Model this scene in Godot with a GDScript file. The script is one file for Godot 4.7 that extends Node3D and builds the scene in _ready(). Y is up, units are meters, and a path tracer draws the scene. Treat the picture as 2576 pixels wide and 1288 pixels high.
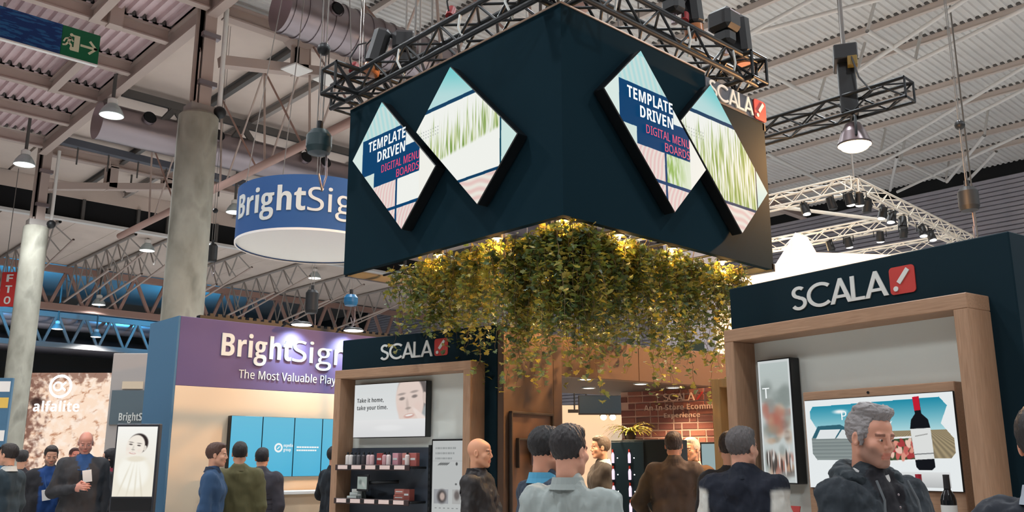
extends Node3D
# An exhibition hall. World axes follow the hall: +X runs right-far, -Z runs left-far, y is up, metres.
# The order is: camera and light, hall, stands, hanging things, people, small things.

var taken := {}
var M := {}
var rng := RandomNumberGenerator.new()
var bold_font: SystemFont
var thin_font: SystemFont
var unit_tube: ArrayMesh

# ---------------------------------------------------------------- mesh builder
class MB:
	var v := PackedVector3Array()
	var n := PackedVector3Array()
	var uv := PackedVector2Array()
	var c := PackedColorArray()
	var xf := Transform3D()
	func tri(a: Vector3, b: Vector3, d: Vector3, na: Vector3, nb: Vector3, nd: Vector3) -> void:
		v.append(xf * a); v.append(xf * d); v.append(xf * b)
		n.append(xf.basis * na); n.append(xf.basis * nd); n.append(xf.basis * nb)
		uv.append(Vector2.ZERO); uv.append(Vector2.ZERO); uv.append(Vector2.ZERO)
	func quad(a: Vector3, b: Vector3, d: Vector3, e: Vector3) -> void:   # anticlockwise seen from outside
		var m := (b - a).cross(d - a).normalized()
		tri(a, b, d, m, m, m); tri(a, d, e, m, m, m)
	func uvquad(a: Vector3, b: Vector3, d: Vector3, e: Vector3) -> void:  # a bottom left, b bottom right, d top right, e top left
		quad(a, b, d, e)
		var k := uv.size() - 6
		var t := [Vector2(0, 1), Vector2(1, 0), Vector2(1, 1), Vector2(0, 1), Vector2(0, 0), Vector2(1, 0)]
		for i in 6: uv[k + i] = t[i]
	func box(p: Vector3, s: Vector3, b := Basis()) -> void:
		var h := s * 0.5
		for ax in 3:
			for sg in [-1.0, 1.0]:
				var m := Vector3(); m[ax] = sg
				var t := Vector3(); t[(ax + 1) % 3] = 1
				var w := m.cross(t)
				var o: Vector3 = m * h
				var a: Vector3 = t * h
				var d: Vector3 = w * h
				quad(p + b * (o - a - d), p + b * (o + a - d), p + b * (o + a + d), p + b * (o - a + d))
	func cbox(p: Vector3, s: Vector3, e := 0.01, b := Basis()) -> void:  # box with chamfered edges
		var h := s * 0.5
		e = minf(e, minf(h.x, minf(h.y, h.z)) * 0.6)
		for ax in 3:
			for sg in [-1.0, 1.0]:
				var m := Vector3(); m[ax] = sg
				var t := Vector3(); t[(ax + 1) % 3] = 1
				var w := m.cross(t)
				var i := (ax + 1) % 3
				var j := (ax + 2) % 3
				var o: Vector3 = m * h
				var a: Vector3 = t * (h[i] - e)
				var d: Vector3 = w * (h[j] - e)
				quad(p + b * (o - a - d), p + b * (o + a - d), p + b * (o + a + d), p + b * (o - a + d))
			for sg in [-1.0, 1.0]:
				for sh in [-1.0, 1.0]:
					var i := (ax + 1) % 3
					var j := (ax + 2) % 3
					var q := Vector3(); q[i] = sg * h[i]; q[j] = sh * (h[j] - e)
					var r := Vector3(); r[i] = sg * (h[i] - e); r[j] = sh * h[j]
					var l := Vector3(); l[ax] = h[ax] - e
					if sg * sh > 0: quad(p + b * (q - l), p + b * (r - l), p + b * (r + l), p + b * (q + l))
					else: quad(p + b * (r - l), p + b * (q - l), p + b * (q + l), p + b * (r + l))
		for sx in [-1.0, 1.0]:
			for sy in [-1.0, 1.0]:
				for sz in [-1.0, 1.0]:
					var g := Vector3(sx, sy, sz)
					var q := p + b * (g * Vector3(h.x, h.y - e, h.z - e))
					var r := p + b * (g * Vector3(h.x - e, h.y, h.z - e))
					var w := p + b * (g * Vector3(h.x - e, h.y - e, h.z))
					var m := (b * g).normalized()
					if (r - q).cross(w - q).dot(m) > 0: tri(q, r, w, m, m, m)
					else: tri(q, w, r, m, m, m)
	func bar(p: Vector3, q: Vector3, w: float, h: float, up := Vector3.UP) -> void:  # w across, h along up
		var z := (q - p)
		var l := z.length()
		z = z / l
		var x := up.cross(z)
		if x.length() < 0.01: x = Vector3.RIGHT.cross(z)
		x = x.normalized()
		box((p + q) * 0.5, Vector3(w, h, l), Basis(x, z.cross(x), z))
	func ibeam(p: Vector3, q: Vector3, w: float, h: float, t: float) -> void:
		bar(p + Vector3(0, h * 0.5 - t * 0.5, 0), q + Vector3(0, h * 0.5 - t * 0.5, 0), w, t)
		bar(p - Vector3(0, h * 0.5 - t * 0.5, 0), q - Vector3(0, h * 0.5 - t * 0.5, 0), w, t)
		bar(p, q, t, h - 2 * t)
	func tube(p: Vector3, q: Vector3, r: float, seg := 8, r2 := -1.0, caps := true) -> void:
		if r2 < 0: r2 = r
		var z := (q - p).normalized()
		var x := z.cross(Vector3.UP if absf(z.y) < 0.9 else Vector3.RIGHT).normalized()
		var y := z.cross(x)
		for i in seg:
			var a := TAU * i / seg
			var b := TAU * (i + 1) / seg
			var d := x * cos(a) + y * sin(a)
			var e := x * cos(b) + y * sin(b)
			tri(p + d * r, p + e * r, q + e * r2, d, e, e)
			tri(p + d * r, q + e * r2, q + d * r2, d, e, d)
			if caps:
				tri(p, p + e * r, p + d * r, -z, -z, -z)
				tri(q, q + d * r2, q + e * r2, z, z, z)
	func path(pts: Array, r: float, seg := 6, r2 := -1.0) -> void:   # swept tube
		if r2 < 0: r2 = r
		var last := []
		var x := Vector3.ZERO
		for i in pts.size():
			var t: Vector3 = ((pts[mini(i + 1, pts.size() - 1)] as Vector3) - (pts[maxi(i - 1, 0)] as Vector3)).normalized()
			if x == Vector3.ZERO: x = t.cross(Vector3.UP if absf(t.y) < 0.9 else Vector3.RIGHT)
			x = (x - t * x.dot(t)).normalized()
			var y := t.cross(x)
			var ring := []
			var rr := lerpf(r, r2, float(i) / maxi(1, pts.size() - 1))
			for k in seg:
				var d := x * cos(TAU * k / seg) + y * sin(TAU * k / seg)
				ring.append([pts[i] + d * rr, d])
			if last.size():
				for k in seg:
					var k2 := (k + 1) % seg
					tri(last[k][0], last[k2][0], ring[k2][0], last[k][1], last[k2][1], ring[k2][1])
					tri(last[k][0], ring[k2][0], ring[k][0], last[k][1], ring[k2][1], ring[k][1])
			last = ring
	func lathe(prof: Array, p: Vector3, seg := 24, b := Basis()) -> void:   # prof of Vector2(radius, height), from bottom to top outside
		for i in prof.size() - 1:
			var q: Vector2 = prof[i]
			var r: Vector2 = prof[i + 1]
			var sl := Vector2(r.y - q.y, q.x - r.x).normalized()
			for k in seg:
				var a := TAU * k / seg
				var e := TAU * (k + 1) / seg
				var da := Vector3(cos(a), 0, -sin(a))
				var de := Vector3(cos(e), 0, -sin(e))
				var na := b * (da * sl.x + Vector3(0, sl.y, 0))
				var ne := b * (de * sl.x + Vector3(0, sl.y, 0))
				var A := p + b * (da * q.x + Vector3(0, q.y, 0))
				var B := p + b * (de * q.x + Vector3(0, q.y, 0))
				var D := p + b * (de * r.x + Vector3(0, r.y, 0))
				var E := p + b * (da * r.x + Vector3(0, r.y, 0))
				if q.x > 1e-5: tri(A, B, D, na, ne, ne)
				if r.x > 1e-5: tri(A, D, E, na, ne, na)
	func ball(p: Vector3, r: Vector3, seg := 12, b := Basis()) -> void:
		var prof := []
		for i in seg / 2 + 1:
			var a := -PI / 2 + PI * i / (seg / 2)
			prof.append(Vector2(cos(a), sin(a)))
		for i in prof.size() - 1:
			for k in seg:
				var q: Vector2 = prof[i]
				var s: Vector2 = prof[i + 1]
				var a := TAU * k / seg
				var e := TAU * (k + 1) / seg
				var A := Vector3(cos(a) * q.x, q.y, -sin(a) * q.x)
				var B := Vector3(cos(e) * q.x, q.y, -sin(e) * q.x)
				var D := Vector3(cos(e) * s.x, s.y, -sin(e) * s.x)
				var E := Vector3(cos(a) * s.x, s.y, -sin(a) * s.x)
				if q.x > 1e-4: tri(p + b * (A * r), p + b * (B * r), p + b * (D * r), b * (A / r).normalized(), b * (B / r).normalized(), b * (D / r).normalized())
				if s.x > 1e-4: tri(p + b * (A * r), p + b * (D * r), p + b * (E * r), b * (A / r).normalized(), b * (D / r).normalized(), b * (E / r).normalized())
	func prism(poly: PackedVector2Array, z0: float, z1: float) -> void:   # extrude a 2D outline (x, y) between z0 and z1
		if Geometry2D.is_polygon_clockwise(poly):
			poly = poly.duplicate(); poly.reverse()
		var t := Geometry2D.triangulate_polygon(poly)
		for i in range(0, t.size(), 3):
			var a := poly[t[i]]
			var b := poly[t[i + 1]]
			var d := poly[t[i + 2]]
			if (b - a).cross(d - a) < 0:
				var s := b; b = d; d = s
			tri(Vector3(a.x, a.y, z1), Vector3(b.x, b.y, z1), Vector3(d.x, d.y, z1), Vector3.BACK, Vector3.BACK, Vector3.BACK)
			tri(Vector3(a.x, a.y, z0), Vector3(d.x, d.y, z0), Vector3(b.x, b.y, z0), Vector3.FORWARD, Vector3.FORWARD, Vector3.FORWARD)
		for i in poly.size():
			var a := poly[i]
			var b := poly[(i + 1) % poly.size()]
			quad(Vector3(a.x, a.y, z0), Vector3(b.x, b.y, z0), Vector3(b.x, b.y, z1), Vector3(a.x, a.y, z1))
	func add(o: MB, t: Transform3D) -> void:
		for i in o.v.size():
			v.append(t * o.v[i]); n.append((t.basis * o.n[i]).normalized()); uv.append(o.uv[i])
		if o.c.size():
			while c.size() < v.size() - o.v.size(): c.append(Color.WHITE)
			c.append_array(o.c)
	func mesh() -> ArrayMesh:
		var m := ArrayMesh.new()
		if v.is_empty(): return m
		var a := []
		a.resize(Mesh.ARRAY_MAX)
		a[Mesh.ARRAY_VERTEX] = v; a[Mesh.ARRAY_NORMAL] = n; a[Mesh.ARRAY_TEX_UV] = uv
		if c.size():
			while c.size() < v.size(): c.append(Color.WHITE)
			a[Mesh.ARRAY_COLOR] = c
		m.add_surface_from_arrays(Mesh.PRIMITIVE_TRIANGLES, a)
		return m

# ---------------------------------------------------------------- distance field that becomes one smooth skin (surface nets)
class SDF:
	var o: Vector3
	var h: float
	var nx: int
	var ny: int
	var nz: int
	var d := PackedFloat32Array()
	func _init(lo: Vector3, hi: Vector3, cell: float) -> void:
		o = lo; h = cell
		nx = int(ceil((hi.x - lo.x) / h)) + 1
		ny = int(ceil((hi.y - lo.y) / h)) + 1
		nz = int(ceil((hi.z - lo.z) / h)) + 1
		d.resize(nx * ny * nz); d.fill(1.0)
	func span(lo: Vector3, hi: Vector3) -> Array:
		return [clampi(int((lo.x - o.x) / h), 0, nx - 1), clampi(int((hi.x - o.x) / h) + 1, 0, nx - 1),
			clampi(int((lo.y - o.y) / h), 0, ny - 1), clampi(int((hi.y - o.y) / h) + 1, 0, ny - 1),
			clampi(int((lo.z - o.z) / h), 0, nz - 1), clampi(int((hi.z - o.z) / h) + 1, 0, nz - 1)]
	func cap(a: Vector3, b: Vector3, ra: float, rb: float, k: float) -> void:
		var m := maxf(ra, rb) + k + 2.5 * h
		var s := span(a.min(b) - Vector3(m, m, m), a.max(b) + Vector3(m, m, m))
		var ab := b - a
		var l2 := maxf(ab.length_squared(), 1e-9)
		for i in range(s[0], s[1] + 1):
			for j in range(s[2], s[3] + 1):
				for q in range(s[4], s[5] + 1):
					var p := Vector3(o.x + i * h, o.y + j * h, o.z + q * h) - a
					var t := clampf(p.dot(ab) / l2, 0.0, 1.0)
					var e := (p - ab * t).length() - (ra + (rb - ra) * t)
					var id := (i * ny + j) * nz + q
					var f := d[id]
					var g := maxf(k - absf(e - f), 0.0)
					d[id] = minf(e, f) - g * g * 0.25 / k
	func ell(c: Vector3, r: Vector3, k: float, sub := false) -> void:
		var m := k + 2.5 * h
		var s := span(c - r - Vector3(m, m, m), c + r + Vector3(m, m, m))
		for i in range(s[0], s[1] + 1):
			for j in range(s[2], s[3] + 1):
				for q in range(s[4], s[5] + 1):
					var p := (Vector3(o.x + i * h, o.y + j * h, o.z + q * h) - c) / r
					var k0 := p.length()
					var k1 := (p / r).length()
					var e := k0 * (k0 - 1.0) / maxf(k1, 1e-6)
					var id := (i * ny + j) * nz + q
					var f := d[id]
					if sub:
						var g := maxf(k - absf(f + e), 0.0)
						d[id] = maxf(f, -e) + g * g * 0.25 / k
					else:
						var g := maxf(k - absf(e - f), 0.0)
						d[id] = minf(e, f) - g * g * 0.25 / k
	func cut(p0: Vector3, m: Vector3) -> void:   # removes what lies on the side m points to
		for i in nx:
			for j in ny:
				for q in nz:
					var id := (i * ny + j) * nz + q
					if d[id] < 0.3:
						var e := (Vector3(o.x + i * h, o.y + j * h, o.z + q * h) - p0).dot(m)
						if e > d[id]: d[id] = e
	func rough(amp: float, freq: Vector3, sd: int) -> void:
		var f := FastNoiseLite.new()
		f.seed = sd; f.frequency = 1.0; f.noise_type = FastNoiseLite.TYPE_SIMPLEX_SMOOTH; f.fractal_octaves = 2
		for i in nx:
			for j in ny:
				for q in nz:
					var id := (i * ny + j) * nz + q
					if absf(d[id]) < 3.0 * h + amp:
						d[id] += amp * f.get_noise_3d((o.x + i * h) * freq.x, (o.y + j * h) * freq.y, (o.z + q * h) * freq.z)
	func emit(mb: MB, tint = null) -> void:
		var cell := PackedInt32Array()
		cell.resize(nx * ny * nz); cell.fill(-1)
		var vs := PackedVector3Array()
		var ns := PackedVector3Array()
		var cs := PackedColorArray()
		var sx := ny * nz
		for i in nx - 1:
			for j in ny - 1:
				var row := (i * ny + j) * nz
				for q in nz - 1:
					var id := row + q
					var a := d[id]
					var b := d[id + 1]
					var e := d[id + nz]
					var f := d[id + nz + 1]
					var a2 := d[id + sx]
					var b2 := d[id + sx + 1]
					var e2 := d[id + sx + nz]
					var f2 := d[id + sx + nz + 1]
					var mn := minf(minf(minf(a, b), minf(e, f)), minf(minf(a2, b2), minf(e2, f2)))
					if mn >= 0.0: continue
					var mx := maxf(maxf(maxf(a, b), maxf(e, f)), maxf(maxf(a2, b2), maxf(e2, f2)))
					if mx < 0.0: continue
					var s := Vector3.ZERO
					var w := 0
					if (a < 0) != (b < 0): s += Vector3(0, 0, a / (a - b)); w += 1
					if (e < 0) != (f < 0): s += Vector3(0, 1, e / (e - f)); w += 1
					if (a2 < 0) != (b2 < 0): s += Vector3(1, 0, a2 / (a2 - b2)); w += 1
					if (e2 < 0) != (f2 < 0): s += Vector3(1, 1, e2 / (e2 - f2)); w += 1
					if (a < 0) != (e < 0): s += Vector3(0, a / (a - e), 0); w += 1
					if (b < 0) != (f < 0): s += Vector3(0, b / (b - f), 1); w += 1
					if (a2 < 0) != (e2 < 0): s += Vector3(1, a2 / (a2 - e2), 0); w += 1
					if (b2 < 0) != (f2 < 0): s += Vector3(1, b2 / (b2 - f2), 1); w += 1
					if (a < 0) != (a2 < 0): s += Vector3(a / (a - a2), 0, 0); w += 1
					if (b < 0) != (b2 < 0): s += Vector3(b / (b - b2), 0, 1); w += 1
					if (e < 0) != (e2 < 0): s += Vector3(e / (e - e2), 1, 0); w += 1
					if (f < 0) != (f2 < 0): s += Vector3(f / (f - f2), 1, 1); w += 1
					var p := o + (Vector3(i, j, q) + s / maxi(w, 1)) * h
					cell[id] = vs.size()
					vs.append(p)
					ns.append(Vector3(a2 + b2 + e2 + f2 - a - b - e - f, e + f + e2 + f2 - a - b - a2 - b2, b + f + b2 + f2 - a - e - a2 - e2).normalized())
					if tint != null: cs.append(tint.call(p))
		var col := cs.size() > 0
		if col:
			while mb.c.size() < mb.v.size(): mb.c.append(Color.WHITE)
		for i in range(1, nx - 1):
			for j in range(1, ny - 1):
				var row := (i * ny + j) * nz
				for q in range(1, nz - 1):
					var id := row + q
					if cell[id] < 0: continue
					var a := d[id] < 0
					for ax in 3:
						var st: int = [sx, nz, 1][ax]
						if a == (d[id + st] < 0): continue
						var u: int = [nz, 1, sx][ax]
						var w: int = [1, sx, nz][ax]
						var k0 := cell[id]
						var k1 := cell[id - u]
						var k2 := cell[id - u - w]
						var k3 := cell[id - w]
						if k0 < 0 or k1 < 0 or k2 < 0 or k3 < 0: continue
						var t := [k0, k1, k2, k0, k2, k3] if not a else [k0, k2, k1, k0, k3, k2]
						for g in t:
							mb.v.append(mb.xf * vs[g]); mb.n.append(mb.xf.basis * ns[g]); mb.uv.append(Vector2.ZERO)
							if col: mb.c.append(cs[g])

# ---------------------------------------------------------------- nodes, names, labels
func numbered(called: String) -> String:
	var k: int = taken.get(called, 0)
	taken[called] = k + 1
	return called if k == 0 else "%s_%03d" % [called, k]

func tag(o: Node, label: String, category: String, group := "") -> Node:
	o.set_meta("label", label); o.set_meta("category", category)
	if group != "": o.set_meta("group", group)
	return o

func thing(called: String, label: String, category: String, at := Vector3.ZERO, turn := 0.0, group := "") -> Node3D:
	var o := Node3D.new()
	o.name = numbered(called)
	add_child(o)
	o.position = at; o.rotation.y = turn
	tag(o, label, category, group)
	return o

func inst(called: String, mesh: Mesh, mat: Material, parent: Node) -> MeshInstance3D:
	var o := MeshInstance3D.new()
	o.mesh = mesh
	o.material_override = mat
	o.name = numbered(called) if parent == self else called
	parent.add_child(o, true)
	return o

func part(parent: Node, called: String, mb: MB, mat: Material) -> MeshInstance3D:
	return inst(called, mb.mesh(), mat, parent)

func solo(called: String, mb: MB, mat: Material, label: String, category: String, group := "") -> MeshInstance3D:
	var o := inst(called, mb.mesh(), mat, self)
	tag(o, label, category, group)
	return o

func struct(called: String, mb: MB, mat: Material) -> MeshInstance3D:
	var o := inst(called, mb.mesh(), mat, self)
	o.set_meta("kind", "structure")
	return o

func copy(o: Node3D, at: Vector3, turn: float, label := "") -> Node3D:
	var r: Node3D = o.duplicate()
	var base := String(o.name)
	if base.length() > 4 and base[-4] == "_": base = base.left(-4)
	r.name = numbered(base)
	add_child(r)
	r.position = at; r.rotation.y = turn
	if label != "": r.set_meta("label", label)
	return r

func rod(parent: Node, called: String, p: Vector3, q: Vector3, r: float, mat: Material) -> MeshInstance3D:   # a round bar of its own that shares one mesh
	var o := inst(called, unit_tube, mat, parent)
	var y := q - p
	var x := y.cross(Vector3.UP if absf(y.normalized().y) < 0.9 else Vector3.RIGHT).normalized()
	o.transform = Transform3D(Basis(x * r, y, x.cross(y.normalized()) * r), p)
	return o

# ---------------------------------------------------------------- materials
func mat(called: String, col: Color, rough := 0.6, metal := 0.0) -> StandardMaterial3D:
	if M.has(called): return M[called]
	var m := StandardMaterial3D.new()
	m.resource_name = called
	m.albedo_color = col; m.roughness = rough; m.metallic = metal
	M[called] = m
	return m

func noise_tex(sd: int, freq: float, ramp: Array, octaves := 4, size := 256, as_normal := false) -> NoiseTexture2D:
	var f := FastNoiseLite.new()
	f.seed = sd; f.frequency = freq; f.fractal_octaves = octaves; f.noise_type = FastNoiseLite.TYPE_SIMPLEX_SMOOTH
	var t := NoiseTexture2D.new()
	t.width = size; t.height = size; t.seamless = true; t.noise = f
	if as_normal: t.as_normal_map = true
	elif ramp.size():
		var g := Gradient.new()
		g.offsets = PackedFloat32Array(); g.colors = PackedColorArray()
		for i in ramp.size(): g.add_point(float(i) / (ramp.size() - 1), ramp[i])
		t.color_ramp = g
	return t

func grainy(called: String, ramp: Array, scale: Vector3, freq := 0.02, rough := 0.6, octaves := 4, sd := 1, metal := 0.0) -> StandardMaterial3D:
	var m := mat(called, Color.WHITE, rough, metal)
	m.albedo_texture = noise_tex(sd, freq, ramp, octaves)
	m.uv1_triplanar = true
	m.uv1_scale = scale
	return m

func glow(called: String, col: Color, energy: float) -> StandardMaterial3D:
	var m := mat(called, Color.BLACK, 0.4)
	m.emission_enabled = true; m.emission = col; m.emission_energy_multiplier = energy
	return m

func shown(called: String, im: Image, energy: float) -> StandardMaterial3D:   # what a lit display shows
	var m := mat(called, Color(0.01, 0.01, 0.01), 0.6)
	m.metallic_specular = 0.12
	m.emission_enabled = true
	m.emission_texture = ImageTexture.create_from_image(im)
	m.emission_operator = BaseMaterial3D.EMISSION_OP_MULTIPLY
	m.emission = Color.WHITE; m.emission_energy_multiplier = energy
	m.texture_repeat = false
	return m

# ---------------------------------------------------------------- lettering
func words(text: String, cap: float, width := 0.0, thick := 0.01, heavy := true, bend := 0.0) -> ArrayMesh:
	# cap: height of a capital; the mesh begins at x = 0 on the base line and its back lies at z = 0
	var t := TextMesh.new()
	t.font = bold_font if heavy else thin_font
	t.text = text
	t.font_size = 64
	t.pixel_size = 0.01
	t.depth = 0.02
	t.curve_step = 1.0
	t.horizontal_alignment = HORIZONTAL_ALIGNMENT_LEFT
	t.vertical_alignment = VERTICAL_ALIGNMENT_BOTTOM
	var a := t.get_mesh_arrays()
	var v: PackedVector3Array = a[Mesh.ARRAY_VERTEX]
	var nn: PackedVector3Array = a[Mesh.ARRAY_NORMAL]
	var lo := Vector3(1e9, 1e9, 1e9)
	var hi := -lo
	for p in v:
		lo = lo.min(p); hi = hi.max(p)
	var em := 0.64 * 0.714
	var base := 0.0
	var s := cap / em
	var down := false
	for ch in "gjpqyQ,":
		if text.contains(ch): down = true
	var y0 := lo.y + (0.64 * 0.237 if down else 0.0)
	var sx := s if width <= 0.0 else width / (hi.x - lo.x)
	for i in v.size():
		var p := v[i]
		p = Vector3((p.x - lo.x) * sx, (p.y - y0) * s, (p.z - lo.z) / (hi.z - lo.z) * thick)
		if bend > 0.0:
			var an := p.x / bend
			p = Vector3(sin(an) * (bend + p.z), p.y, cos(an) * (bend + p.z) - bend)
			nn[i] = nn[i].rotated(Vector3.UP, an)
		v[i] = p
	a[Mesh.ARRAY_VERTEX] = v
	a[Mesh.ARRAY_NORMAL] = nn
	a[Mesh.ARRAY_TANGENT] = null
	var m := ArrayMesh.new()
	m.add_surface_from_arrays(Mesh.PRIMITIVE_TRIANGLES, a)
	return m

func put_words(parent: Node, called: String, text: String, at: Vector3, cap: float, width: float, mat_: Material, heavy := true, thick := 0.006, turn := 0.0) -> MeshInstance3D:
	var o := inst(called, words(text, cap, width, thick, heavy), mat_, parent)
	o.position = at; o.rotation.y = turn
	return o

func stroke(pts: PackedVector2Array, w: float) -> PackedVector2Array:
	var r := Geometry2D.offset_polyline(pts, w * 0.5, Geometry2D.JOIN_MITER, Geometry2D.END_BUTT)
	return r[0]

func capital(ch: String, thick: float) -> ArrayMesh:   # geometric capitals one unit high, drawn as strokes
	var mb := MB.new()
	var w := 0.135
	match ch:
		"A":
			mb.prism(PackedVector2Array([Vector2(0, 0), Vector2(0.15, 0), Vector2(0.385, 0.74), Vector2(0.62, 0), Vector2(0.77, 0), Vector2(0.44, 1.02), Vector2(0.33, 1.02)]), 0, thick)
			mb.prism(PackedVector2Array([Vector2(0.2, 0.22), Vector2(0.57, 0.22), Vector2(0.57, 0.34), Vector2(0.2, 0.34)]), 0, thick * 0.97)
		"L":
			mb.prism(PackedVector2Array([Vector2(0, 0), Vector2(0.46, 0), Vector2(0.46, 0.13), Vector2(0.14, 0.13), Vector2(0.14, 1), Vector2(0, 1)]), 0, thick)
		"C":
			var p := PackedVector2Array()
			for i in 25:
				var a := deg_to_rad(46 + 268.0 * i / 24)
				p.append(Vector2(0.52 + cos(a) * 0.445, 0.5 + sin(a) * 0.445))
			mb.prism(stroke(p, w), 0, thick)
		"S":
			var p := PackedVector2Array()
			for i in 15:
				var a := deg_to_rad(38 + 222.0 * i / 14)
				p.append(Vector2(0.28 + cos(a) * 0.2, 0.745 + sin(a) * 0.195))
			for i in 16:
				var a := deg_to_rad(80 - 232.0 * i / 15)
				p.append(Vector2(0.27 + cos(a) * 0.235, 0.285 + sin(a) * 0.225))
			mb.prism(stroke(p, w), 0, thick)
	return mb.mesh()

func rounded(w: float, h: float, r: float) -> PackedVector2Array:
	var p := PackedVector2Array()
	for k in 4:
		var c := Vector2(w - r if k in [0, 3] else r, h - r if k in [0, 1] else r)
		for i in 6:
			var a := PI / 2 * k + PI / 2 * i / 5
			p.append(c + Vector2(cos(a), sin(a)) * r)
	return p

func five_letters(parent: Node, at: Vector3, cap: float, width: float, mat_: Material, thick: float) -> void:   # the stand's five capitals
	var adv := {"S": 0.58, "C": 0.86, "A": 0.74, "L": 0.47}
	var x := 0.0
	var total := 0.58 + 0.86 + 0.74 + 0.47 + 0.77
	for ch in ["S", "C", "A", "L", "A"]:
		var o := inst("letter", capital(ch, thick / cap), mat_, parent)
		o.scale = Vector3(width / total, cap, cap)
		o.position = at + Vector3(x * width / total, 0, 0)
		x += adv[ch]

func red_mark(parent: Node, at: Vector3, s: float, thick: float) -> void:   # red rounded square with a white slanted stroke and dot
	var mb := MB.new()
	mb.prism(rounded(s, s, s * 0.14), 0, thick)
	var o := part(parent, "logo_tile", mb, M.logo_red)
	o.position = at
	var w := MB.new()
	var p := PackedVector2Array([Vector2(0.36, 0.40) * s, Vector2(0.76, 0.86) * s])
	var r := Geometry2D.offset_polyline(p, s * 0.085, Geometry2D.JOIN_ROUND, Geometry2D.END_ROUND)
	w.prism(r[0], thick, thick + 0.006)
	part(o, "slanted_stroke", w, M.white_letter)
	var dt := MB.new()
	var q := PackedVector2Array()
	for i in 14: q.append(Vector2(0.24, 0.2) * s + Vector2(cos(TAU * i / 14), sin(TAU * i / 14)) * s * 0.095)
	dt.prism(q, thick, thick + 0.006)
	part(o, "dot", dt, M.white_letter)

# ---------------------------------------------------------------- pictures computed for displays
func smooth(a: float, b: float, x: float) -> float:
	return smoothstep(a, b, x)

func blob(im: Image, c: Vector2, r: Vector2, col: Color, soft := 0.3, turn := 0.0) -> void:   # soft ellipse, in pixels
	var R := maxf(r.x, r.y) * (1.0 + soft)
	var cs := cos(turn)
	var sn := sin(turn)
	for y in range(maxi(0, int(c.y - R)), mini(im.get_height(), int(c.y + R) + 2)):
		for x in range(maxi(0, int(c.x - R)), mini(im.get_width(), int(c.x + R) + 2)):
			var dx := x + 0.5 - c.x
			var dy := y + 0.5 - c.y
			var e := Vector2((dx * cs + dy * sn) / r.x, (-dx * sn + dy * cs) / r.y).length()
			var k := 1.0 - smoothstep(1.0 - soft, 1.0 + soft, e)
			if k > 0.0: im.set_pixel(x, y, im.get_pixel(x, y).lerp(col, k * col.a))

func wash(im: Image, r: Rect2, top: Color, bottom: Color) -> void:
	for y in range(maxi(0, int(r.position.y)), mini(im.get_height(), int(r.end.y))):
		im.fill_rect(Rect2i(int(r.position.x), y, int(r.size.x), 1), top.lerp(bottom, (y - r.position.y) / r.size.y))

func poly_fill(im: Image, p: PackedVector2Array, col: Color) -> void:
	var lo := Vector2(1e9, 1e9)
	var hi := -lo
	for q in p:
		lo = lo.min(q); hi = hi.max(q)
	for y in range(maxi(0, int(lo.y)), mini(im.get_height(), int(hi.y) + 1)):
		for x in range(maxi(0, int(lo.x)), mini(im.get_width(), int(hi.x) + 1)):
			var k := 0.0
			for q in [Vector2(0.2, 0.3), Vector2(0.7, 0.2), Vector2(0.3, 0.8), Vector2(0.8, 0.7)]:
				if Geometry2D.is_point_in_polygon(Vector2(x, y) + q, p): k += 0.25
			if k > 0.0: im.set_pixel(x, y, im.get_pixel(x, y).lerp(col, col.a * k))

# ================================================================ camera, light, exposure
func _ready() -> void:
	rng.seed = 7
	bold_font = SystemFont.new(); bold_font.font_names = PackedStringArray(["Droid Sans"]); bold_font.font_weight = 700
	thin_font = SystemFont.new(); thin_font.font_names = PackedStringArray(["Droid Sans"]); thin_font.font_weight = 400
	var ut := MB.new()
	ut.tube(Vector3.ZERO, Vector3.UP, 1.0, 8, -1.0, false)
	unit_tube = ut.mesh()

	var cam := Camera3D.new()
	cam.name = "camera"
	add_child(cam)
	cam.position = Vector3(0, 1.6, 0)
	cam.rotation_degrees = Vector3(12.9, -42.73, 0)
	cam.fov = 2.0 * rad_to_deg(atan(644.0 / 2241.5))
	cam.near = 0.05
	cam.far = 400.0
	cam.current = true

	var env := Environment.new()
	env.background_mode = Environment.BG_COLOR
	env.background_color = Color(0.02, 0.025, 0.03)
	env.tonemap_mode = Environment.TONE_MAPPER_LINEAR
	env.tonemap_exposure = 1.0
	env.sdfgi_enabled = true
	env.ssao_enabled = true
	env.ssil_enabled = true
	var we := WorldEnvironment.new()
	we.name = "surroundings"
	we.environment = env
	add_child(we)

	materials()
	hall()
	hall_lamps()
	roof_steel()
	left_stand()
	right_stand()
	portal_room()
	player_stand()
	hanging_cube()
	ivy()
	rigging()
	far_things()
	people()

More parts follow.
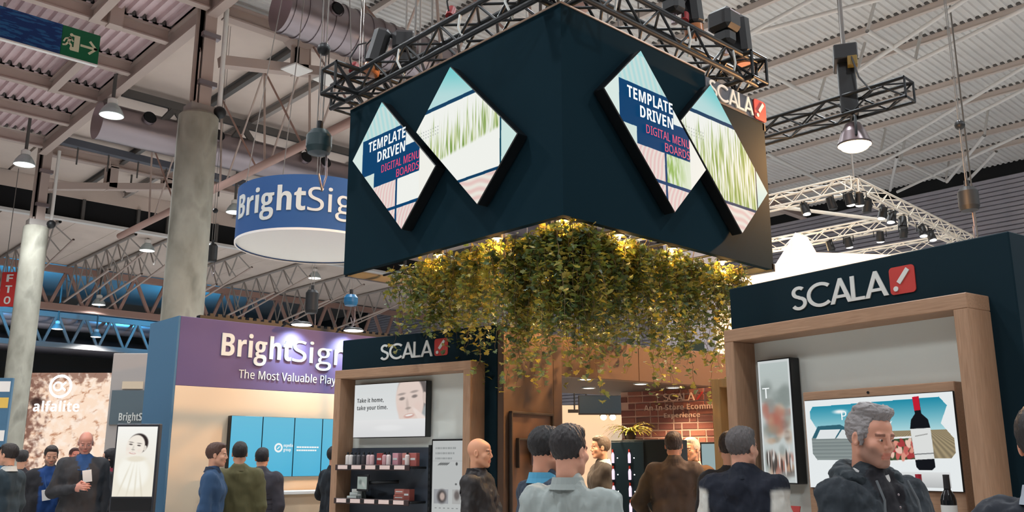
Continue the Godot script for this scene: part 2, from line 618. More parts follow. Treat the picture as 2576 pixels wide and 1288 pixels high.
func materials() -> void:
	mat("logo_red", Color8(186, 56, 50), 0.5)
	mat("white_letter", Color8(212, 217, 214), 0.6)
	mat("navy", Color8(17, 38, 47), 0.62)
	mat("navy_cloth", Color8(17, 38, 47), 0.85)
	M.navy.metallic_specular = 0.22
	M.navy_cloth.metallic_specular = 0.15
	mat("screen_edge", Color8(14, 17, 20), 0.35)
	mat("black_metal", Color8(30, 34, 37), 0.45, 0.3)
	mat("black_plastic", Color8(22, 25, 28), 0.5)
	mat("steel_pink", Color8(188, 170, 161), 0.6)
	mat("purlin", Color8(208, 196, 188), 0.6)
	mat("steel_grey", Color8(150, 143, 138), 0.55)
	mat("steel_dark", Color8(92, 90, 88), 0.6)
	mat("galvanised", Color8(150, 140, 144), 0.3, 0.85)
	mat("panel_grey", Color8(222, 228, 221), 0.7)
	mat("beam_rust", Color8(170, 138, 128), 0.6)
	mat("aluminium", Color8(226, 218, 204), 0.4, 0.25)
	mat("black_gap", Color8(12, 15, 18), 0.9)
	mat("white_cloth", Color8(238, 236, 232), 0.8)
	mat("cable", Color8(120, 116, 112), 0.6)
	mat("dark_cable", Color8(30, 30, 32), 0.6)
	mat("cream_wall", Color8(222, 204, 178), 0.8)
	mat("soft_blue", Color8(70, 112, 142), 0.7)
	mat("tray_slate", Color8(82, 86, 96), 0.6)
	mat("purple", Color8(92, 78, 122), 0.7)
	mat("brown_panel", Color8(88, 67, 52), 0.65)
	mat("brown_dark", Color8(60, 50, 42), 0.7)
	mat("lamp_shade", Color8(190, 205, 208), 0.3, 0.4)
	glow("lamp_glow", Color(1.0, 0.97, 0.92), 3.5)
	glow("warm_glow", Color(1.0, 0.82, 0.55), 14.0)
	glow("white_glow", Color(1.0, 0.98, 0.95), 5.0)
	grainy("concrete", [Color8(112, 110, 99), Color8(150, 147, 134), Color8(168, 165, 152), Color8(128, 126, 115)], Vector3(0.35, 0.16, 0.35), 0.012, 0.85, 5, 3)
	grainy("floor", [Color8(188, 186, 184), Color8(206, 204, 201)], Vector3(0.1, 0.1, 0.1), 0.02, 0.5, 4, 5)
	grainy("ceiling", [Color8(206, 190, 179), Color8(216, 200, 189), Color8(210, 194, 184)], Vector3(0.12, 0.12, 0.12), 0.01, 0.85, 4, 8)
	grainy("deck", [Color8(208, 184, 186), Color8(220, 196, 198)], Vector3(0.3, 0.3, 0.3), 0.02, 0.5, 3, 9, 0.1)
	grainy("roof_white", [Color8(208, 206, 203), Color8(220, 218, 215)], Vector3(0.2, 0.2, 0.2), 0.015, 0.7, 3, 10)
	grainy("wall_slats", [Color8(156, 154, 163), Color8(168, 165, 174)], Vector3(0.25, 0.25, 0.25), 0.02, 0.6, 3, 11)
	var wood := [Color8(150, 116, 90), Color8(172, 137, 109), Color8(160, 126, 99), Color8(182, 148, 120)]
	grainy("wood_up", wood, Vector3(7, 0.45, 7), 0.02, 0.5, 4, 21)
	grainy("wood_across", wood, Vector3(0.45, 7, 7), 0.02, 0.5, 4, 22)
	grainy("wood_gold", [Color8(176, 138, 88), Color8(192, 154, 102)], Vector3(7, 0.45, 7), 0.02, 0.5, 4, 23)

# ================================================================ the hall
func ribbed(mb: MB, x0: float, x1: float, z0: float, z1: float, y: float, period: float, deep: float, along_x: bool) -> void:
	# trapezoid sheet seen from below; ribs run along x or along z
	var a0 := z0 if along_x else x0
	var a1 := z1 if along_x else x1
	var n := int(ceil((a1 - a0) / period))
	var prof := [Vector2(0, 0), Vector2(0.36, 0), Vector2(0.5, 1), Vector2(0.86, 1), Vector2(1, 0)]
	for i in n:
		for k in 4:
			var p: Vector2 = prof[k]
			var q: Vector2 = prof[k + 1]
			var s := minf(a0 + (i + p.x) * period, a1)
			var t := minf(a0 + (i + q.x) * period, a1)
			if t - s < 1e-4: continue
			var ys := y + p.y * deep
			var yt := y + q.y * deep
			if along_x: mb.quad(Vector3(x0, ys, s), Vector3(x1, ys, s), Vector3(x1, yt, t), Vector3(x0, yt, t))
			else: mb.quad(Vector3(s, ys, z1), Vector3(s, ys, z0), Vector3(t, yt, z0), Vector3(t, yt, z1))

func hall() -> void:
	var mb := MB.new()
	mb.box(Vector3(6.2, -0.1, -30), Vector3(66.4, 0.2, 124))
	struct("floor", mb, M.floor)
	# outer shell; the east wall carries its slats
	mb = MB.new(); mb.box(Vector3(-26.2, 7.5, -30), Vector3(0.4, 15.4, 124)); struct("wall_west", mb, M.ceiling)
	mb = MB.new(); mb.box(Vector3(6.2, 7.5, 31.8), Vector3(66.4, 15.4, 0.4)); struct("wall_south", mb, M.ceiling)
	mb = MB.new(); mb.box(Vector3(6.2, 7.5, -91.8), Vector3(66.4, 15.4, 0.4)); struct("wall_north", mb, M.steel_dark)
	mb = MB.new(); mb.box(Vector3(38.6, 7.5, -30), Vector3(0.4, 15.4, 124))
	var we := struct("wall_east", mb, M.black_gap)
	mb = MB.new(); mb.box(Vector3(6.2, 15.3, -30), Vector3(66.4, 0.3, 124)); struct("roof_slab", mb, M.steel_dark)
	var slat := MB.new()   # one cladding slat, shared
	slat.prism(PackedVector2Array([Vector2(0, 0), Vector2(0.08, 0.015), Vector2(0.08, 0.15), Vector2(0, 0.19)]), -8.5, 8.5)
	var sm := slat.mesh()
	for zc in [1.5, -15.5, -32.5, -49.5]:
		for i in 62:
			var o := inst("slat", sm, M.wall_slats, we)
			o.position = Vector3(38.4, 1.15 + i * 0.19, zc + (0.02 if i % 2 else -0.02))
			o.rotation.y = PI
	# ribbed white roof over the near bays, one sheet per purlin bay
	var roof := Node3D.new(); roof.name = "ceiling_ribbed"; roof.set_meta("kind", "structure"); add_child(roof)
	var xs := [8.7, 12.0, 13.8, 17.45, 19.28, 22.76, 24.58, 28.17, 30.1, 33.74, 35.56, 38.3]
	for i in xs.size() - 1:
		var s := MB.new()
		ribbed(s, xs[i], xs[i + 1], -21.0, 24.0, 13.4, 0.205, 0.045, true)
		part(roof, "roof_sheet", s, M.roof_white)
	for i in range(1, xs.size() - 1):
		var s := MB.new()
		s.bar(Vector3(xs[i], 13.3, 24), Vector3(xs[i], 13.3, -21), 0.05, 0.19)
		s.bar(Vector3(xs[i], 13.2, 24), Vector3(xs[i], 13.2, -21), 0.12, 0.02)
		part(roof, "purlin", s, M.purlin)
		var f := MB.new()
		for k in 160:
			f.box(Vector3(xs[i] - 0.06, 13.42, -21.0 + (k + 0.68) * 0.205), Vector3(0.1, 0.06, 0.115))
		var fo := part(roof, "rib_closure", f, M.steel_dark)
		fo.set_meta("kind", "stuff")
	# smooth ceiling beyond the first girder, in panels between the beams that carry it
	var far := Node3D.new(); far.name = "ceiling_smooth"; far.set_meta("kind", "structure"); add_child(far)
	var bx := [8.6, 11.46, 13.24, 15.8, 18.4, 21.0, 23.6, 26.2, 28.8, 31.4, 34.0, 38.3]
	for i in bx.size() - 1:
		for seg in [[-21.0, -30.4], [-30.42, -40.0]]:
			var s := MB.new()
			s.box(Vector3((bx[i] + bx[i + 1]) / 2, 13.4, (seg[0] + seg[1]) / 2), Vector3(bx[i + 1] - bx[i] - 0.015, 0.16, seg[0] - seg[1]))
			part(far, "ceiling_panel", s, M.ceiling)
		if i > 0:
			var b := MB.new()
			b.ibeam(Vector3(bx[i], 13.17, -21), Vector3(bx[i], 13.17, -39.9), 0.16, 0.28, 0.03)
			part(far, "ceiling_beam", b, M.steel_dark if i % 2 else M.steel_grey)
	for i in bx.size() - 1:
		var s := MB.new()
		s.box(Vector3((bx[i] + bx[i + 1]) / 2, 11.72, -45.0), Vector3(bx[i + 1] - bx[i] - 0.015, 0.16, 9.7))
		part(far, "ceiling_panel", s, M.ceiling)
	# dark glazed strip where the ceiling steps down
	var gl := MB.new()
	gl.box(Vector3(18, 12.2, -40.12), Vector3(44, 1.0, 0.12))
	var strip := struct("window_1", gl, M.black_gap)
	for i in 22:
		var s := MB.new()
		s.box(Vector3(-3.2 + i * 1.85 + (0.5 if i % 2 else 0.0), 12.15, -39.98), Vector3(0.12, 0.98, 0.16))
		part(strip, "mullion", s, M.steel_dark)
	var sl := MB.new()
	sl.bar(Vector3(-3.6, 11.62, -39.9), Vector3(38.2, 11.62, -39.9), 0.3, 0.12)
	part(strip, "sill", sl, M.roof_white)
	# low ceiling over the west bays next to the strip and everything north of it
	mb = MB.new(); mb.box(Vector3(6.2, 13.0, -40.1), Vector3(64, 0.7, 0.1)); struct("trim_1", mb, M.ceiling)
	mb = MB.new(); mb.box(Vector3(-8.8, 13.4, -37.2), Vector3(34.6, 0.16, 5.4)); struct("ceiling_west_far", mb, M.ceiling)
	mb = MB.new(); mb.box(Vector3(-8.8, 11.72, -45.0), Vector3(34.6, 0.16, 9.7)); struct("ceiling_west_low", mb, M.ceiling)
	mb = MB.new(); mb.box(Vector3(6.2, 12.9, -71), Vector3(64, 0.16, 41.6)); struct("ceiling_north", mb, M.steel_dark)
	# profiled metal deck over the west bays, between its grid of beams
	var deck := Node3D.new(); deck.name = "ceiling_deck"; deck.set_meta("kind", "structure"); add_child(deck)
	var zs := [-34.4, -31.4, -28.6, -25.8, -23.0, -20.4, -16.4, -12.4, -6.0, 2.0, 12.0, 22.0]
	var dx := [-25.8, -19.0, -12.0, -5.0, 0.4, 4.2, 8.35]
	for i in zs.size() - 1:
		for k in dx.size() - 1:
			var s := MB.new()
			ribbed(s, dx[k], dx[k + 1], zs[i] + 0.12, zs[i + 1] - 0.12, 13.2, 0.27, 0.11, false)
			part(deck, "deck_sheet", s, M.deck)
	for z in zs:
		var s := MB.new()
		s.ibeam(Vector3(-25.8, 12.95, z), Vector3(8.35, 12.95, z), 0.22, 0.4, 0.04)
		part(deck, "cross_beam", s, M.steel_pink)
		var f := MB.new()
		for k in 34:
			f.box(Vector3(-0.7 + (k + 0.68) * 0.27, 13.25, z + 0.16), Vector3(0.13, 0.13, 0.05))
		part(deck, "rib_closure", f, M.steel_dark).set_meta("kind", "stuff")
	for e in [[0.4, -25.8, -31.4], [7.0, -25.8, -28.6], [4.2, -28.6, -31.4], [6.4, -20.4, -23.0]]:
		var s := MB.new()
		s.ibeam(Vector3(e[0], 12.88, e[1]), Vector3(e[0], 12.88, e[2]), 0.22, 0.38, 0.04)
		part(deck, "trimmer_beam", s, M.steel_pink)
	var eb := MB.new()
	eb.ibeam(Vector3(8.5, 12.9, 24), Vector3(8.5, 12.9, -34.9), 0.26, 0.5, 0.05)
	part(deck, "edge_beam", eb, M.steel_pink)
	for z in [-22.9]:
		var s := MB.new()
		s.box(Vector3(6.9, 13.7, z), Vector3(0.34, 2.0, 0.34))
		part(deck, "hanger_post", s, M.steel_pink)
	# round concrete columns with the steel posts they carry
	for e in [[8.46, -20.7, 0.48, 10.0, M.concrete, "column_1"], [8.7, -35.3, 0.43, 10.0, M.concrete, "column_2"], [8.55, -49.9, 0.45, 9.2, M.concrete, "column_3"]]:
		var s := MB.new()
		s.lathe([Vector2(e[2], 0), Vector2(e[2], e[3] - 0.06), Vector2(e[2] - 0.05, e[3]), Vector2(0, e[3])], Vector3(e[0], 0, e[1]), 36)
		var o := struct(e[5], s, e[4])
		var p := MB.new()
		p.box(Vector3(e[0], e[3] + 0.12, e[1]), Vector3(0.62, 0.22, 0.5))
		part(o, "bearing", p, M.steel_grey)
		p = MB.new()
		p.ibeam(Vector3(e[0] - 0.16, e[3] + 0.2, e[1]), Vector3(e[0] - 0.16, 13.3, e[1]), 0.3, 0.3, 0.04)
		p.box(Vector3(e[0] + 0.05, (e[3] + 13.5) / 2, e[1]), Vector3(0.3, 13.3 - e[3], 0.36))
		part(o, "steel_post", p, M.steel_pink)
		p = MB.new()
		p.tube(Vector3(e[0] + 0.42, e[3] + 0.2, e[1] + 0.2), Vector3(e[0] + 0.42, 13.0, e[1] + 0.2), 0.06, 10)
		part(o, "downpipe", p, M.white_cloth)
		p = MB.new()
		p.ball(Vector3(e[0] + 0.42, e[3] + 0.12, e[1] + 0.25), Vector3(0.16, 0.16, 0.16), 14)
		part(o, "camera_dome", p, M.black_plastic)
		p = MB.new()
		for a in [0.0, 1.3]: p.box(Vector3(e[0] + 0.05, 12.1 - a, e[1] + 0.2), Vector3(0.46, 0.12, 0.2))
		part(o, "pipe_bracket", p, M.galvanised)
	var rw := MB.new()
	rw.box(Vector3(17.98, 2.5, -12.9), Vector3(1.0, 9.4, 0.9))
	struct("column_square", rw, M.wall_slats)

func hall_lamps() -> void:
	var lamp := thing("high_bay_lamp", "", "lamp", Vector3.ZERO, 0, "high bay lamps under the roof")
	var s := MB.new(); s.tube(Vector3(0, 0.5, 0), Vector3(0, 1.25, 0), 0.055, 8); part(lamp, "stem", s, M.steel_dark)
	s = MB.new(); s.lathe([Vector2(0.12, 0.34), Vector2(0.15, 0.36), Vector2(0.15, 0.5), Vector2(0.08, 0.55), Vector2(0, 0.55)], Vector3.ZERO, 20); part(lamp, "housing", s, M.white_cloth)
	s = MB.new(); s.lathe([Vector2(0.33, 0.0), Vector2(0.345, 0.015), Vector2(0.29, 0.16), Vector2(0.2, 0.3), Vector2(0.12, 0.36)], Vector3.ZERO, 24)
	s.lathe([Vector2(0.11, 0.35), Vector2(0.19, 0.29), Vector2(0.28, 0.15), Vector2(0.33, 0.0)], Vector3.ZERO, 24); part(lamp, "shade", s, M.lamp_shade)
	s = MB.new(); s.lathe([Vector2(0, -0.02), Vector2(0.2, -0.015), Vector2(0.325, 0.012)], Vector3.ZERO, 24); part(lamp, "lamp_lens", s, M.lamp_glow)
	var L := SpotLight3D.new()
	L.name = "lamp_light"; lamp.add_child(L)
	L.position = Vector3(0, -0.06, 0); L.rotation_degrees = Vector3(-90, 0, 0)
	L.spot_angle = 78; L.spot_angle_attenuation = 0.6; L.spot_range = 90; L.spot_attenuation = 2
	L.light_energy = 62.0; L.light_size = 0.3; L.shadow_enabled = true; L.light_color = Color(0.96, 0.985, 1.0)
	var at := [[8.0, 11.4, -25.9, 12.7, "high bay lamp hanging from the deck's edge above the grey duct"], [7.4, 11.4, -32.5, 13.15, "high bay lamp under the ribbed deck beside the pink steel post"],
		[15.4, 11.4, -33.3, 13.3, "high bay lamp hanging just before the round blue banner's edge"], [14.85, 11.05, -41.0, 11.64, "high bay lamp above the red hoist between the concrete columns"],
		[15.5, 9.6, -49.0, 11.64, "far high bay lamp in front of the blue-lit truss"], [16.7, 9.6, -60.1, 12.82, "small far high bay lamp below the blue duct"],
		[19.75, 9.6, -62.3, 12.82, "smallest far high bay lamp above the grey tower"], [23.9, 11.05, -41.4, 11.64, "high bay lamp under the ceiling below the round banner"]]
	var seen := at.size()
	for e in [[-8.0, 2.0], [0.5, 2.0], [8.0, 2.0], [-8.0, -6.0], [0.5, -6.0], [8.0, -6.0], [-8.0, -13.0], [0.5, -13.0], [8.0, -13.0], [15.0, 4.0], [24.0, 5.0], [15.0, 14.0], [27.0, 14.0], [0.0, 14.0], [-8.0, -22.0], [0.5, -22.0], [14.5, -5.5], [28.0, 8.0]]:
		at.append([e[0], 11.4, e[1], 13.2 if e[0] > 8.4 else 12.76, "high bay lamp of the row over the aisle outside the picture"])
	for e in [[20.0, -20.0], [24.0, -17.0], [17.0, -15.0], [28.0, -24.0]]:
		at.append([e[0], 11.4, e[1], 13.36, "high bay lamp hidden behind the hanging cube sign"])
	for i in at.size():
		var p := Vector3(at[i][0], at[i][1], at[i][2])
		var l: Node3D = lamp if i == 0 else copy(lamp, p, 0, at[i][4])
		if i == 0:
			lamp.position = p; lamp.set_meta("label", at[i][4])
		var st: Node3D = l.get_node("stem")
		var k: float = (at[i][3] - at[i][1] - 0.5) / 0.75
		st.scale = Vector3(1, k, 1); st.position.y = 0.5 - 0.5 * k
		(l.get_node("lamp_light") as SpotLight3D).light_energy = 70.0 if i < seen or p.x > 14.0 else 43.0

func roof_steel() -> void:
	# tapered girders in the column planes: straight top chord, lower chord rising to meet it
	for e in [[-20.7, "steel frame girder above the nearer concrete column"], [-35.3, "steel frame girder above the farther concrete column"]]:
		var z: float = e[0]
		var g := thing("tapered_girder", e[1], "girder", Vector3(8.9, 11.4, z))
		var s := MB.new(); s.ibeam(Vector3(0, 1.62, 0), Vector3(29.2, 1.62, 0), 0.3, 0.42, 0.05); part(g, "top_chord", s, M.steel_pink)
		s = MB.new(); s.bar(Vector3(0, 0.2, 0), Vector3(6.6, 1.55, 0), 0.3, 0.26); part(g, "lower_chord", s, M.steel_pink)
		for x in [2.1, 4.3]:
			s = MB.new(); s.ibeam(Vector3(x, 0.2 + x * 0.205, 0), Vector3(x, 1.5, 0), 0.32, 0.36, 0.05); s.box(Vector3(x + 0.2, 0.85 + x * 0.1, 0), Vector3(0.3, 1.3 - x * 0.2, 0.3)); part(g, "web_post", s, M.steel_pink)
		if z > -30:
			s = MB.new(); s.tube(Vector3(2.2, 1.75, 0.2), Vector3(2.2, 1.75, -0.2), 0.5, 20); part(g, "gusset_disc", s, M.steel_pink)
			for k in [-0.75, 0.75, 3.6]:
				s = MB.new(); s.bar(Vector3(2.2 + k * 0.4, 1.9, 0), Vector3(2.2 + k * 0.85, 1.95, 0), 0.24, 0.24); part(g, "strut", s, M.steel_pink)
	# round duct with bracket frames above it
	var d := thing("air_duct", "large round galvanised duct with round outlets behind the concrete column", "duct", Vector3(0, 11.95, -28.0))
	var xs := [8.3, 12.0, 16.0, 20.0, 24.0, 28.0, 32.0, 38.2]
	for i in xs.size() - 1:
		var s := MB.new()
		s.tube(Vector3(xs[i], 0, 0), Vector3(xs[i + 1] - 0.04, 0, 0), 0.6, 32)
		var o := part(d, "duct_length", s, M.galvanised)
		s = MB.new(); s.tube(Vector3(xs[i] - 0.06, 0, 0), Vector3(xs[i] + 0.03, 0, 0), 0.615, 32); part(o, "seam", s, M.galvanised)
	for x in [9.6, 11.9, 15.2, 16.0]:
		var s := MB.new(); s.tube(Vector3(x, 0.2, 0.4), Vector3(x, 0.26, 0.7), 0.19, 16); var o := part(d, "air_outlet", s, M.black_gap)
		s = MB.new(); s.tube(Vector3(x, 0.2, 0.45), Vector3(x, 0.255, 0.68), 0.21, 16, -1, false); part(o, "rim", s, M.galvanised)
	for x in [10.5, 12.9, 15.3, 17.7, 20.1]:
		var s := MB.new()
		s.bar(Vector3(x - 0.06, 0.82, 0.3), Vector3(x - 0.42, 0.3, 0.42), 0.1, 0.2); s.bar(Vector3(x + 0.06, 0.82, 0.3), Vector3(x + 0.42, 0.3, 0.42), 0.1, 0.2)
		s.box(Vector3(x, 0.86, 0.3), Vector3(0.42, 0.24, 0.1))
		part(d, "bracket", s, M.steel_dark)
	var hb := MB.new(); hb.bar(Vector3(8.8, 1.0, 0.3), Vector3(24, 1.0, 0.3), 0.14, 0.26); part(d, "bracket_beam", hb, M.steel_dark)
	var d2 := thing("air_duct", "wide ribbed grey duct crossing the top beside the black truss", "duct", Vector3(0, 11.55, -17.0))
	var r := MB.new()
	r.tube(Vector3(8.6, 0, 0), Vector3(20, 0, 0), 0.56, 32); part(d2, "duct_length", r, M.galvanised)
	for i in 32:
		r = MB.new(); r.tube(Vector3(8.7 + i * 0.34, 0, 0), Vector3(8.74 + i * 0.34, 0, 0), 0.585, 28); part(d2, "rib", r, M.galvanised)
	r = MB.new(); r.tube(Vector3(9.72, 0.12, 0.4), Vector3(9.72, 0.14, 0.62), 0.13, 16); var ao := part(d2, "air_outlet", r, M.black_gap)
	r = MB.new(); r.tube(Vector3(9.72, 0.12, 0.4), Vector3(9.72, 0.14, 0.6), 0.17, 16, -1, false); part(ao, "rim", r, M.galvanised)
	# trussed beam: salmon bottom pipe hung on rods from the ceiling
	var t := thing("trussed_beam", "salmon steel pipe hung on crossing rods under the smooth ceiling", "truss", Vector3(11.45, 9.9, 0))
	var s := MB.new(); s.tube(Vector3(0, 0.08, -8), Vector3(0, 0.08, -34.6), 0.12, 14); part(t, "bottom_pipe", s, M.beam_rust)
	var zz := [-9.3, -12.2, -15.1, -18.0, -20.75, -23.4, -26.3, -29.2, -32.1]
	for i in zz.size():
		rod(t, "hanger_rod", Vector3(0, 0.1, zz[i] + (0.28 if i == 4 else 0.4)), Vector3(0, 3.2, zz[i]), 0.035, M.steel_pink)
		if i + 1 < zz.size():
			rod(t, "diagonal_rod", Vector3(0, 3.15, zz[i + 1]), Vector3(0, 0.1, zz[i] - 0.1), 0.03, M.beam_rust)
			rod(t, "diagonal_rod", Vector3(0, 3.15, zz[i]), Vector3(0.1, 0.1, zz[i + 1] + 0.5), 0.03, M.steel_pink)
	# blue-grey service tray behind the second girder
	s = MB.new(); s.bar(Vector3(8.7, 13.0, -33.8), Vector3(18.5, 12.8, -33.8), 0.3, 0.26)
	var tray := solo("cable_tray", s, M.tray_slate, "slate-grey cable tray slung below the round duct", "cable tray")
	for i in 6: rod(tray, "hanger", Vector3(9.4 + i * 1.1, 12.9 - i * 0.02, -33.8), Vector3(9.4 + i * 1.1, 12.2 - i * 0.02, -33.8), 0.03, M.steel_dark)
	# lattice trusses running away under the low ceiling, in pairs of chords
	var names := ["beside the farther column", "left of the nearer column", "beside the small lamp and red hoist", "right behind the nearer column", "below the round banner", "above the purple wall", "near the slatted wall"]
	var k := 0
	for x in [10.8, 14.0, 15.5, 19.3, 22.6, 26.0, 30.0]:
		var l := thing("lattice_truss", "steel lattice truss under the low far ceiling, " + names[k], "truss", Vector3(x, 11.3, 0), 0, "lattice trusses under the far ceiling")
		k += 1
		rod(l, "chord", Vector3(0, 0.25, -40.2), Vector3(0, 0.25, -49.8), 0.07, M.steel_grey)
		rod(l, "chord", Vector3(0, -0.9, -43.2), Vector3(0, -1.7, -50.6), 0.06, M.steel_pink)
		rod(l, "chord", Vector3(0.9, -0.2, -41.2), Vector3(0.9, -1.7, -51.0), 0.05, M.steel_pink)
		for i in 6:
			var z := -41.0 - i * 1.5
			rod(l, "brace", Vector3(0, 0.25, z), Vector3(0, -0.7 - i * 0.16, z - 0.75), 0.035, M.steel_grey)
			rod(l, "brace", Vector3(0, 0.25, z - 1.5), Vector3(0, -0.7 - i * 0.16, z - 0.75), 0.035, M.steel_grey)
			rod(l, "brace", Vector3(0, 0.25, z), Vector3(0.9, -0.25 - i * 0.23, z - 0.4), 0.03, M.steel_grey)
	# deep cross truss at the next column line, and the blue-lit one behind it
	for e in [[-49.9, 11.4, 9.4, M.beam_rust, "deep rust-coloured cross truss with V-shaped webs"], [-63.5, 11.0, 9.0, M.steel_grey, "second cross truss lit blue, farther away"]]:
		var g := thing("cross_truss", e[4], "truss", Vector3(8.6, e[2], e[0]))
		s = MB.new(); s.bar(Vector3(-20, e[1] - e[2], 0), Vector3(29.6, e[1] - e[2], 0), 0.3, 0.34); part(g, "top_chord", s, e[3])
		s = MB.new(); s.bar(Vector3(-20, 0, 0), Vector3(29.6, 0, 0), 0.3, 0.34); part(g, "bottom_chord", s, e[3])
		for i in 26:
			var x := -18.0 + i * 1.75
			s = MB.new(); s.bar(Vector3(x, 0.1, 0), Vector3(x + 0.7, e[1] - e[2], 0), 0.16, 0.16); part(g, "web", s, e[3])
			s = MB.new(); s.bar(Vector3(x + 0.75, e[1] - e[2], 0), Vector3(x + 1.65, 0.1, 0), 0.16, 0.16); part(g, "web", s, e[3])
	s = MB.new(); s.tube(Vector3(-12, 11.0, -64.8), Vector3(35, 11.0, -64.8), 0.85, 20)
	solo("air_duct", s, M.galvanised, "far round duct washed with blue light", "duct")
	s = MB.new(); s.tube(Vector3(-12, 10.4, -76), Vector3(35, 10.4, -76), 0.7, 16)
	solo("air_duct", s, M.galvanised, "farthest duct low behind the blue-lit truss", "duct")
	for e in [[2.0, -57.0], [14.0, -57.0], [24.0, -57.5]]:
		var fl := thing("blue_floodlight", "blue stage floodlight high up in the far bays", "floodlight", Vector3(e[0], 8.6, e[1]), 0, "blue floodlights in the far bays")
		s = MB.new(); s.cbox(Vector3.ZERO, Vector3(0.5, 0.3, 0.3), 0.03); part(fl, "housing", s, M.black_plastic)
		s = MB.new(); s.box(Vector3(0, 0.16, 0), Vector3(0.42, 0.02, 0.22)); part(fl, "lamp_lens", s, glow("blue_glow", Color(0.25, 0.65, 1.0), 4.0))
		rod(fl, "hanger", Vector3(0.2, 0, 0), Vector3(0.2, 4.2, 0), 0.02, M.steel_dark)
		var L := SpotLight3D.new(); L.name = "floodlight_light"; fl.add_child(L)
		L.position = Vector3(0, 0.22, 0); L.rotation_degrees = Vector3(60, 0, 0); L.spot_angle = 75; L.spot_range = 60; L.spot_attenuation = 2
		L.light_energy = 120; L.light_color = Color(0.22, 0.72, 1.0); L.light_size = 0.3; L.shadow_enabled = true
	# bracing rods and tie bars below the ribbed roof
	var br := thing("roof_bracing", "thin crossing steel tie bars below the white ribbed roof", "bracing", Vector3(0, 12.31, 0))
	for e in [[17.56, -10.6, 16.2, -4.0], [21.5, -9.85, 19.1, -5.3], [22.7, -10.4, 20.6, -4.2], [28.2, -12.4, 23.8, -5.8], [29.6, -13.6, 25.2, -5.8], [19.5, -8.6, 22.0, -8.55], [19.7, -11.5, 22.5, -11.55],
			[29.0, -12.2, 32.6, -14.1], [29.4, -12.25, 32.9, -12.2], [29.0, -9.4, 33.1, -12.2], [30.85, -9.7, 33.35, -11.5], [25.4, -15.0, 29.6, -15.3], [17.6, -10.6, 18.6, -6.2], [33.0, -14.0, 27.6, -5.0]]:
		rod(br, "tie_bar", Vector3(e[0], 0, e[1]) * 1.071, Vector3(e[2], 0, e[3]) * 1.071, 0.06, M.roof_white)
	for e in [[19.5, -8.6], [22.0, -8.55], [21.5, -9.85], [22.5, -11.5], [28.2, -12.4], [29.4, -12.25], [33.0, -12.2], [29.0, -9.4]]:
		rod(br, "hanger", Vector3(e[0], 0, e[1]) * 1.071, Vector3(e[0] + 0.6, 1.0, e[1]) * 1.071, 0.045, M.roof_white)

# ================================================================ pictures on the displays
func picture(w: int, h: int, col: Color) -> Image:
	var im := Image.create(w, h, false, Image.FORMAT_RGB8)
	im.fill(col)
	return im

func face_print(im: Image, c: Vector2, s: float, skin: Color, hair: Color, turn: float, bun: bool) -> void:
	# a smiling face in soft tones; s is the height of the face in pixels
	var R := func(x: float, y: float) -> Vector2: return c + (Vector2(x, y) * s).rotated(turn)
	blob(im, R.call(0.05, -0.13), Vector2(0.33, 0.37) * s, hair, 0.1, turn)
	if bun: blob(im, R.call(0.3, -0.3), Vector2(0.16, 0.18) * s, hair, 0.15, turn)
	blob(im, R.call(0.05, 0.55), Vector2(0.17, 0.3) * s, skin.darkened(0.12), 0.15, turn)
	blob(im, R.call(-0.02, -0.02), Vector2(0.31, 0.42) * s, skin, 0.08, turn)
	blob(im, R.call(-0.04, 0.2), Vector2(0.25, 0.28) * s, skin, 0.1, turn)
	blob(im, R.call(0.31, 0.0), Vector2(0.05, 0.1) * s, skin.darkened(0.08), 0.15, turn)
	for k in [-1.0, 1.0]:
		blob(im, R.call(-0.05 + 0.14 * k, -0.14), Vector2(0.085, 0.02) * s, hair.lerp(skin, 0.55), 0.5, turn)
		blob(im, R.call(-0.05 + 0.14 * k, -0.06), Vector2(0.06, 0.026) * s, hair.lerp(skin, 0.25), 0.5, turn)
		blob(im, R.call(-0.05 + 0.19 * k, 0.12), Vector2(0.07, 0.06) * s, Color(0.95, 0.76, 0.72, 0.12), 0.6, turn)
	blob(im, R.call(-0.08, 0.06), Vector2(0.03, 0.1) * s, skin.darkened(0.1), 0.6, turn)
	blob(im, R.call(-0.07, 0.12), Vector2(0.06, 0.02) * s, skin.darkened(0.25), 0.5, turn)
	blob(im, R.call(-0.06, 0.25), Vector2(0.11, 0.036) * s, Color8(214, 168, 158), 0.35, turn)
	blob(im, R.call(-0.06, 0.24), Vector2(0.085, 0.016) * s, Color8(250, 246, 242), 0.2, turn)

func advert_face() -> Image:
	var im := picture(320, 180, Color8(226, 229, 228))
	wash(im, Rect2(0, 0, 320, 125), Color8(226, 230, 230), Color8(236, 238, 238))
	blob(im, Vector2(300, 60), Vector2(60, 90), Color8(150, 156, 158, 200), 0.5)
	face_print(im, Vector2(256, 62), 196.0, Color8(236, 216, 206), Color8(112, 104, 102), -0.12, false)
	blob(im, Vector2(300, 118), Vector2(46, 9), Color8(246, 230, 222), 0.25, 0.75)
	blob(im, Vector2(312, 132), Vector2(36, 16), Color8(244, 228, 220), 0.3, 0.8)
	wash(im, Rect2(0, 122, 320, 58), Color8(240, 240, 240), Color8(228, 229, 230))
	blob(im, Vector2(160, 150), Vector2(60, 10), Color8(250, 250, 250, 120), 0.5)
	return im

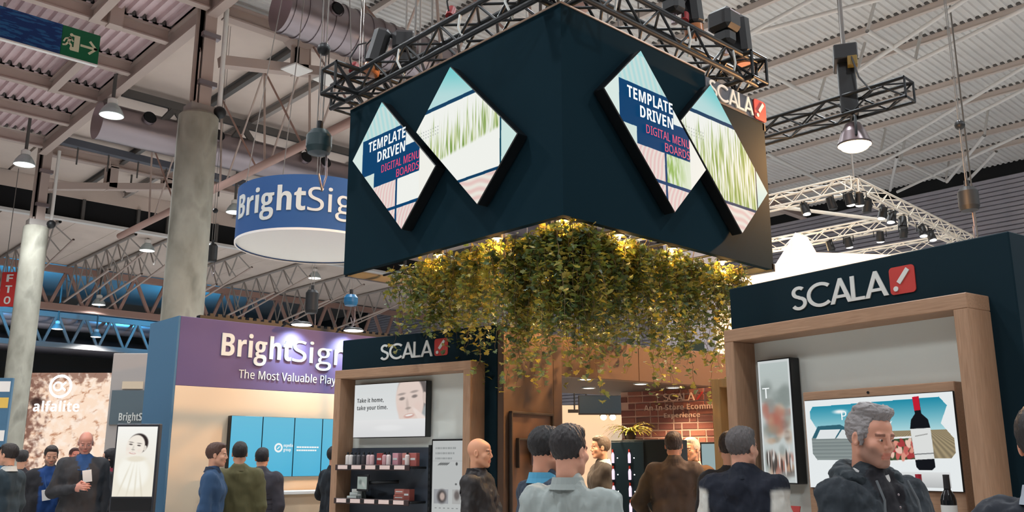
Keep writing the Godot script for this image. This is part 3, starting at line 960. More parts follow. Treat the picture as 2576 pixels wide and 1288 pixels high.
func advert_tall_woman() -> Image:
	var im := picture(150, 288, Color8(250, 248, 240))
	wash(im, Rect2(0, 0, 150, 288), Color8(252, 251, 246), Color8(236, 228, 208))
	blob(im, Vector2(76, 250), Vector2(82, 130), Color8(242, 236, 220), 0.06)
	face_print(im, Vector2(74, 84), 112.0, Color8(246, 238, 226), Color8(52, 44, 44), 0.16, false)
	blob(im, Vector2(70, 190), Vector2(60, 70), Color8(252, 250, 240), 0.2)
	for i in 4: blob(im, Vector2(40 + i * 22, 220 + i * 10), Vector2(3, 60), Color8(222, 214, 194, 150), 0.8, 0.3 - i * 0.15)
	blob(im, Vector2(78, 134), Vector2(34, 12), Color8(236, 228, 210), 0.4)
	return im

func wine_picture() -> Image:
	var im := picture(384, 192, Color8(236, 241, 242))
	var sky := PackedVector2Array([Vector2(22, 14), Vector2(352, 8), Vector2(368, 26), Vector2(350, 60), Vector2(376, 90), Vector2(376, 118), Vector2(366, 128), Vector2(26, 132), Vector2(14, 118), Vector2(14, 84), Vector2(30, 62), Vector2(14, 40), Vector2(14, 24)])
	for y in range(4, 136):
		for x in 384:
			if Geometry2D.is_point_in_polygon(Vector2(x, y), sky):
				var t := clampf((y - 10) / 62.0, 0, 1)
				var c := Color8(36, 142, 170).lerp(Color8(176, 218, 224), t)
				if y > 72:
					var g := sin((x - 300) * 0.5 / (0.2 + (y - 66) * 0.02)) * 0.5 + 0.5
					c = Color8(132, 120, 96).lerp(Color8(168, 152, 120), g) if x > 180 else Color8(120, 130, 130).lerp(Color8(150, 160, 158), fmod(y * 0.13, 1.0))
				im.set_pixel(x, y, c)
	poly_fill(im, PackedVector2Array([Vector2(16, 84), Vector2(34, 58), Vector2(98, 56), Vector2(120, 66), Vector2(180, 84)]), Color8(52, 100, 116))
	poly_fill(im, PackedVector2Array([Vector2(26, 86), Vector2(40, 66), Vector2(98, 66), Vector2(80, 86)]), Color8(230, 236, 236))
	poly_fill(im, PackedVector2Array([Vector2(84, 86), Vector2(102, 67), Vector2(150, 70), Vector2(160, 88)]), Color8(222, 230, 230))
	poly_fill(im, PackedVector2Array([Vector2(190, 70), Vector2(236, 52), Vector2(214, 84)]), Color8(236, 240, 240))
	blob(im, Vector2(100, 28), Vector2(16, 4), Color8(250, 250, 250), 0.8)
	# inset photo of sliced meat
	poly_fill(im, PackedVector2Array([Vector2(214, 86), Vector2(296, 84), Vector2(298, 134), Vector2(218, 138)]), Color8(240, 242, 242))
	poly_fill(im, PackedVector2Array([Vector2(219, 90), Vector2(292, 88), Vector2(294, 130), Vector2(222, 133)]), Color8(62, 78, 52))
	for i in 26:
		blob(im, Vector2(226 + (i * 37 % 64), 95 + (i * 23 % 34)), Vector2(9, 5), [Color8(196, 98, 92), Color8(222, 150, 132), Color8(168, 62, 64), Color8(236, 196, 180)][i % 4], 0.25, i * 0.7)
	# the bottle in the picture
	var glass := Color8(20, 22, 28)
	poly_fill(im, PackedVector2Array([Vector2(291, 8), Vector2(306, 8), Vector2(308, 40), Vector2(322, 52), Vector2(326, 70), Vector2(328, 146), Vector2(320, 152), Vector2(290, 152), Vector2(284, 146), Vector2(278, 70), Vector2(282, 52), Vector2(293, 40)]), glass)
	poly_fill(im, PackedVector2Array([Vector2(290, 6), Vector2(306, 5), Vector2(307, 33), Vector2(292, 34)]), Color8(196, 30, 52))
	poly_fill(im, PackedVector2Array([Vector2(278, 70), Vector2(326, 69), Vector2(328, 130), Vector2(283, 132)]), Color8(226, 228, 226))
	poly_fill(im, PackedVector2Array([Vector2(282, 120), Vector2(328, 118), Vector2(328, 120), Vector2(282, 122)]), Color8(120, 122, 124))
	poly_fill(im, PackedVector2Array([Vector2(288, 84), Vector2(318, 80), Vector2(318, 82), Vector2(288, 86)]), Color8(160, 160, 158))
	# lower strip
	wash(im, Rect2(60, 156, 300, 30), Color8(226, 228, 228), Color8(188, 190, 190))
	for y in range(150, 190): im.fill_rect(Rect2i(372, y, 12, 1), Color8(236, 241, 242))
	im.resize(768, 384, Image.INTERPOLATE_CUBIC)
	return im

func tall_food_picture() -> Image:
	var im := picture(96, 288, Color8(214, 222, 220))
	wash(im, Rect2(0, 0, 96, 100), Color8(206, 218, 216), Color8(196, 204, 200))
	var r := RandomNumberGenerator.new(); r.seed = 4
	var cs := [Color8(150, 160, 156), Color8(206, 170, 140), Color8(190, 120, 104), Color8(170, 150, 128), Color8(226, 216, 204), Color8(120, 112, 106)]
	for i in 60:
		var y := 60.0 + r.randf() * 210
		var c: Color = cs[r.randi() % (3 if y < 150 else 6)]
		if y < 110: c = cs[0]
		c.a = 0.6
		blob(im, Vector2(10 + r.randf() * 78, y), Vector2(8 + r.randf() * 14, 6 + r.randf() * 14), c, 0.6)
	for i in 18:
		blob(im, Vector2(12 + r.randf() * 74, 225 + r.randf() * 30), Vector2(2.5, 14 + r.randf() * 14), [Color8(236, 234, 230), Color8(84, 78, 74)][i % 2], 0.4)
	im.fill_rect(Rect2i(0, 0, 96, 6), Color8(226, 232, 232))
	im.fill_rect(Rect2i(0, 0, 5, 288), Color8(232, 238, 238))
	im.fill_rect(Rect2i(91, 0, 5, 288), Color8(232, 238, 238))
	return im

func page_picture() -> Image:
	var im := picture(120, 300, Color8(224, 227, 226))
	for k in 3:
		for i in 12 - k: im.fill_rect(Rect2i(12 + i * 7, 20 + k * 16, 4 + (i * 5 % 3), 6), Color8(176, 180, 180))
	im.fill_rect(Rect2i(0, 62, 120, 2), Color8(206, 208, 208))
	for i in 5: blob(im, Vector2(30 + i * 8, 72), Vector2(8, 2), Color8(120, 122, 122), 0.6, -0.5)
	blob(im, Vector2(98, 72), Vector2(4, 5), Color8(90, 92, 92), 0.4)
	blob(im, Vector2(96, 134), Vector2(4, 3), Color8(120, 122, 122), 0.4)
	im.fill_rect(Rect2i(8, 150, 58, 44), Color8(186, 188, 192))
	blob(im, Vector2(40, 172), Vector2(18, 20), Color8(90, 84, 84), 0.4)
	blob(im, Vector2(42, 172), Vector2(10, 12), Color8(222, 200, 190), 0.4)
	im.fill_rect(Rect2i(82, 150, 34, 44), Color8(206, 206, 204))
	blob(im, Vector2(100, 168), Vector2(10, 14), Color8(130, 122, 120), 0.5)
	for i in 6: im.fill_rect(Rect2i(12 + i * 17, 206, 8, 3), Color8(170, 172, 172))
	return im

func rocky_picture() -> Image:
	var im := picture(288, 352, Color8(240, 214, 190))
	var f := FastNoiseLite.new(); f.seed = 12; f.noise_type = FastNoiseLite.TYPE_CELLULAR; f.frequency = 0.016
	f.cellular_return_type = FastNoiseLite.RETURN_DISTANCE2_SUB; f.cellular_jitter = 1.0
	var g := FastNoiseLite.new(); g.seed = 3; g.frequency = 0.02; g.fractal_octaves = 5
	for y in 352:
		for x in 288:
			var e := f.get_noise_2d(x + y * 0.45 + g.get_noise_2d(x, y) * 14, y * 1.15)
			var b := g.get_noise_2d(x * 1.4, y * 1.4)
			var c := Color8(190, 138, 108).lerp(Color8(250, 222, 198), smoothstep(-0.97, -0.8, e))
			c = c.lerp(Color8(255, 246, 236), clampf(b + 0.1, 0, 0.5))
			var edge := smoothstep(70, 5, x + g.get_noise_2d(x * 2.0, y * 2.0) * 60) * smoothstep(-0.35, 0.25, b + 0.15)
			edge = maxf(edge, smoothstep(34, 8, y + b * 40) * 0.8)
			c = c.lerp(Color8(116, 78, 66), edge * 0.85)
			im.set_pixel(x, y, c)
	blob(im, Vector2(24, 92), Vector2(22, 14), Color8(52, 36, 34, 220), 0.5)
	return im

func tilted_picture(kind: int) -> Image:
	# 16:9 display turned by 45 degrees; what it shows stays upright. h to the right, v up, in metres from its middle
	var im := picture(400, 226, Color.WHITE)
	var A := 0.59
	var B := 0.327
	var blue := Color8(0, 64, 110)
	var f := FastNoiseLite.new(); f.seed = 5; f.frequency = 1.0; f.fractal_octaves = 3
	for j in 226:
		for i in 400:
			var a := ((i + 0.5) / 400.0 * 2 - 1) * A
			var b := ((j + 0.5) / 226.0 * 2 - 1) * B
			var h := 0.7071 * (a - b)
			var v := -0.7071 * (a + b)
			var c := Color8(244, 246, 240)
			if kind < 2:
				if v > 0.33: c = Color8(176, 220, 220).lerp(Color8(206, 226, 222), 0.5 + 0.5 * sin(h * 95 + v * 30)) if v < 0.6 else Color8(160, 216, 218)
				elif h > 0.215 and v > 0.115: c = Color8(238, 244, 240)
				elif h > 0.425: c = Color8(244, 244, 236)
				elif h < -0.475: c = Color8(220, 236, 230)
				elif h < -0.27 and v < -0.03: c = Color8(214, 230, 222)
				elif v > -0.17: c = blue
				elif absf(h - 0.09) < 0.013 or absf(v + 0.43) < 0.014: c = blue
				elif h < 0.09 or v < -0.43: c = Color8(232, 196, 194).lerp(Color8(236, 228, 220), 0.5 + 0.5 * sin((h * 1.6 - v * 0.5) * 80 + sin(v * 20) * 1.5))
				elif kind == 1:
					c = Color8(226, 236, 214).lerp(Color8(150, 186, 96), clampf(0.5 + f.get_noise_2d(h * 22, v * 5) * 1.4, 0, 1) * smoothstep(0.42, 0.16, h))
			else:
				if v > 0.345: c = Color8(186, 222, 222).lerp(Color8(112, 204, 206), smoothstep(0.3, 0.62, v + h * 0.3))
				elif v > 0.31: c = Color8(10, 62, 98)
				elif v < -0.42: c = Color8(232, 200, 194).lerp(Color8(238, 234, 224), 0.5 + 0.5 * sin(v * 90 + h * 14 + sin(h * 22)))
				elif v < -0.395: c = Color8(10, 62, 98)
				elif h > 0.47: c = Color8(206, 232, 226)
				elif h > 0.452: c = Color8(6, 70, 92)
				else:
					var lim := 0.1 if kind == 2 else 0.26
					var top := lim * (0.4 + 0.6 * smoothstep(-0.5, 0.4, h)) + f.get_noise_2d(h * 30, 3.0) * 0.3
					var bottom := -0.12 if kind == 2 else -0.6
					var k := smoothstep(top + 0.12, top - 0.1, v) * smoothstep(bottom - 0.02 + h * 0.12, bottom + 0.02 + h * 0.12, v)
					var g := Color8(196, 208, 150).lerp(Color8(118, 152, 66), clampf(0.5 + f.get_noise_2d(h * 34 + v * 3, v * 2) * 1.7, 0, 1))
					c = c.lerp(g, k * clampf(0.55 + f.get_noise_2d(h * 26, 8 + v * 2) * 1.5, 0, 1))
					if h < -0.33 and absf(v - 0.12) < 0.05 and fmod(absf(h) * 30, 1.0) < 0.35 and fmod(v * 34 + 9, 1.0) < 0.4: c = c.lerp(Color8(120, 130, 130), 0.5)
			im.set_pixel(i, j, c)
	return im

# a flat display: a housing with a lit face, standing at the origin of parent, its face towards +z
func panel_display(parent: Node, c: Vector3, w: float, h: float, deep: float, img: StandardMaterial3D, rim := 0.012, rimmat: Material = null) -> void:
	var s := MB.new()
	s.cbox(c - Vector3(0, 0, deep / 2), Vector3(w, h, deep), 0.004)
	part(parent, "housing", s, rimmat if rimmat else M.screen_edge)
	s = MB.new()
	var a := w / 2 - rim
	var b := h / 2 - rim
	s.uvquad(c + Vector3(-a, -b, 0.002), c + Vector3(a, -b, 0.002), c + Vector3(a, b, 0.002), c + Vector3(-a, b, 0.002))
	part(parent, "lit_screen", s, img)

# ================================================================ the two navy display walls
func display_wall(label: String, at: Vector3, turn: float, wide: float, outer: float) -> Node3D:
	var t := thing("display_wall", label, "display wall", at, turn, "navy display walls of the stand")
	var s := MB.new(); s.cbox(Vector3(wide / 2, 1.375, -0.45), Vector3(wide, 2.75, 0.9), 0.006); part(t, "core", s, M.navy)
	s = MB.new(); s.cbox(Vector3(0.165, 1.175, 0.105), Vector3(0.08, 2.35, 0.21), 0.004); part(t, "frame_stile", s, M.wood_up)
	s = MB.new(); s.cbox(Vector3(outer - 0.04, 1.175, 0.105), Vector3(0.08, 2.35, 0.21), 0.004); part(t, "frame_stile", s, M.wood_up)
	s = MB.new(); s.cbox(Vector3((0.125 + outer) / 2, 2.39, 0.105), Vector3(outer - 0.125, 0.08, 0.21), 0.004); part(t, "frame_rail", s, M.wood_across)
	s = MB.new(); s.box(Vector3((0.125 + outer) / 2, 1.2, 0.006), Vector3(outer - 0.285, 2.3, 0.012)); part(t, "back_panel", s, M.panel_grey)
	return t

func product(called: String, label: String, x: float, y: float, z: float, w: float, h: float, d: float, col: Color, turn: float, at: Transform3D, capped: bool, group: String) -> void:
	var g := at * Vector3(x, y, z)
	var t := thing(called, label, "cosmetics" if capped else "box", g, turn + rng.randf_range(-0.12, 0.12), group)
	var m := mat("ware_%02x%02x%02x" % [col.r8, col.g8, col.b8], col, 0.4)
	var s := MB.new()
	if capped:
		s.lathe([Vector2(0, 0), Vector2(w / 2, 0.003), Vector2(w / 2, h * 0.72), Vector2(w * 0.36, h * 0.8), Vector2(w * 0.2, h * 0.82)], Vector3.ZERO, 14)
		part(t, "bottle_body", s, m)
		s = MB.new(); s.lathe([Vector2(w * 0.24, h * 0.8), Vector2(w * 0.24, h * 0.97), Vector2(w * 0.2, h), Vector2(0, h)], Vector3.ZERO, 12)
		part(t, "bottle_cap", s, M.black_plastic)
	else:
		s.cbox(Vector3(0, h / 2, 0), Vector3(w, h, d), 0.003); part(t, "carton", s, m)
		s = MB.new(); s.box(Vector3(0, h * 0.55, d / 2 + 0.001), Vector3(w * 0.7, h * 0.16, 0.002)); part(t, "printed_band", s, M.white_letter)

func left_stand() -> void:
	var at := Vector3(4.719, 0, -7.57)
	var turn := deg_to_rad(-77.18)
	var X := Transform3D(Basis(Vector3.UP, turn), at)
	var t := display_wall("navy wall with cosmetics shelves, white capitals and a wooden frame, beside the brown passage", at, turn, 1.866, 1.742)
	five_letters(t, Vector3(0.512, 2.522, 0), 0.148, 0.642, M.white_letter, 0.007)
	red_mark(t, Vector3(1.172, 2.521, 0), 0.156, 0.006)
	# landscape display
	var d := thing("wall_display", "landscape display with a smiling woman's face and grey slogan", "display", X * Vector3(0.727, 1.8, 0.1), turn)
	panel_display(d, Vector3(0, 0.248, 0), 0.885, 0.497, 0.075, shown("show_face", advert_face(), 0.86), 0.006)
	put_words(d, "slogan", "Take it home,", Vector3(-0.4, 0.33, 0.003), 0.038, 0.335, mat("grey_print", Color8(96, 100, 102), 0.6), true, 0.001)
	put_words(d, "slogan", "take your time.", Vector3(-0.4, 0.255, 0.003), 0.038, 0.385, M.grey_print, true, 0.001)
	# portrait display
	d = thing("wall_display", "white portrait display of text and pictures behind the bald man", "display", X * Vector3(1.395, 0.93, 0.07), turn)
	panel_display(d, Vector3(0, 0.425, 0), 0.36, 0.85, 0.05, shown("show_page", page_picture(), 0.62), 0.016)
	# shelving
	var sh := thing("shelf_unit", "dark cosmetics shelf unit with price strips inside the wooden frame", "shelves", X * Vector3(0.215, 0, 0.014), turn)
	var s := MB.new(); s.cbox(Vector3(0.475, 1.05, 0.012), Vector3(0.95, 1.32, 0.024), 0.004); part(sh, "backboard", s, mat("slate", Color8(62, 72, 84), 0.5))
	s = MB.new(); s.box(Vector3(0.965, 1.05, 0.02), Vector3(0.025, 1.36, 0.04)); part(sh, "upright", s, M.black_metal)
	for i in 22:
		s = MB.new(); s.box(Vector3(0.965, 0.5 + i * 0.055, 0.041), Vector3(0.012, 0.022, 0.003)); part(sh, "slot", s, M.black_gap)
	for y in [1.535, 1.24, 0.92]:
		s = MB.new(); s.cbox(Vector3(0.46, y, 0.11), Vector3(0.92, 0.02, 0.22), 0.004); var o := part(sh, "shelf", s, M.black_metal)
		s = MB.new(); s.cbox(Vector3(0.45, y, 0.225), Vector3(0.9, 0.05, 0.012), 0.004); part(o, "front_rail", s, mat("rail_dark", Color8(58, 42, 42), 0.5))
		for i in 5:
			s = MB.new(); s.box(Vector3(0.1 + i * 0.172, y + 0.002, 0.233), Vector3(0.12, 0.034, 0.004)); part(o, "price_strip", s, mat("strip_pale", Color8(236, 214, 206), 0.5))
		for i in 4:
			s = MB.new(); s.box(Vector3(0.186 + i * 0.172, y + 0.002, 0.233), Vector3(0.04, 0.026, 0.003)); part(o, "price_tag", s, M.black_plastic)
	var g := "cosmetics on the upper shelf"
	var w := Color8(232, 228, 224)
	var list := [[0.30, w, 1, "leftmost white cosmetics bottle with black cap on upper shelf"], [0.345, w, 1, "second white cosmetics bottle with black cap on upper shelf"], [0.395, Color8(70, 72, 76), 1, "first dark bottle beside the white ones on upper shelf"],
		[0.44, Color8(96, 96, 100), 1, "grey bottle beside the dark one on upper shelf"], [0.5, Color8(70, 66, 70), 1, "second dark bottle on the upper shelf"], [0.56, Color8(226, 196, 196), 1, "first pale pink bottle on the upper shelf"], [0.605, Color8(222, 188, 190), 1, "second pale pink bottle on the upper shelf"],
		[0.68, Color8(158, 66, 64), 0, "tall dark red carton on the upper shelf"], [0.755, Color8(214, 168, 172), 1, "pink bottle right of the red carton"], [0.805, Color8(236, 220, 218), 1, "whitish bottle right of the red carton"], [0.87, Color8(206, 150, 160), 0, "pink carton right of the whitish bottle"],
		[0.985, Color8(196, 130, 122), 0, "small rose carton near the shelf's end"], [1.025, Color8(238, 226, 222), 1, "white bottle between two rose cartons"], [1.075, Color8(176, 100, 94), 0, "last rose carton at the right of upper shelf"]]
	for e in list:
		var big: bool = e[2] == 0
		product("cosmetics_carton" if big else "cosmetics_bottle", e[3], e[0], 1.546, 0.17 if not big else 0.13, 0.075 if big else 0.042, 0.115 if big else 0.125, 0.05, e[1], turn, X, not big, g)
	g = "cartons on the lower shelf"
	var low := [[0.36, 0.12, 0.03, Color8(206, 214, 210), "lowest pale carton left of the tablet", 0.0], [0.385, 0.1, 0.03, Color8(190, 200, 196), "middle pale carton left of the tablet", 0.031], [0.40, 0.08, 0.03, Color8(214, 218, 212), "top pale carton left of the tablet", 0.062],
		[0.455, 0.05, 0.075, Color8(120, 130, 128), "grey-green carton under the tablet", 0.0], [0.93, 0.12, 0.05, Color8(168, 98, 88), "lower brick-red carton on the lower shelf", 0.0], [0.935, 0.11, 0.05, Color8(182, 112, 100), "upper brick-red carton on the lower shelf", 0.051], [1.02, 0.07, 0.1, Color8(150, 84, 76), "tall brick-red carton at the lower shelf's end", 0.0]]
	for e in low:
		product("cosmetics_carton", e[4], e[0], 1.251 + e[5], 0.13, e[1], e[2], 0.07, e[3], turn, X, false, g)
	# tablet on its arm
	d = thing("tablet", "small black tablet on a wall arm above the lower shelf", "tablet", X * Vector3(0.55, 1.4, 0.22), turn - 0.28)
	s = MB.new(); s.cbox(Vector3.ZERO, Vector3(0.2, 0.145, 0.016), 0.006); part(d, "case", s, M.black_plastic)
	var im := picture(96, 64, Color8(196, 210, 202)); blob(im, Vector2(30, 28), Vector2(16, 12), Color8(150, 160, 156), 0.6); blob(im, Vector2(62, 40), Vector2(20, 10), Color8(224, 230, 224), 0.5, 0.6)
	s = MB.new(); s.uvquad(Vector3(-0.082, -0.054, 0.009), Vector3(0.082, -0.054, 0.009), Vector3(0.082, 0.054, 0.009), Vector3(-0.082, 0.054, 0.009)); part(d, "lit_screen", s, shown("show_tablet", im, 0.5))
	s = MB.new(); s.path([Vector3(0.02, 0, -0.01), Vector3(0.14, 0.005, -0.06), Vector3(0.22, 0.01, -0.14), Vector3(0.25, 0.01, -0.22)], 0.014, 8); part(d, "arm", s, M.black_metal)

func right_stand() -> void:
	var at := Vector3(5.202, 0, -3.425)
	var turn := deg_to_rad(-99.43)
	var X := Transform3D(Basis(Vector3.UP, turn), at)
	var t := display_wall("nearest navy wall with white capitals, a wooden frame and the wine display", at, turn, 1.922, 1.782)
	five_letters(t, Vector3(0.53, 2.522, 0), 0.15, 0.685, M.white_letter, 0.007)
	red_mark(t, Vector3(1.228, 2.517, 0), 0.158, 0.006)
	# tall narrow display
	var d := thing("wall_display", "tall narrow display with a blurred food picture inside the wooden frame", "display", X * Vector3(0.428, 1.46, 0.1), turn)
	panel_display(d, Vector3(0, 0.38, 0), 0.265, 0.765, 0.085, shown("show_food", tall_food_picture(), 0.75), 0.008)
	put_words(d, "letter", "T", Vector3(-0.098, 0.52, 0.003), 0.065, 0.055, glow("print_glow", Color(0.95, 0.97, 0.97), 0.95), false, 0.001)
	# wooden cabinet with the wine display
	d = thing("wooden_cabinet", "wooden display box with the wine screen, behind the grey-haired man", "cabinet", X * Vector3(1.12, 0, 0.014), turn)
	var s := MB.new(); s.cbox(Vector3(0, 1.0, 0.043), Vector3(0.965, 2.0, 0.086), 0.004); part(d, "body", s, M.wood_across)
	s = MB.new(); s.tube(Vector3(-0.03, 1.972, 0.085), Vector3(-0.03, 1.972, 0.089), 0.008, 14); part(d, "camera_hole", s, M.black_gap)
	s = MB.new(); s.cbox(Vector3(0.0, 1.2, 0.18), Vector3(0.965, 0.03, 0.19), 0.004); part(d, "ledge", s, M.wood_across)
	var w := thing("wall_display", "wide wine advertisement screen set in the wooden box", "display", X * Vector3(1.128, 1.44, 0.102), turn)
	panel_display(w, Vector3(0, 0.255, 0.012), 0.945, 0.51, 0.012, shown("show_wine", wine_picture(), 0.92), 0.004)
	put_words(w, "printed_letter", "P", Vector3(-0.215, 0.385, 0.015), 0.05, 0.035, M.print_glow, false, 0.001)
	for e in [[1.585, "dark wine bottle standing on the ledge at the screen's corner", Color8(40, 40, 42)], [1.435, "wine bottle with a red capsule on the ledge, half behind the man", Color8(176, 32, 52)]]:
		var b := thing("wine_bottle", e[1], "bottle", X * Vector3(e[0], 1.216, 0.235), turn, "wine bottles on the ledge")
		s = MB.new(); s.lathe([Vector2(0, 0), Vector2(0.036, 0.004), Vector2(0.037, 0.19), Vector2(0.03, 0.215), Vector2(0.016, 0.24), Vector2(0.0135, 0.3), Vector2(0.0145, 0.31), Vector2(0, 0.31)], Vector3.ZERO, 20); part(b, "glass_body", s, mat("bottle_glass", Color8(18, 22, 24), 0.12))
		s = MB.new(); s.lathe([Vector2(0.0375, 0.07), Vector2(0.0378, 0.071), Vector2(0.0378, 0.165), Vector2(0.0375, 0.166)], Vector3.ZERO, 20); part(b, "paper_label", s, mat("bottle_label", Color8(206, 208, 204), 0.7))
		s = MB.new(); s.lathe([Vector2(0.0165, 0.245), Vector2(0.0155, 0.3), Vector2(0.016, 0.313), Vector2(0, 0.314)], Vector3.ZERO, 16); part(b, "capsule", s, mat("capsule_%d" % int(e[0] * 1000), e[2], 0.35))
	# leaflets in a small stand on the left part of the wall
	var lf := thing("leaflet_holder", "small holder of white leaflets under the tall narrow display", "leaflets", X * Vector3(0.435, 1.16, 0.13), turn)
	s = MB.new(); s.cbox(Vector3(0, 0.015, 0), Vector3(0.34, 0.03, 0.2), 0.004); part(lf, "tray", s, M.white_letter)
	for i in 3:
		s = MB.new(); s.box(Vector3(-0.1 + i * 0.1, 0.1, 0.02 * i - 0.03), Vector3(0.085, 0.15, 0.006), Basis(Vector3.RIGHT, -0.3)); part(lf, "leaflet", s, [M.white_cloth, M.cream_wall, M.logo_red][i])
	s = MB.new(); s.cbox(Vector3(0, -0.57, 0), Vector3(0.36, 1.14, 0.22), 0.006); part(lf, "pedestal", s, M.wood_up)

# ================================================================ brown passage between the walls, and what is seen through it
func portal_room() -> void:
	var turn := deg_to_rad(12.0)
	var at := Vector3(5.156, 0, -5.687)
	var p := thing("brown_side_wall", "brown panelled side wall with an inset door next to the cosmetics wall", "wall panel", at, turn)
	var s := MB.new(); s.cbox(Vector3(0.4, 1.375, -0.04), Vector3(0.79, 2.75, 0.07), 0.004); part(p, "panel", s, M.brown_panel)
	s = MB.new(); s.cbox(Vector3(0.873, 1.375, -0.04), Vector3(0.15, 2.75, 0.07), 0.004); part(p, "panel", s, M.brown_panel)
	s = MB.new(); s.box(Vector3(0.41, 1.0, 0.004), Vector3(0.66, 2.0, 0.008)); var dr := part(p, "inset_door", s, mat("brown_door", Color8(110, 80, 60), 0.6))
	for e in [[0.085, 1.0, 0.02, 2.02], [0.735, 1.0, 0.02, 2.02]]:
		s = MB.new(); s.cbox(Vector3(e[0], e[1], 0.016), Vector3(e[2], e[3], 0.032), 0.003); part(dr, "moulding", s, M.brown_dark)
	s = MB.new(); s.cbox(Vector3(0.41, 2.0, 0.016), Vector3(0.67, 0.02, 0.032), 0.003); part(dr, "moulding", s, M.brown_dark)
	s = MB.new(); s.cbox(Vector3(0.42, 1.775, 0.02), Vector3(0.48, 0.018, 0.04), 0.003); part(p, "niche_edge", s, M.brown_dark)
	s = MB.new(); s.cbox(Vector3(0.18, 1.66, 0.02), Vector3(0.018, 0.25, 0.04), 0.003); part(p, "niche_edge", s, M.brown_dark)
	var X := Transform3D(Basis(Vector3.UP, turn), at)
	var k := thing("kiosk_tablet", "silver-framed tablet kiosk fixed to the brown wall", "tablet", X * Vector3(0.5, 1.56, 0.06), turn)
	s = MB.new(); s.cbox(Vector3(0, 0.09, 0), Vector3(0.34, 0.19, 0.024), 0.008); part(k, "case", s, M.galvanised)
	s = MB.new(); s.uvquad(Vector3(-0.15, 0.015, 0.0125), Vector3(0.15, 0.015, 0.0125), Vector3(0.15, 0.165, 0.0125), Vector3(-0.15, 0.165, 0.0125)); part(k, "lit_screen", s, glow("kiosk_glow", Color8(226, 228, 226), 0.75))
	s = MB.new(); s.box(Vector3(0, 0.09, -0.03), Vector3(0.08, 0.06, 0.05)); part(k, "mount", s, M.black_metal)
	# beam across the passage
	turn = deg_to_rad(-7.12)
	at = Vector3(6.05, 0, -5.96)
	X = Transform3D(Basis(Vector3.UP, turn), at)
	var b := thing("portal_beam", "brown beam spanning the passage under the ivy", "beam", at, turn)
	s = MB.new(); s.cbox(Vector3(0.55, 2.565, -0.06), Vector3(1.1, 0.37, 0.12), 0.004); part(b, "board", s, M.brown_panel)
	s = MB.new(); s.cbox(Vector3(1.775, 2.565, -0.06), Vector3(1.345, 0.37, 0.12), 0.004); part(b, "board", s, M.brown_panel)
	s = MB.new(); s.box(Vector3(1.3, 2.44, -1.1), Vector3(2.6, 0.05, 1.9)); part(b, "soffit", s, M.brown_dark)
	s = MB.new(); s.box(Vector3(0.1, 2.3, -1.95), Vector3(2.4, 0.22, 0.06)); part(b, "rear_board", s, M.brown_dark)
	s = MB.new(); s.cbox(Vector3(2.52, 1.2, -0.06), Vector3(0.14, 2.4, 0.14), 0.004); part(b, "post", s, M.brown_panel)
	for e in [[0.68, -0.35], [1.55, -0.45], [0.75, -1.1], [1.45, -1.2], [2.2, -0.6]]:
		s = MB.new(); s.lathe([Vector2(0, 0), Vector2(0.06, 0.002), Vector2(0.062, 0.012)], Vector3(e[0], 2.4, e[1]), 18)
		var o := part(b, "downlight", s, M.white_glow)
		s = MB.new(); s.lathe([Vector2(0.062, 0.0), Vector2(0.08, 0.0), Vector2(0.08, 0.014)], Vector3(e[0], 2.401, e[1]), 18); part(o, "ring", s, M.white_letter)
		var L := SpotLight3D.new(); L.name = "downlight_light"; b.add_child(L, true)
		L.position = Vector3(e[0], 2.385, e[1]); L.rotation_degrees = Vector3(-90, 0, 0); L.spot_angle = 62; L.light_energy = 4.0; L.light_color = Color(1, 0.88, 0.72); L.light_size = 0.06; L.spot_range = 12; L.spot_attenuation = 2; L.shadow_enabled = true
	# brick wall with its lettering
	turn = deg_to_rad(-77.18)
	at = Vector3(8.535, 0, -7.254)
	var w := thing("brick_wall", "red brick wall with pale lettering seen through the passage", "brick wall", at, turn)
	s = MB.new(); s.box(Vector3(0.75, 1.35, -0.047), Vector3(1.5, 2.7, 0.1)); part(w, "mortar", s, mat("mortar", Color8(214, 180, 164), 0.9))
	var bm := []
	for i in 4: bm.append(grainy("brick_%d" % i, [[Color8(132, 78, 68), Color8(150, 94, 82)], [Color8(118, 70, 64), Color8(136, 84, 76)], [Color8(144, 92, 78), Color8(160, 106, 90)], [Color8(108, 72, 68), Color8(126, 84, 76)]][i], Vector3(9, 9, 9), 0.03, 0.85, 4, 40 + i))
	var full := MB.new(); full.cbox(Vector3.ZERO, Vector3(0.182, 0.066, 0.03), 0.004)
	var half := MB.new(); half.cbox(Vector3.ZERO, Vector3(0.085, 0.066, 0.03), 0.004)
	var fm := full.mesh()
	var hm := half.mesh()
	for r in 26:
		var x := 0.0 if r % 2 == 0 else -0.1
		var n := 0
		while x < 1.49:
			var short := (n + r) % 3 == 2
			var l := 0.088 if short else 0.185
			if x > -0.02 and x + l < 1.5:
				var o := inst("brick", hm if short else fm, bm[rng.randi() % 4], w)
				o.position = Vector3(x + l / 2, 0.66 + r * 0.083, -0.004 + rng.randf() * 0.006)
			x += l + 0.014; n += 1
	var pale := mat("pale_print", Color8(232, 200, 180), 0.6)
	five_letters(w, Vector3(0.575, 2.285, 0.014), 0.09, 0.40, pale, 0.008)
	s = MB.new(); s.bar(Vector3(1.0, 2.29, 0.016), Vector3(1.075, 2.375, 0.016), 0.006, 0.022, Vector3(-0.76, 0.65, 0)); part(w, "red_slash", s, M.logo_red)
	put_words(w, "lettering", "An In-Store Ecommerce", Vector3(0.317, 2.18, 0.014), 0.062, 1.08, pale, true, 0.006)
	put_words(w, "lettering", "Experience", Vector3(0.575, 2.09, 0.014), 0.052, 0.455, pale, true, 0.006)
	# black dispenser with lit niches
	at = Vector3(7.02, 0, -6.12)
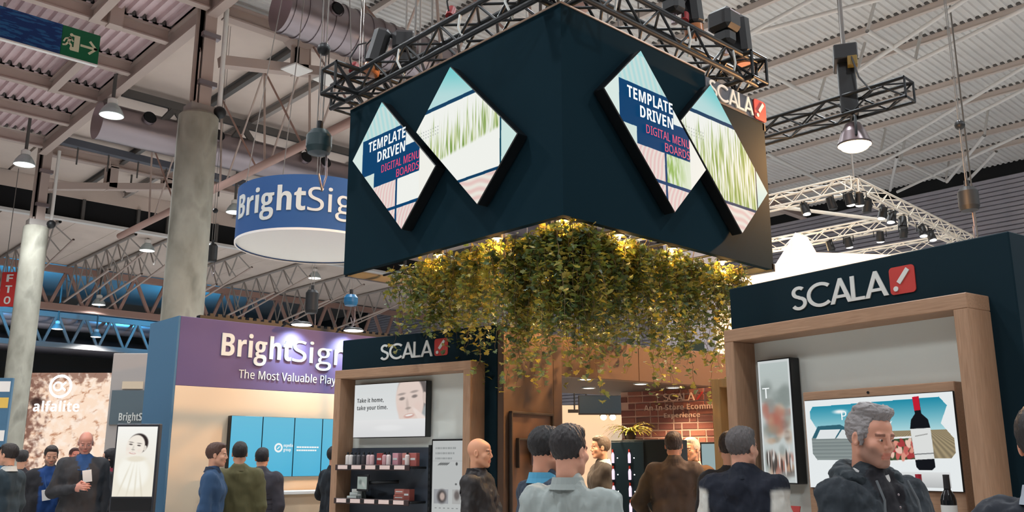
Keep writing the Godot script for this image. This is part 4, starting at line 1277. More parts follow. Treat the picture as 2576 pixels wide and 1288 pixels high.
	var c := thing("dispenser_cabinet", "black cabinet with two columns of lit bottle niches", "cabinet", at, turn)
	s = MB.new(); s.cbox(Vector3(0.33, 0.9, -0.2), Vector3(0.66, 1.8, 0.4), 0.008); part(c, "body", s, mat("cabinet_black", Color8(14, 24, 32), 0.35))
	s = MB.new(); s.cbox(Vector3(0.19, 0.92, 0.006), Vector3(0.36, 1.72, 0.012), 0.003); part(c, "door", s, mat("cabinet_door", Color8(20, 38, 52), 0.35))
	for x in [0.03, 0.215]:
		for i in 8:
			var y := 1.63 - i * 0.162
			s = MB.new(); s.lathe([Vector2(0, -0.06), Vector2(0.014, -0.058), Vector2(0.015, 0.02), Vector2(0.008, 0.045), Vector2(0.006, 0.07), Vector2(0, 0.07)], Vector3(x, y, 0.018), 10)
			var o := part(c, "lit_bottle", s, glow("niche_glow", Color(1.0, 0.9, 0.98), 1.1))
			s = MB.new(); s.lathe([Vector2(0.008, 0.045), Vector2(0.0085, 0.075), Vector2(0, 0.076)], Vector3(x, y, 0.018), 10); part(o, "cap", s, M.logo_red)
			s = MB.new(); s.ball(Vector3(x + 0.05, y - 0.01, 0.014), Vector3(0.006, 0.006, 0.004), 8); part(c, "indicator_light", s, M.white_glow)
	# fern on top of the cabinet
	var X2 := Transform3D(Basis(Vector3.UP, turn), at)
	var fn := thing("potted_fern", "yellow-green fern on top of the black cabinet", "plant", X2 * Vector3(0.13, 1.8, -0.18), 0)
	s = MB.new(); s.lathe([Vector2(0, 0), Vector2(0.05, 0), Vector2(0.07, 0.08), Vector2(0.06, 0.08)], Vector3.ZERO, 16); part(fn, "pot", s, M.brown_dark)
	var lm := mat("fern_leaf", Color8(186, 178, 74), 0.6); lm.backlight_enabled = true; lm.backlight = Color8(120, 110, 30)
	var fr := RandomNumberGenerator.new(); fr.seed = 3
	for i in 60:
		s = MB.new()
		var a := fr.randf() * TAU
		var l := fr.randf_range(0.18, 0.34)
		var up := fr.randf_range(0.5, 1.3)
		var last := Vector3(0, 0.07, 0)
		var dir := Vector3(cos(a), up, sin(a)).normalized()
		for q in 7:
			var nx := last + dir * l / 7
			dir = (dir + Vector3(0, -0.24, 0)).normalized()
			var sd := dir.cross(Vector3.UP).normalized() * 0.03 * (1.0 - q / 8.0)
			s.quad(last, last + sd + dir * 0.012, nx + dir * 0.004, last + dir * 0.008)
			s.quad(last, last + dir * 0.008, nx + dir * 0.004, last - sd + dir * 0.012)
			s.quad(last - sd * 0.12, last + sd * 0.12, nx + sd * 0.1, nx - sd * 0.1)
			last = nx
		part(fn, "frond", s, lm)
	# things farther in
	var wp := thing("lit_panel", "bright white panel with a teal arch at the passage's left edge", "panel", Vector3(7.98, 0, -8.25), deg_to_rad(-47))
	s = MB.new(); s.cbox(Vector3(0.1, 1.25, 0), Vector3(0.34, 2.5, 0.06), 0.004); part(wp, "board", s, M.white_cloth)
	s = MB.new()
	var arch := PackedVector2Array([Vector2(0.09, 2.0), Vector2(0.22, 2.0)])
	for i in 9: arch.append(Vector2(0.155 + cos(PI * i / 8) * 0.065, 2.2 + sin(PI * i / 8) * 0.065))
	s.prism(arch, 0.03, 0.045); part(wp, "teal_arch", s, mat("teal", Color8(40, 150, 170), 0.5))
	var nv := thing("wall_display", "dark blank navy display hanging deep inside the passage", "display", Vector3(9.85, 0, -8.77), deg_to_rad(-43))
	s = MB.new(); s.cbox(Vector3(0, 2.38, 0), Vector3(0.64, 0.28, 0.06), 0.006); part(nv, "housing", s, M.screen_edge)
	s = MB.new(); s.box(Vector3(0, 2.385, 0.031), Vector3(0.61, 0.25, 0.003)); part(nv, "dark_screen", s, mat("dead_screen", Color8(14, 46, 66), 0.3))
	for x in [-0.2, 0.2]:
		s = MB.new(); s.tube(Vector3(x, 2.5, -0.03), Vector3(x, 3.2, -0.03), 0.012, 8); part(nv, "hanger", s, M.black_metal)
	var cw := MB.new(); cw.box(Vector3(11.4, 1.25, -10.2), Vector3(2.6, 2.5, 0.08), Basis(Vector3.UP, deg_to_rad(-43)))
	solo("partition", cw, M.cream_wall, "cream partition wall at the back of the passage", "partition")
	var sp := thing("track_spotlight", "pair of warm glowing spotlights deep in the passage", "spotlight", Vector3(10.37, 2.24, -9.08), deg_to_rad(-43))
	for x in [-0.07, 0.07]:
		s = MB.new(); s.tube(Vector3(x, 0.06, -0.1), Vector3(x, 0, 0), 0.055, 14); part(sp, "head", s, M.black_plastic)
		s = MB.new(); s.ball(Vector3(x, -0.002, 0.004), Vector3(0.05, 0.05, 0.02), 12); part(sp, "lamp_lens", s, M.warm_glow)
	s = MB.new(); s.bar(Vector3(-0.6, 0.09, -0.12), Vector3(0.3, 0.09, -0.12), 0.04, 0.05); part(sp, "rail", s, M.black_metal)
	rod(sp, "hanger", Vector3(-0.5, 0.1, -0.12), Vector3(-0.5, 1.2, -0.12), 0.012, M.black_metal)
	# slim golden wooden frame beside the nearest wall
	var gf := thing("timber_archway", "slim golden-lit wooden archway between brick wall and nearest navy wall", "archway", Vector3(6.40, 0, -4.40), deg_to_rad(-80))
	s = MB.new(); s.cbox(Vector3(0.04, 1.13, 0), Vector3(0.07, 2.26, 0.18), 0.004); part(gf, "stile", s, M.wood_gold)
	s = MB.new(); s.cbox(Vector3(0.35, 2.225, 0), Vector3(0.55, 0.07, 0.18), 0.004); part(gf, "rail", s, M.wood_gold)
	s = MB.new(); s.box(Vector3(0.35, 1.1, -0.08), Vector3(0.55, 2.2, 0.02)); part(gf, "back_panel", s, M.wood_gold)
	# pale shelving screen right of the brick wall
	var ps := thing("wall_display", "pale blue lit screen low beside the brick wall", "display", Vector3(8.72, 0, -6.12), turn)
	s = MB.new(); s.cbox(Vector3(0.1, 1.45, 0.05), Vector3(0.36, 0.7, 0.05), 0.004); part(ps, "housing", s, M.screen_edge)
	s = MB.new(); s.box(Vector3(0.1, 1.45, 0.077), Vector3(0.32, 0.66, 0.003)); part(ps, "lit_screen", s, glow("pale_screen", Color8(178, 206, 210), 0.6))
	s = MB.new(); s.box(Vector3(0.1, 0.55, 0.04), Vector3(0.3, 1.1, 0.06)); part(ps, "stand", s, M.black_metal)

# ================================================================ the purple and cream stand
func player_stand() -> void:
	var at := Vector3(4.106, 0, -10.086)
	var t := thing("stand_wall", "cream wall with a purple band, white lettering and blue end", "stand wall", at)
	var s := MB.new(); s.cbox(Vector3(2.3, 1.215, -0.42), Vector3(4.6, 2.43, 0.84), 0.004); part(t, "cream_body", s, M.cream_wall)
	s = MB.new(); s.cbox(Vector3(2.3, 2.828, -0.42), Vector3(4.6, 0.795, 0.84), 0.004); part(t, "purple_band", s, M.purple)
	s = MB.new(); s.box(Vector3(-0.012, 1.612, -0.42), Vector3(0.024, 3.225, 0.85)); part(t, "blue_end", s, M.soft_blue)
	s = MB.new()
	s.box(Vector3(2.4, 3.245, -0.1), Vector3(4.3, 0.05, 0.1))
	for i in 40: s.box(Vector3(0.4 + i * 0.1, 3.28, -0.1), Vector3(0.05, 0.05, 0.08))
	part(t, "top_batten", s, M.black_metal)
	put_words(t, "lettering", "Bright", Vector3(0.515, 2.805, 0.002), 0.265, 0.92, M.white_letter, true, 0.015)
	put_words(t, "lettering", "Sign", Vector3(1.45, 2.805, 0.002), 0.265, 0.8, M.white_letter, false, 0.015)
	put_words(t, "lettering", "The Most Valuable Player", Vector3(0.755, 2.555, 0.002), 0.1, 1.46, M.white_letter, false, 0.008)
	# arm lamps over the lettering
	for e in [[1.44, "arm lamp throwing a white pool on the purple lettering"], [2.2, "second arm lamp, near the navy wall"]]:
		var l := thing("arm_lamp", e[1], "lamp", at + Vector3(e[0], 3.24, 0), 0, "arm lamps on the purple wall")
		s = MB.new(); s.path([Vector3(0, 0, -0.1), Vector3(0, 0.08, 0.05), Vector3(0, 0.06, 0.14), Vector3(0, 0.03, 0.22)], 0.012, 8); part(l, "arm", s, M.black_metal)
		s = MB.new(); s.lathe([Vector2(0.13, 0), Vector2(0.135, 0.01), Vector2(0.1, 0.035), Vector2(0, 0.045)], Vector3(0, 0.0, 0.22), 20); part(l, "head", s, M.black_plastic)
		s = MB.new(); s.lathe([Vector2(0, -0.006), Vector2(0.12, -0.002), Vector2(0.128, 0.004)], Vector3(0, 0.0, 0.22), 20); part(l, "lamp_lens", s, M.white_glow)
		var L := SpotLight3D.new(); L.name = "arm_lamp_light"; l.add_child(L)
		L.position = Vector3(0, -0.02, 0.2); L.rotation_degrees = Vector3(-62, 0, 0); L.spot_angle = 58; L.light_energy = 1.7; L.light_color = Color(0.8, 0.93, 1.0); L.light_size = 0.05; L.spot_range = 14; L.spot_attenuation = 2; L.shadow_enabled = true
	# video wall of four upright panels
	var blue := picture(64, 128, Color8(86, 186, 222)); wash(blue, Rect2(0, 0, 64, 128), Color8(112, 196, 226), Color8(84, 184, 222))
	blob(blue, Vector2(32, 70), Vector2(30, 50), Color8(110, 200, 230, 90), 0.9)
	var bm := shown("show_blue", blue, 0.92)
	var xs := [0.66, 1.065, 1.49, 1.882, 2.3]
	for i in 4:
		var d := thing("video_panel", ["first", "second", "third", "fourth"][i] + " sky-blue upright panel of the video wall, counted from the wall's blue end", "display", at + Vector3((xs[i] + xs[i + 1]) / 2, 1.405, 0.09), 0, "panels of the blue video wall")
		panel_display(d, Vector3(0, 0.352, 0), xs[i + 1] - xs[i] - 0.004, 0.704, 0.09, bm, 0.004)
		if i == 1:
			s = MB.new()
			for k in 16:
				var a := TAU * k / 16
				var b := TAU * (k + 1) / 16
				s.quad(Vector3(0.01 + cos(a) * 0.034, 0.34 + sin(a) * 0.034, 0.004), Vector3(0.01 + cos(a) * 0.056, 0.34 + sin(a) * 0.056, 0.004), Vector3(0.01 + cos(b) * 0.056, 0.34 + sin(b) * 0.056, 0.004), Vector3(0.01 + cos(b) * 0.034, 0.34 + sin(b) * 0.034, 0.004))
			s.bar(Vector3(-0.005, 0.325, 0.004), Vector3(0.025, 0.355, 0.004), 0.002, 0.012, Vector3(-1, 1, 0)); part(d, "round_mark", s, M.print_glow)
			put_words(d, "caption", "expedia", Vector3(0.077, 0.35, 0.003), 0.036, 0.125, M.print_glow, true, 0.001)
			put_words(d, "caption", "group", Vector3(0.077, 0.3, 0.003), 0.036, 0.1, M.print_glow, true, 0.001)
		if i == 2:
			for e in [[0.35, 0.31], [0.312, 0.28]]:   # two lines of print too blurred to read
				s = MB.new()
				for q in 9: s.box(Vector3(-0.155 + e[1] * (q + 0.5) / 9, e[0], 0.004), Vector3(e[1] / 9 * (0.8 if q % 3 else 0.95), 0.018, 0.001))
				part(d, "caption_line", s, M.print_glow)
	# counter under the video wall
	var c := thing("counter", "cream counter with a white top under the video wall", "counter", at + Vector3(0.6, 0, 0.02))
	s = MB.new(); s.cbox(Vector3(1.2, 0.6, 0.12), Vector3(2.4, 1.2, 0.24), 0.004); part(c, "front", s, mat("tan", Color8(206, 184, 156), 0.8))
	s = MB.new(); s.cbox(Vector3(1.2, 1.222, 0.14), Vector3(2.44, 0.04, 0.3), 0.006); part(c, "top", s, M.white_cloth)
	var nb := thing("laptop", "black laptop open on the cream counter beside the blue-shirted man", "laptop", at + Vector3(0.72, 1.243, 0.15), 0.25)
	s = MB.new(); s.cbox(Vector3(0, 0.008, 0.02), Vector3(0.26, 0.015, 0.18), 0.004); part(nb, "base", s, M.black_plastic)
	s = MB.new(); s.cbox(Vector3(0, 0.1, -0.08), Vector3(0.26, 0.18, 0.012), 0.004, Basis(Vector3.RIGHT, -0.25)); part(nb, "lid", s, M.black_plastic)
	s = MB.new(); s.box(Vector3(0.03, 0.12, -0.07), Vector3(0.1, 0.03, 0.004), Basis(Vector3.RIGHT, -0.25)); part(nb, "lit_strip", s, M.print_glow)
	# round banner above the stand: fabric band on a ring with a white underside
	var b := thing("round_banner", "round blue hanging banner with white lettering and a white underside", "banner", Vector3(6.93, 4.86, -12.13), 0)
	var R := 1.17
	s = MB.new(); s.lathe([Vector2(R, 0), Vector2(R, 0.82)], Vector3.ZERO, 72); s.lathe([Vector2(R - 0.012, 0.82), Vector2(R - 0.012, 0)], Vector3.ZERO, 72); part(b, "blue_band", s, mat("banner_blue", Color8(38, 84, 142), 0.75))
	s = MB.new(); s.lathe([Vector2(0, 0.012), Vector2(R - 0.015, 0.012)], Vector3.ZERO, 72); var un := part(b, "white_underside", s, M.white_cloth)
	un.material_override = mat("banner_white", Color8(240, 240, 234), 0.8)
	s = MB.new(); s.lathe([Vector2(R - 0.02, -0.02), Vector2(R + 0.006, -0.02), Vector2(R + 0.006, 0.015), Vector2(R - 0.02, 0.015)], Vector3.ZERO, 72); part(b, "rim", s, M.white_cloth)
	# the lettering runs round the band; its first letter shows at the left limb
	var tocam := atan2(-6.93, 12.13)
	var lt := inst("lettering", words("Bright", 0.36, 1.3, 0.012, true, R), M.white_letter, b)
	lt.position = Vector3(0, 0.27, 0); lt.rotation.y = tocam - 1.2
	lt.transform = Transform3D(Basis(Vector3.UP, tocam - 1.22), Vector3.ZERO) * Transform3D(Basis(), Vector3(0, 0.27, R))
	lt = inst("lettering", words("Sign", 0.36, 0.95, 0.012, false, R), M.white_letter, b)
	lt.transform = Transform3D(Basis(Vector3.UP, tocam - 1.22 + 1.33 / R), Vector3.ZERO) * Transform3D(Basis(), Vector3(0, 0.27, R))
	for i in 4: rod(b, "wire", Vector3(cos(i * 1.57) * R, 0.8, sin(i * 1.57) * R), Vector3(cos(i * 1.57) * 0.3, 7.88, sin(i * 1.57) * 0.3), 0.008, M.cable)

# ================================================================ the hanging cube sign with its tilted displays
func hanging_cube() -> void:
	var x0 := 4.529
	var z0 := -4.351
	var W := 2.84
	var D := 2.95
	var c := thing("hanging_cube_sign", "large dark navy cube sign hung from the black truss above the ivy", "hanging sign", Vector3(x0, 3.345, z0))
	var s := MB.new(); s.box(Vector3(0.03, 0.85, -D / 2), Vector3(0.06, 1.7, D)); part(c, "face_panel", s, M.navy_cloth)
	s = MB.new(); s.box(Vector3(0.97, 0.85, -0.03), Vector3(1.82, 1.7, 0.06)); part(c, "face_panel", s, M.navy_cloth)
	s = MB.new(); s.box(Vector3(2.36, 0.73, -0.03), Vector3(0.96, 1.46, 0.06)); part(c, "face_panel", s, M.navy_cloth)
	for e in [[Vector3(0.03, 0.02, -D), Vector3(W, 0.02, -D)], [Vector3(W, 0.02, 0), Vector3(W, 0.02, -D)], [Vector3(0.03, 1.68, -D), Vector3(W, 1.68, -D)], [Vector3(W, 1.42, 0), Vector3(W, 1.42, -D)]]:
		s = MB.new(); s.bar(e[0], e[1], 0.05, 0.07); part(c, "frame_bar", s, M.black_metal)
	for e in [Vector3(0.09, 0, -0.09), Vector3(W - 0.02, 0, -0.09), Vector3(0.09, 0, -D + 0.03), Vector3(W - 0.02, 0, -D + 0.03)]:
		s = MB.new(); s.box(e + Vector3(0, 0.74, 0), Vector3(0.05, 1.4, 0.05)); part(c, "frame_post", s, M.black_metal)
	s = MB.new(); s.box(Vector3(-0.004, 1.702, -D / 2), Vector3(0.012, 0.012, D)); part(c, "top_trim", s, mat("trim_brass", Color8(196, 170, 150), 0.4, 0.3))
	s = MB.new(); s.box(Vector3(0.94, 1.702, 0.004), Vector3(1.88, 0.012, 0.012)); part(c, "top_trim", s, M.trim_brass)
	for i in 9:   # mesh that the ivy hangs from
		s = MB.new(); s.tube(Vector3(0.1 + i * 0.33, 0.05, -0.08), Vector3(0.1 + i * 0.33, 0.05, -D + 0.05), 0.012, 6); part(c, "hanging_rail", s, M.black_metal)
	# raised sign with the five capitals in the cut-out corner
	var g := thing("corner_sign", "grey sign with white capitals and red mark at the cube's upper right corner", "sign", Vector3(x0 + 1.88, 4.805, z0 + 0.02))
	s = MB.new(); s.cbox(Vector3(0.48, 0.1, -0.03), Vector3(0.965, 0.2, 0.04), 0.004); part(g, "backing", s, mat("sign_grey", Color8(92, 92, 98), 0.6))
	five_letters(g, Vector3(0.03, 0.02, -0.009), 0.165, 0.72, M.white_letter, 0.014)
	red_mark(g, Vector3(0.765, 0.0, -0.009), 0.205, 0.014)
	# four 16:9 displays turned by 45 degrees
	var A := 0.59
	var B := 0.327
	var list := [[Vector3(x0, 4.22, -6.384), -PI / 2, 0, "outer tilted display with a blue slogan on the cube's shaded face"], [Vector3(x0, 4.229, -5.366), -PI / 2, 2, "inner tilted display with pale grass on the cube's shaded face"],
		[Vector3(5.527, 4.216, z0), 0.0, 1, "inner tilted display with a blue slogan on the cube's warm-lit face"], [Vector3(6.499, 4.208, z0), 0.0, 3, "outer tilted display with green grass next to the corner sign"]]
	for e in list:
		var d := thing("tilted_display", e[3], "display", e[0], e[1], "tilted displays on the cube")
		var q := Node3D.new(); q.name = "tilted_unit"; d.add_child(q)
		s = MB.new(); s.cbox(Vector3(0, 0, 0.065), Vector3(A * 2 + 0.012, B * 2 + 0.012, 0.11), 0.006, Basis()); var hs := part(d, "housing", s, M.screen_edge); hs.rotation.z = -PI / 4
		s = MB.new(); s.uvquad(Vector3(-A, -B, 0.1215), Vector3(A, -B, 0.1215), Vector3(A, B, 0.1215), Vector3(-A, B, 0.1215)); var ls := part(d, "lit_screen", s, shown("show_tilt_%d" % e[2], tilted_picture(e[2]), 0.95)); ls.rotation.z = -PI / 4
		q.free()
		if e[2] < 2:
			var pink := glow("pink_print", Color8(240, 60, 110), 0.85)
			put_words(d, "slogan", "TEMPLATE", Vector3(-0.376, 0.196, 0.1225), 0.098, 0.585, M.print_glow, true, 0.001)
			put_words(d, "slogan", "DRIVEN", Vector3(-0.222, 0.065, 0.1225), 0.098, 0.43, M.print_glow, true, 0.001)
			put_words(d, "slogan", "DIGITAL MENU", Vector3(-0.151, -0.055, 0.1225), 0.072, 0.575, pink, false, 0.001)
			put_words(d, "slogan", "BOARDS", Vector3(0.086, -0.152, 0.1225), 0.072, 0.335, pink, false, 0.001)

func leaf_mesh(sz: float) -> ArrayMesh:
	# ivy leaf: five lobes, folded a little along its midrib
	var out := [Vector2(0, -0.35), Vector2(0.3, -0.46), Vector2(0.5, -0.12), Vector2(0.28, 0.02), Vector2(0.34, 0.3), Vector2(0.1, 0.28), Vector2(0, 0.62), Vector2(-0.1, 0.28), Vector2(-0.34, 0.3), Vector2(-0.28, 0.02), Vector2(-0.5, -0.12), Vector2(-0.3, -0.46)]
	var mb := MB.new()
	for i in out.size():
		var a: Vector2 = out[i] * sz
		var b: Vector2 = out[(i + 1) % out.size()] * sz
		var A := Vector3(a.x, a.y, absf(a.x) * 0.3 - a.y * a.y * 3.0)
		var B := Vector3(b.x, b.y, absf(b.x) * 0.3 - b.y * b.y * 3.0)
		var m := (A).cross(B).normalized()
		mb.tri(Vector3.ZERO, A, B, m, m, m)
	return mb.mesh()

func ivy() -> void:
	var r := RandomNumberGenerator.new()
	r.seed = 21
	var t := thing("hanging_ivy", "dense curtain of ivy trailing below the dark cube sign", "ivy", Vector3(4.529, 2.2, -4.351))
	var leaf := leaf_mesh(0.053)
	var greens := [Color8(104, 108, 42), Color8(64, 88, 50), Color8(128, 120, 46), Color8(50, 72, 52), Color8(142, 128, 58), Color8(80, 98, 44)]
	var mats := []
	for i in greens.size():
		var m := mat("ivy_%d" % i, greens[i], 0.45)
		m.backlight_enabled = true
		m.backlight = (greens[i] as Color).lerp(Color8(176, 152, 50), 0.35)
		mats.append(m)
	var stems := MB.new()
	var spots := []   # [transform, nearness]
	var W := 2.8
	var D := 2.9
	var add := func(x: float, z: float, top: float, l: float, dense: float) -> void:
		var p := Vector3(x, top, z)
		var n := int(l / 0.035)
		var pts := [p]
		var sw := Vector2(r.randf_range(-1, 1), r.randf_range(-1, 1)) * 0.012
		for i in n:
			p += Vector3(sw.x + r.randf_range(-0.012, 0.012), -0.035, sw.y + r.randf_range(-0.012, 0.012))
			sw = sw * 0.9 + Vector2(r.randf_range(-1, 1), r.randf_range(-1, 1)) * 0.003
			pts.append(p)
			var k := dense * (1.25 - 0.75 * float(i) / n)
			while k > 0:
				if r.randf() < k:
					var off := Vector3(r.randf_range(-1, 1), r.randf_range(-0.6, 0.6), r.randf_range(-1, 1)) * 0.055
					var b := Basis(Vector3.UP, r.randf() * TAU) * Basis(Vector3.RIGHT, r.randf_range(-2.6, -0.5)) * Basis(Vector3.BACK, r.randf_range(-0.7, 0.7))
					var sc := r.randf_range(0.6, 1.25)
					spots.append([Transform3D(b.scaled(Vector3.ONE * sc), p + off), (p + off).x * 0.68 - (p + off).z * 0.73 - sc * 0.6])
				k -= 1.0
		stems.path(pts, 0.004, 4, 0.0015)
	# along the two faces the camera sees, along the far sides, and in the middle; lengths follow the ragged lower edge
	for i in 420:
		var u := r.randf()
		var side := i % 5
		var l := r.randf_range(0.36, 0.98)
		var e := r.randf_range(0.1, 0.45)
		if r.randf() < 0.2: l += r.randf_range(0.1, 0.4)
		match side:
			0, 1: add.call(e, -0.06 - u * u * 2.2 - (1 - u) * 0.0, 1.14, l * (1.02 - 0.28 * smoothstep(0.6, 1.0, u)), 2.3)
			2, 3: add.call(0.06 + u * 2.55, -e, 1.14, l * (1.0 - 0.2 * smoothstep(0.85, 1.0, u)), 2.3)
			4: add.call(r.randf_range(0.3, 2.6), -r.randf_range(0.4, 2.6), 1.14, l * 1.05, 1.9)
	for i in 46:   # thicker tufts near the rail
		var u := r.randf()
		if i % 2: add.call(r.randf_range(0.12, 0.35), -0.12 - u * 2.4, 1.15, 0.3, 3.4)
		else: add.call(0.12 + u * 2.5, -r.randf_range(0.12, 0.35), 1.15, 0.3, 3.4)
	for e in [[0.2, -1.62, 0.72], [0.12, -1.78, 0.6], [0.2, -0.86, 0.72], [0.14, -1.2, 0.86], [0.3, -0.3, 0.84], [0.8, -0.2, 0.8], [1.6, -0.25, 0.95], [1.8, -0.15, 0.84], [2.25, -0.2, 0.9], [2.45, -0.12, 0.8], [1.1, -0.1, 0.78]]:
		add.call(e[0], e[1], 1.2, e[2], 1.1)
	part(t, "vine_stem", stems, mat("vine", Color8(96, 74, 44), 0.7))
	spots.sort_custom(func(a, b): return a[1] < b[1])
	for i in mini(300, spots.size()):
		var o := inst("leaf", leaf, mats[r.randi() % mats.size()], t)
		o.transform = spots[i][0]
	for k in mats.size():
		var mine := []
		for i in range(300, spots.size()):
			if i % mats.size() == k: mine.append(spots[i][0])
		var mm := MultiMesh.new()
		mm.transform_format = MultiMesh.TRANSFORM_3D
		mm.mesh = leaf
		mm.instance_count = mine.size()
		for i in mine.size(): mm.set_instance_transform(i, mine[i])
		var o := MultiMeshInstance3D.new()
		o.name = "foliage"; o.multimesh = mm; o.material_override = mats[k]
		o.set_meta("kind", "stuff")
		t.add_child(o, true)
	# warm lamps among the ivy
	for e in [[0.2, -0.2, 1.6, "at the cube's near corner"], [0.2, -0.95, 1.1, "halfway along the shaded face"], [0.22, -1.75, 0.7, "far along the shaded face"], [0.85, -0.2, 1.3, "first along the warm-lit face"], [1.55, -0.2, 1.3, "second along the warm-lit face"], [2.3, -0.2, 1.1, "last along the warm-lit face"], [1.3, -1.0, 6.0, "in the middle of the ivy"]]:
		var l := thing("ivy_lamp", "small warm lamp hidden among the ivy " + e[3], "lamp", Vector3(4.529 + e[0], 3.37, -4.351 + e[1]), 0, "warm lamps in the ivy")
		var s := MB.new(); s.tube(Vector3(0, 0, 0), Vector3(0, 0.1, 0), 0.05, 14); part(l, "head", s, M.black_plastic)
		s = MB.new(); s.ball(Vector3(0, -0.01, 0), Vector3(0.02, 0.02, 0.02), 12); part(l, "lamp_bulb", s, M.warm_glow)
		var L := OmniLight3D.new(); L.name = "ivy_lamp_light"; l.add_child(L)
		L.position = Vector3(0, -0.012, 0); L.light_energy = e[2] * 0.85; L.light_color = Color(1.0, 0.77, 0.45); L.light_size = 0.04; L.omni_range = 30; L.omni_attenuation = 2; L.shadow_enabled = true

# ================================================================ trusses, lamps and hoists
func box_truss(called: String, label: String, p: Vector3, q: Vector3, size: float, pitch: float, chord: float, m: Material, group := "") -> Node3D:
	var t := thing(called, label, "truss", p, 0, group)
	var z := (q - p)
	var l := z.length()
	z /= l
	var x := Vector3.UP.cross(z).normalized() * size / 2
	var y := Vector3.UP * size / 2
	var cs := [x + y, -x + y, -x - y, x - y]
	for k in 4: rod(t, "chord", cs[k], cs[k] + z * l, chord, m)
	var n := int(l / pitch)
	for i in n:
		for k in 4:
			var a: Vector3 = cs[k]
			var b: Vector3 = cs[(k + 1) % 4]
			if (i + k) % 2: rod(t, "brace", a + z * l * i / n, b + z * l * (i + 1) / n, chord * 0.5, m)
			else: rod(t, "brace", b + z * l * i / n, a + z * l * (i + 1) / n, chord * 0.5, m)
	for k in 4:
		rod(t, "end_bar", cs[k], cs[(k + 1) % 4], chord * 0.6, m)
		rod(t, "end_bar", cs[k] + z * l, cs[(k + 1) % 4] + z * l, chord * 0.6, m)
	return t

func moving_head(label: String, at: Vector3, turn: float, tilt: float) -> void:
	# lies on the truss: base box at one side, a yoke arm, and the long lamp barrel hanging from it
	var t := thing("moving_head_light", label, "stage light", at, turn, "moving head lights on the black truss")
	var s := MB.new(); s.cbox(Vector3(-0.27, 0.3, 0), Vector3(0.24, 0.22, 0.26), 0.04); var b := part(t, "base", s, M.black_plastic)
	s = MB.new(); s.box(Vector3(-0.27, 0.36, 0.131), Vector3(0.17, 0.014, 0.004)); part(b, "silver_line", s, M.galvanised)
	s = MB.new(); s.cbox(Vector3(-0.27, 0.13, 0), Vector3(0.16, 0.14, 0.18), 0.03); part(t, "swivel", s, M.black_plastic)
	s = MB.new(); s.path([Vector3(-0.2, 0.36, 0), Vector3(-0.08, 0.42, 0), Vector3(0.02, 0.3, 0)], 0.035, 8); part(t, "yoke_arm", s, M.black_plastic)
	s = MB.new(); s.tube(Vector3(-0.27, 0.08, 0), Vector3(-0.27, -0.04, 0), 0.03, 10); part(t, "clamp", s, M.galvanised)
	var h := Node3D.new(); h.name = "head"; t.add_child(h)
	h.position = Vector3(0, 0.2, 0); h.rotation.z = tilt
	s = MB.new(); s.cbox(Vector3(0, 0.04, 0), Vector3(0.17, 0.42, 0.19), 0.045); part(h, "barrel", s, M.black_plastic)
	s = MB.new(); s.lathe([Vector2(0, -0.255), Vector2(0.08, -0.253), Vector2(0.088, -0.24), Vector2(0.088, -0.16)], Vector3.ZERO, 18); part(h, "front_lens", s, mat("lens_amber", Color8(176, 112, 66), 0.3))
	s = MB.new(); s.path([Vector3(0.08, 0.15, 0), Vector3(0.13, 0.05, 0.02), Vector3(0.1, -0.1, 0)], 0.008, 6); part(h, "cable", s, M.dark_cable)

func hoist(label: String, at: Vector3, top: float, col: Material, h := 0.34) -> void:
	var t := thing("chain_hoist", label, "hoist", at, 0, "chain hoists under the roof")
	var s := MB.new(); s.lathe([Vector2(0, 0), Vector2(0.11, 0.02), Vector2(0.13, 0.08), Vector2(0.13, h - 0.06), Vector2(0.09, h), Vector2(0, h)], Vector3.ZERO, 16); part(t, "motor_body", s, col)
	s = MB.new(); s.tube(Vector3(0, h, 0), Vector3(0, h + 0.1, 0), 0.035, 10); part(t, "collar", s, M.black_metal)
	s = MB.new(); s.path([Vector3(0.09, 0.05, 0), Vector3(0.1, -0.2, 0), Vector3(0.06, -0.36, 0), Vector3(0.0, -0.2, 0.02)], 0.012, 6); part(t, "slack_chain", s, M.galvanised)
	for k in [-0.03, 0.03]: rod(t, "chain", Vector3(k, h, 0), Vector3(k, top - at.y, 0), 0.007, M.cable)
	s = MB.new(); s.ball(Vector3(0, minf(top - at.y, h + 0.9), 0), Vector3(0.07, 0.07, 0.07), 12); part(t, "hook_block", s, M.black_metal)

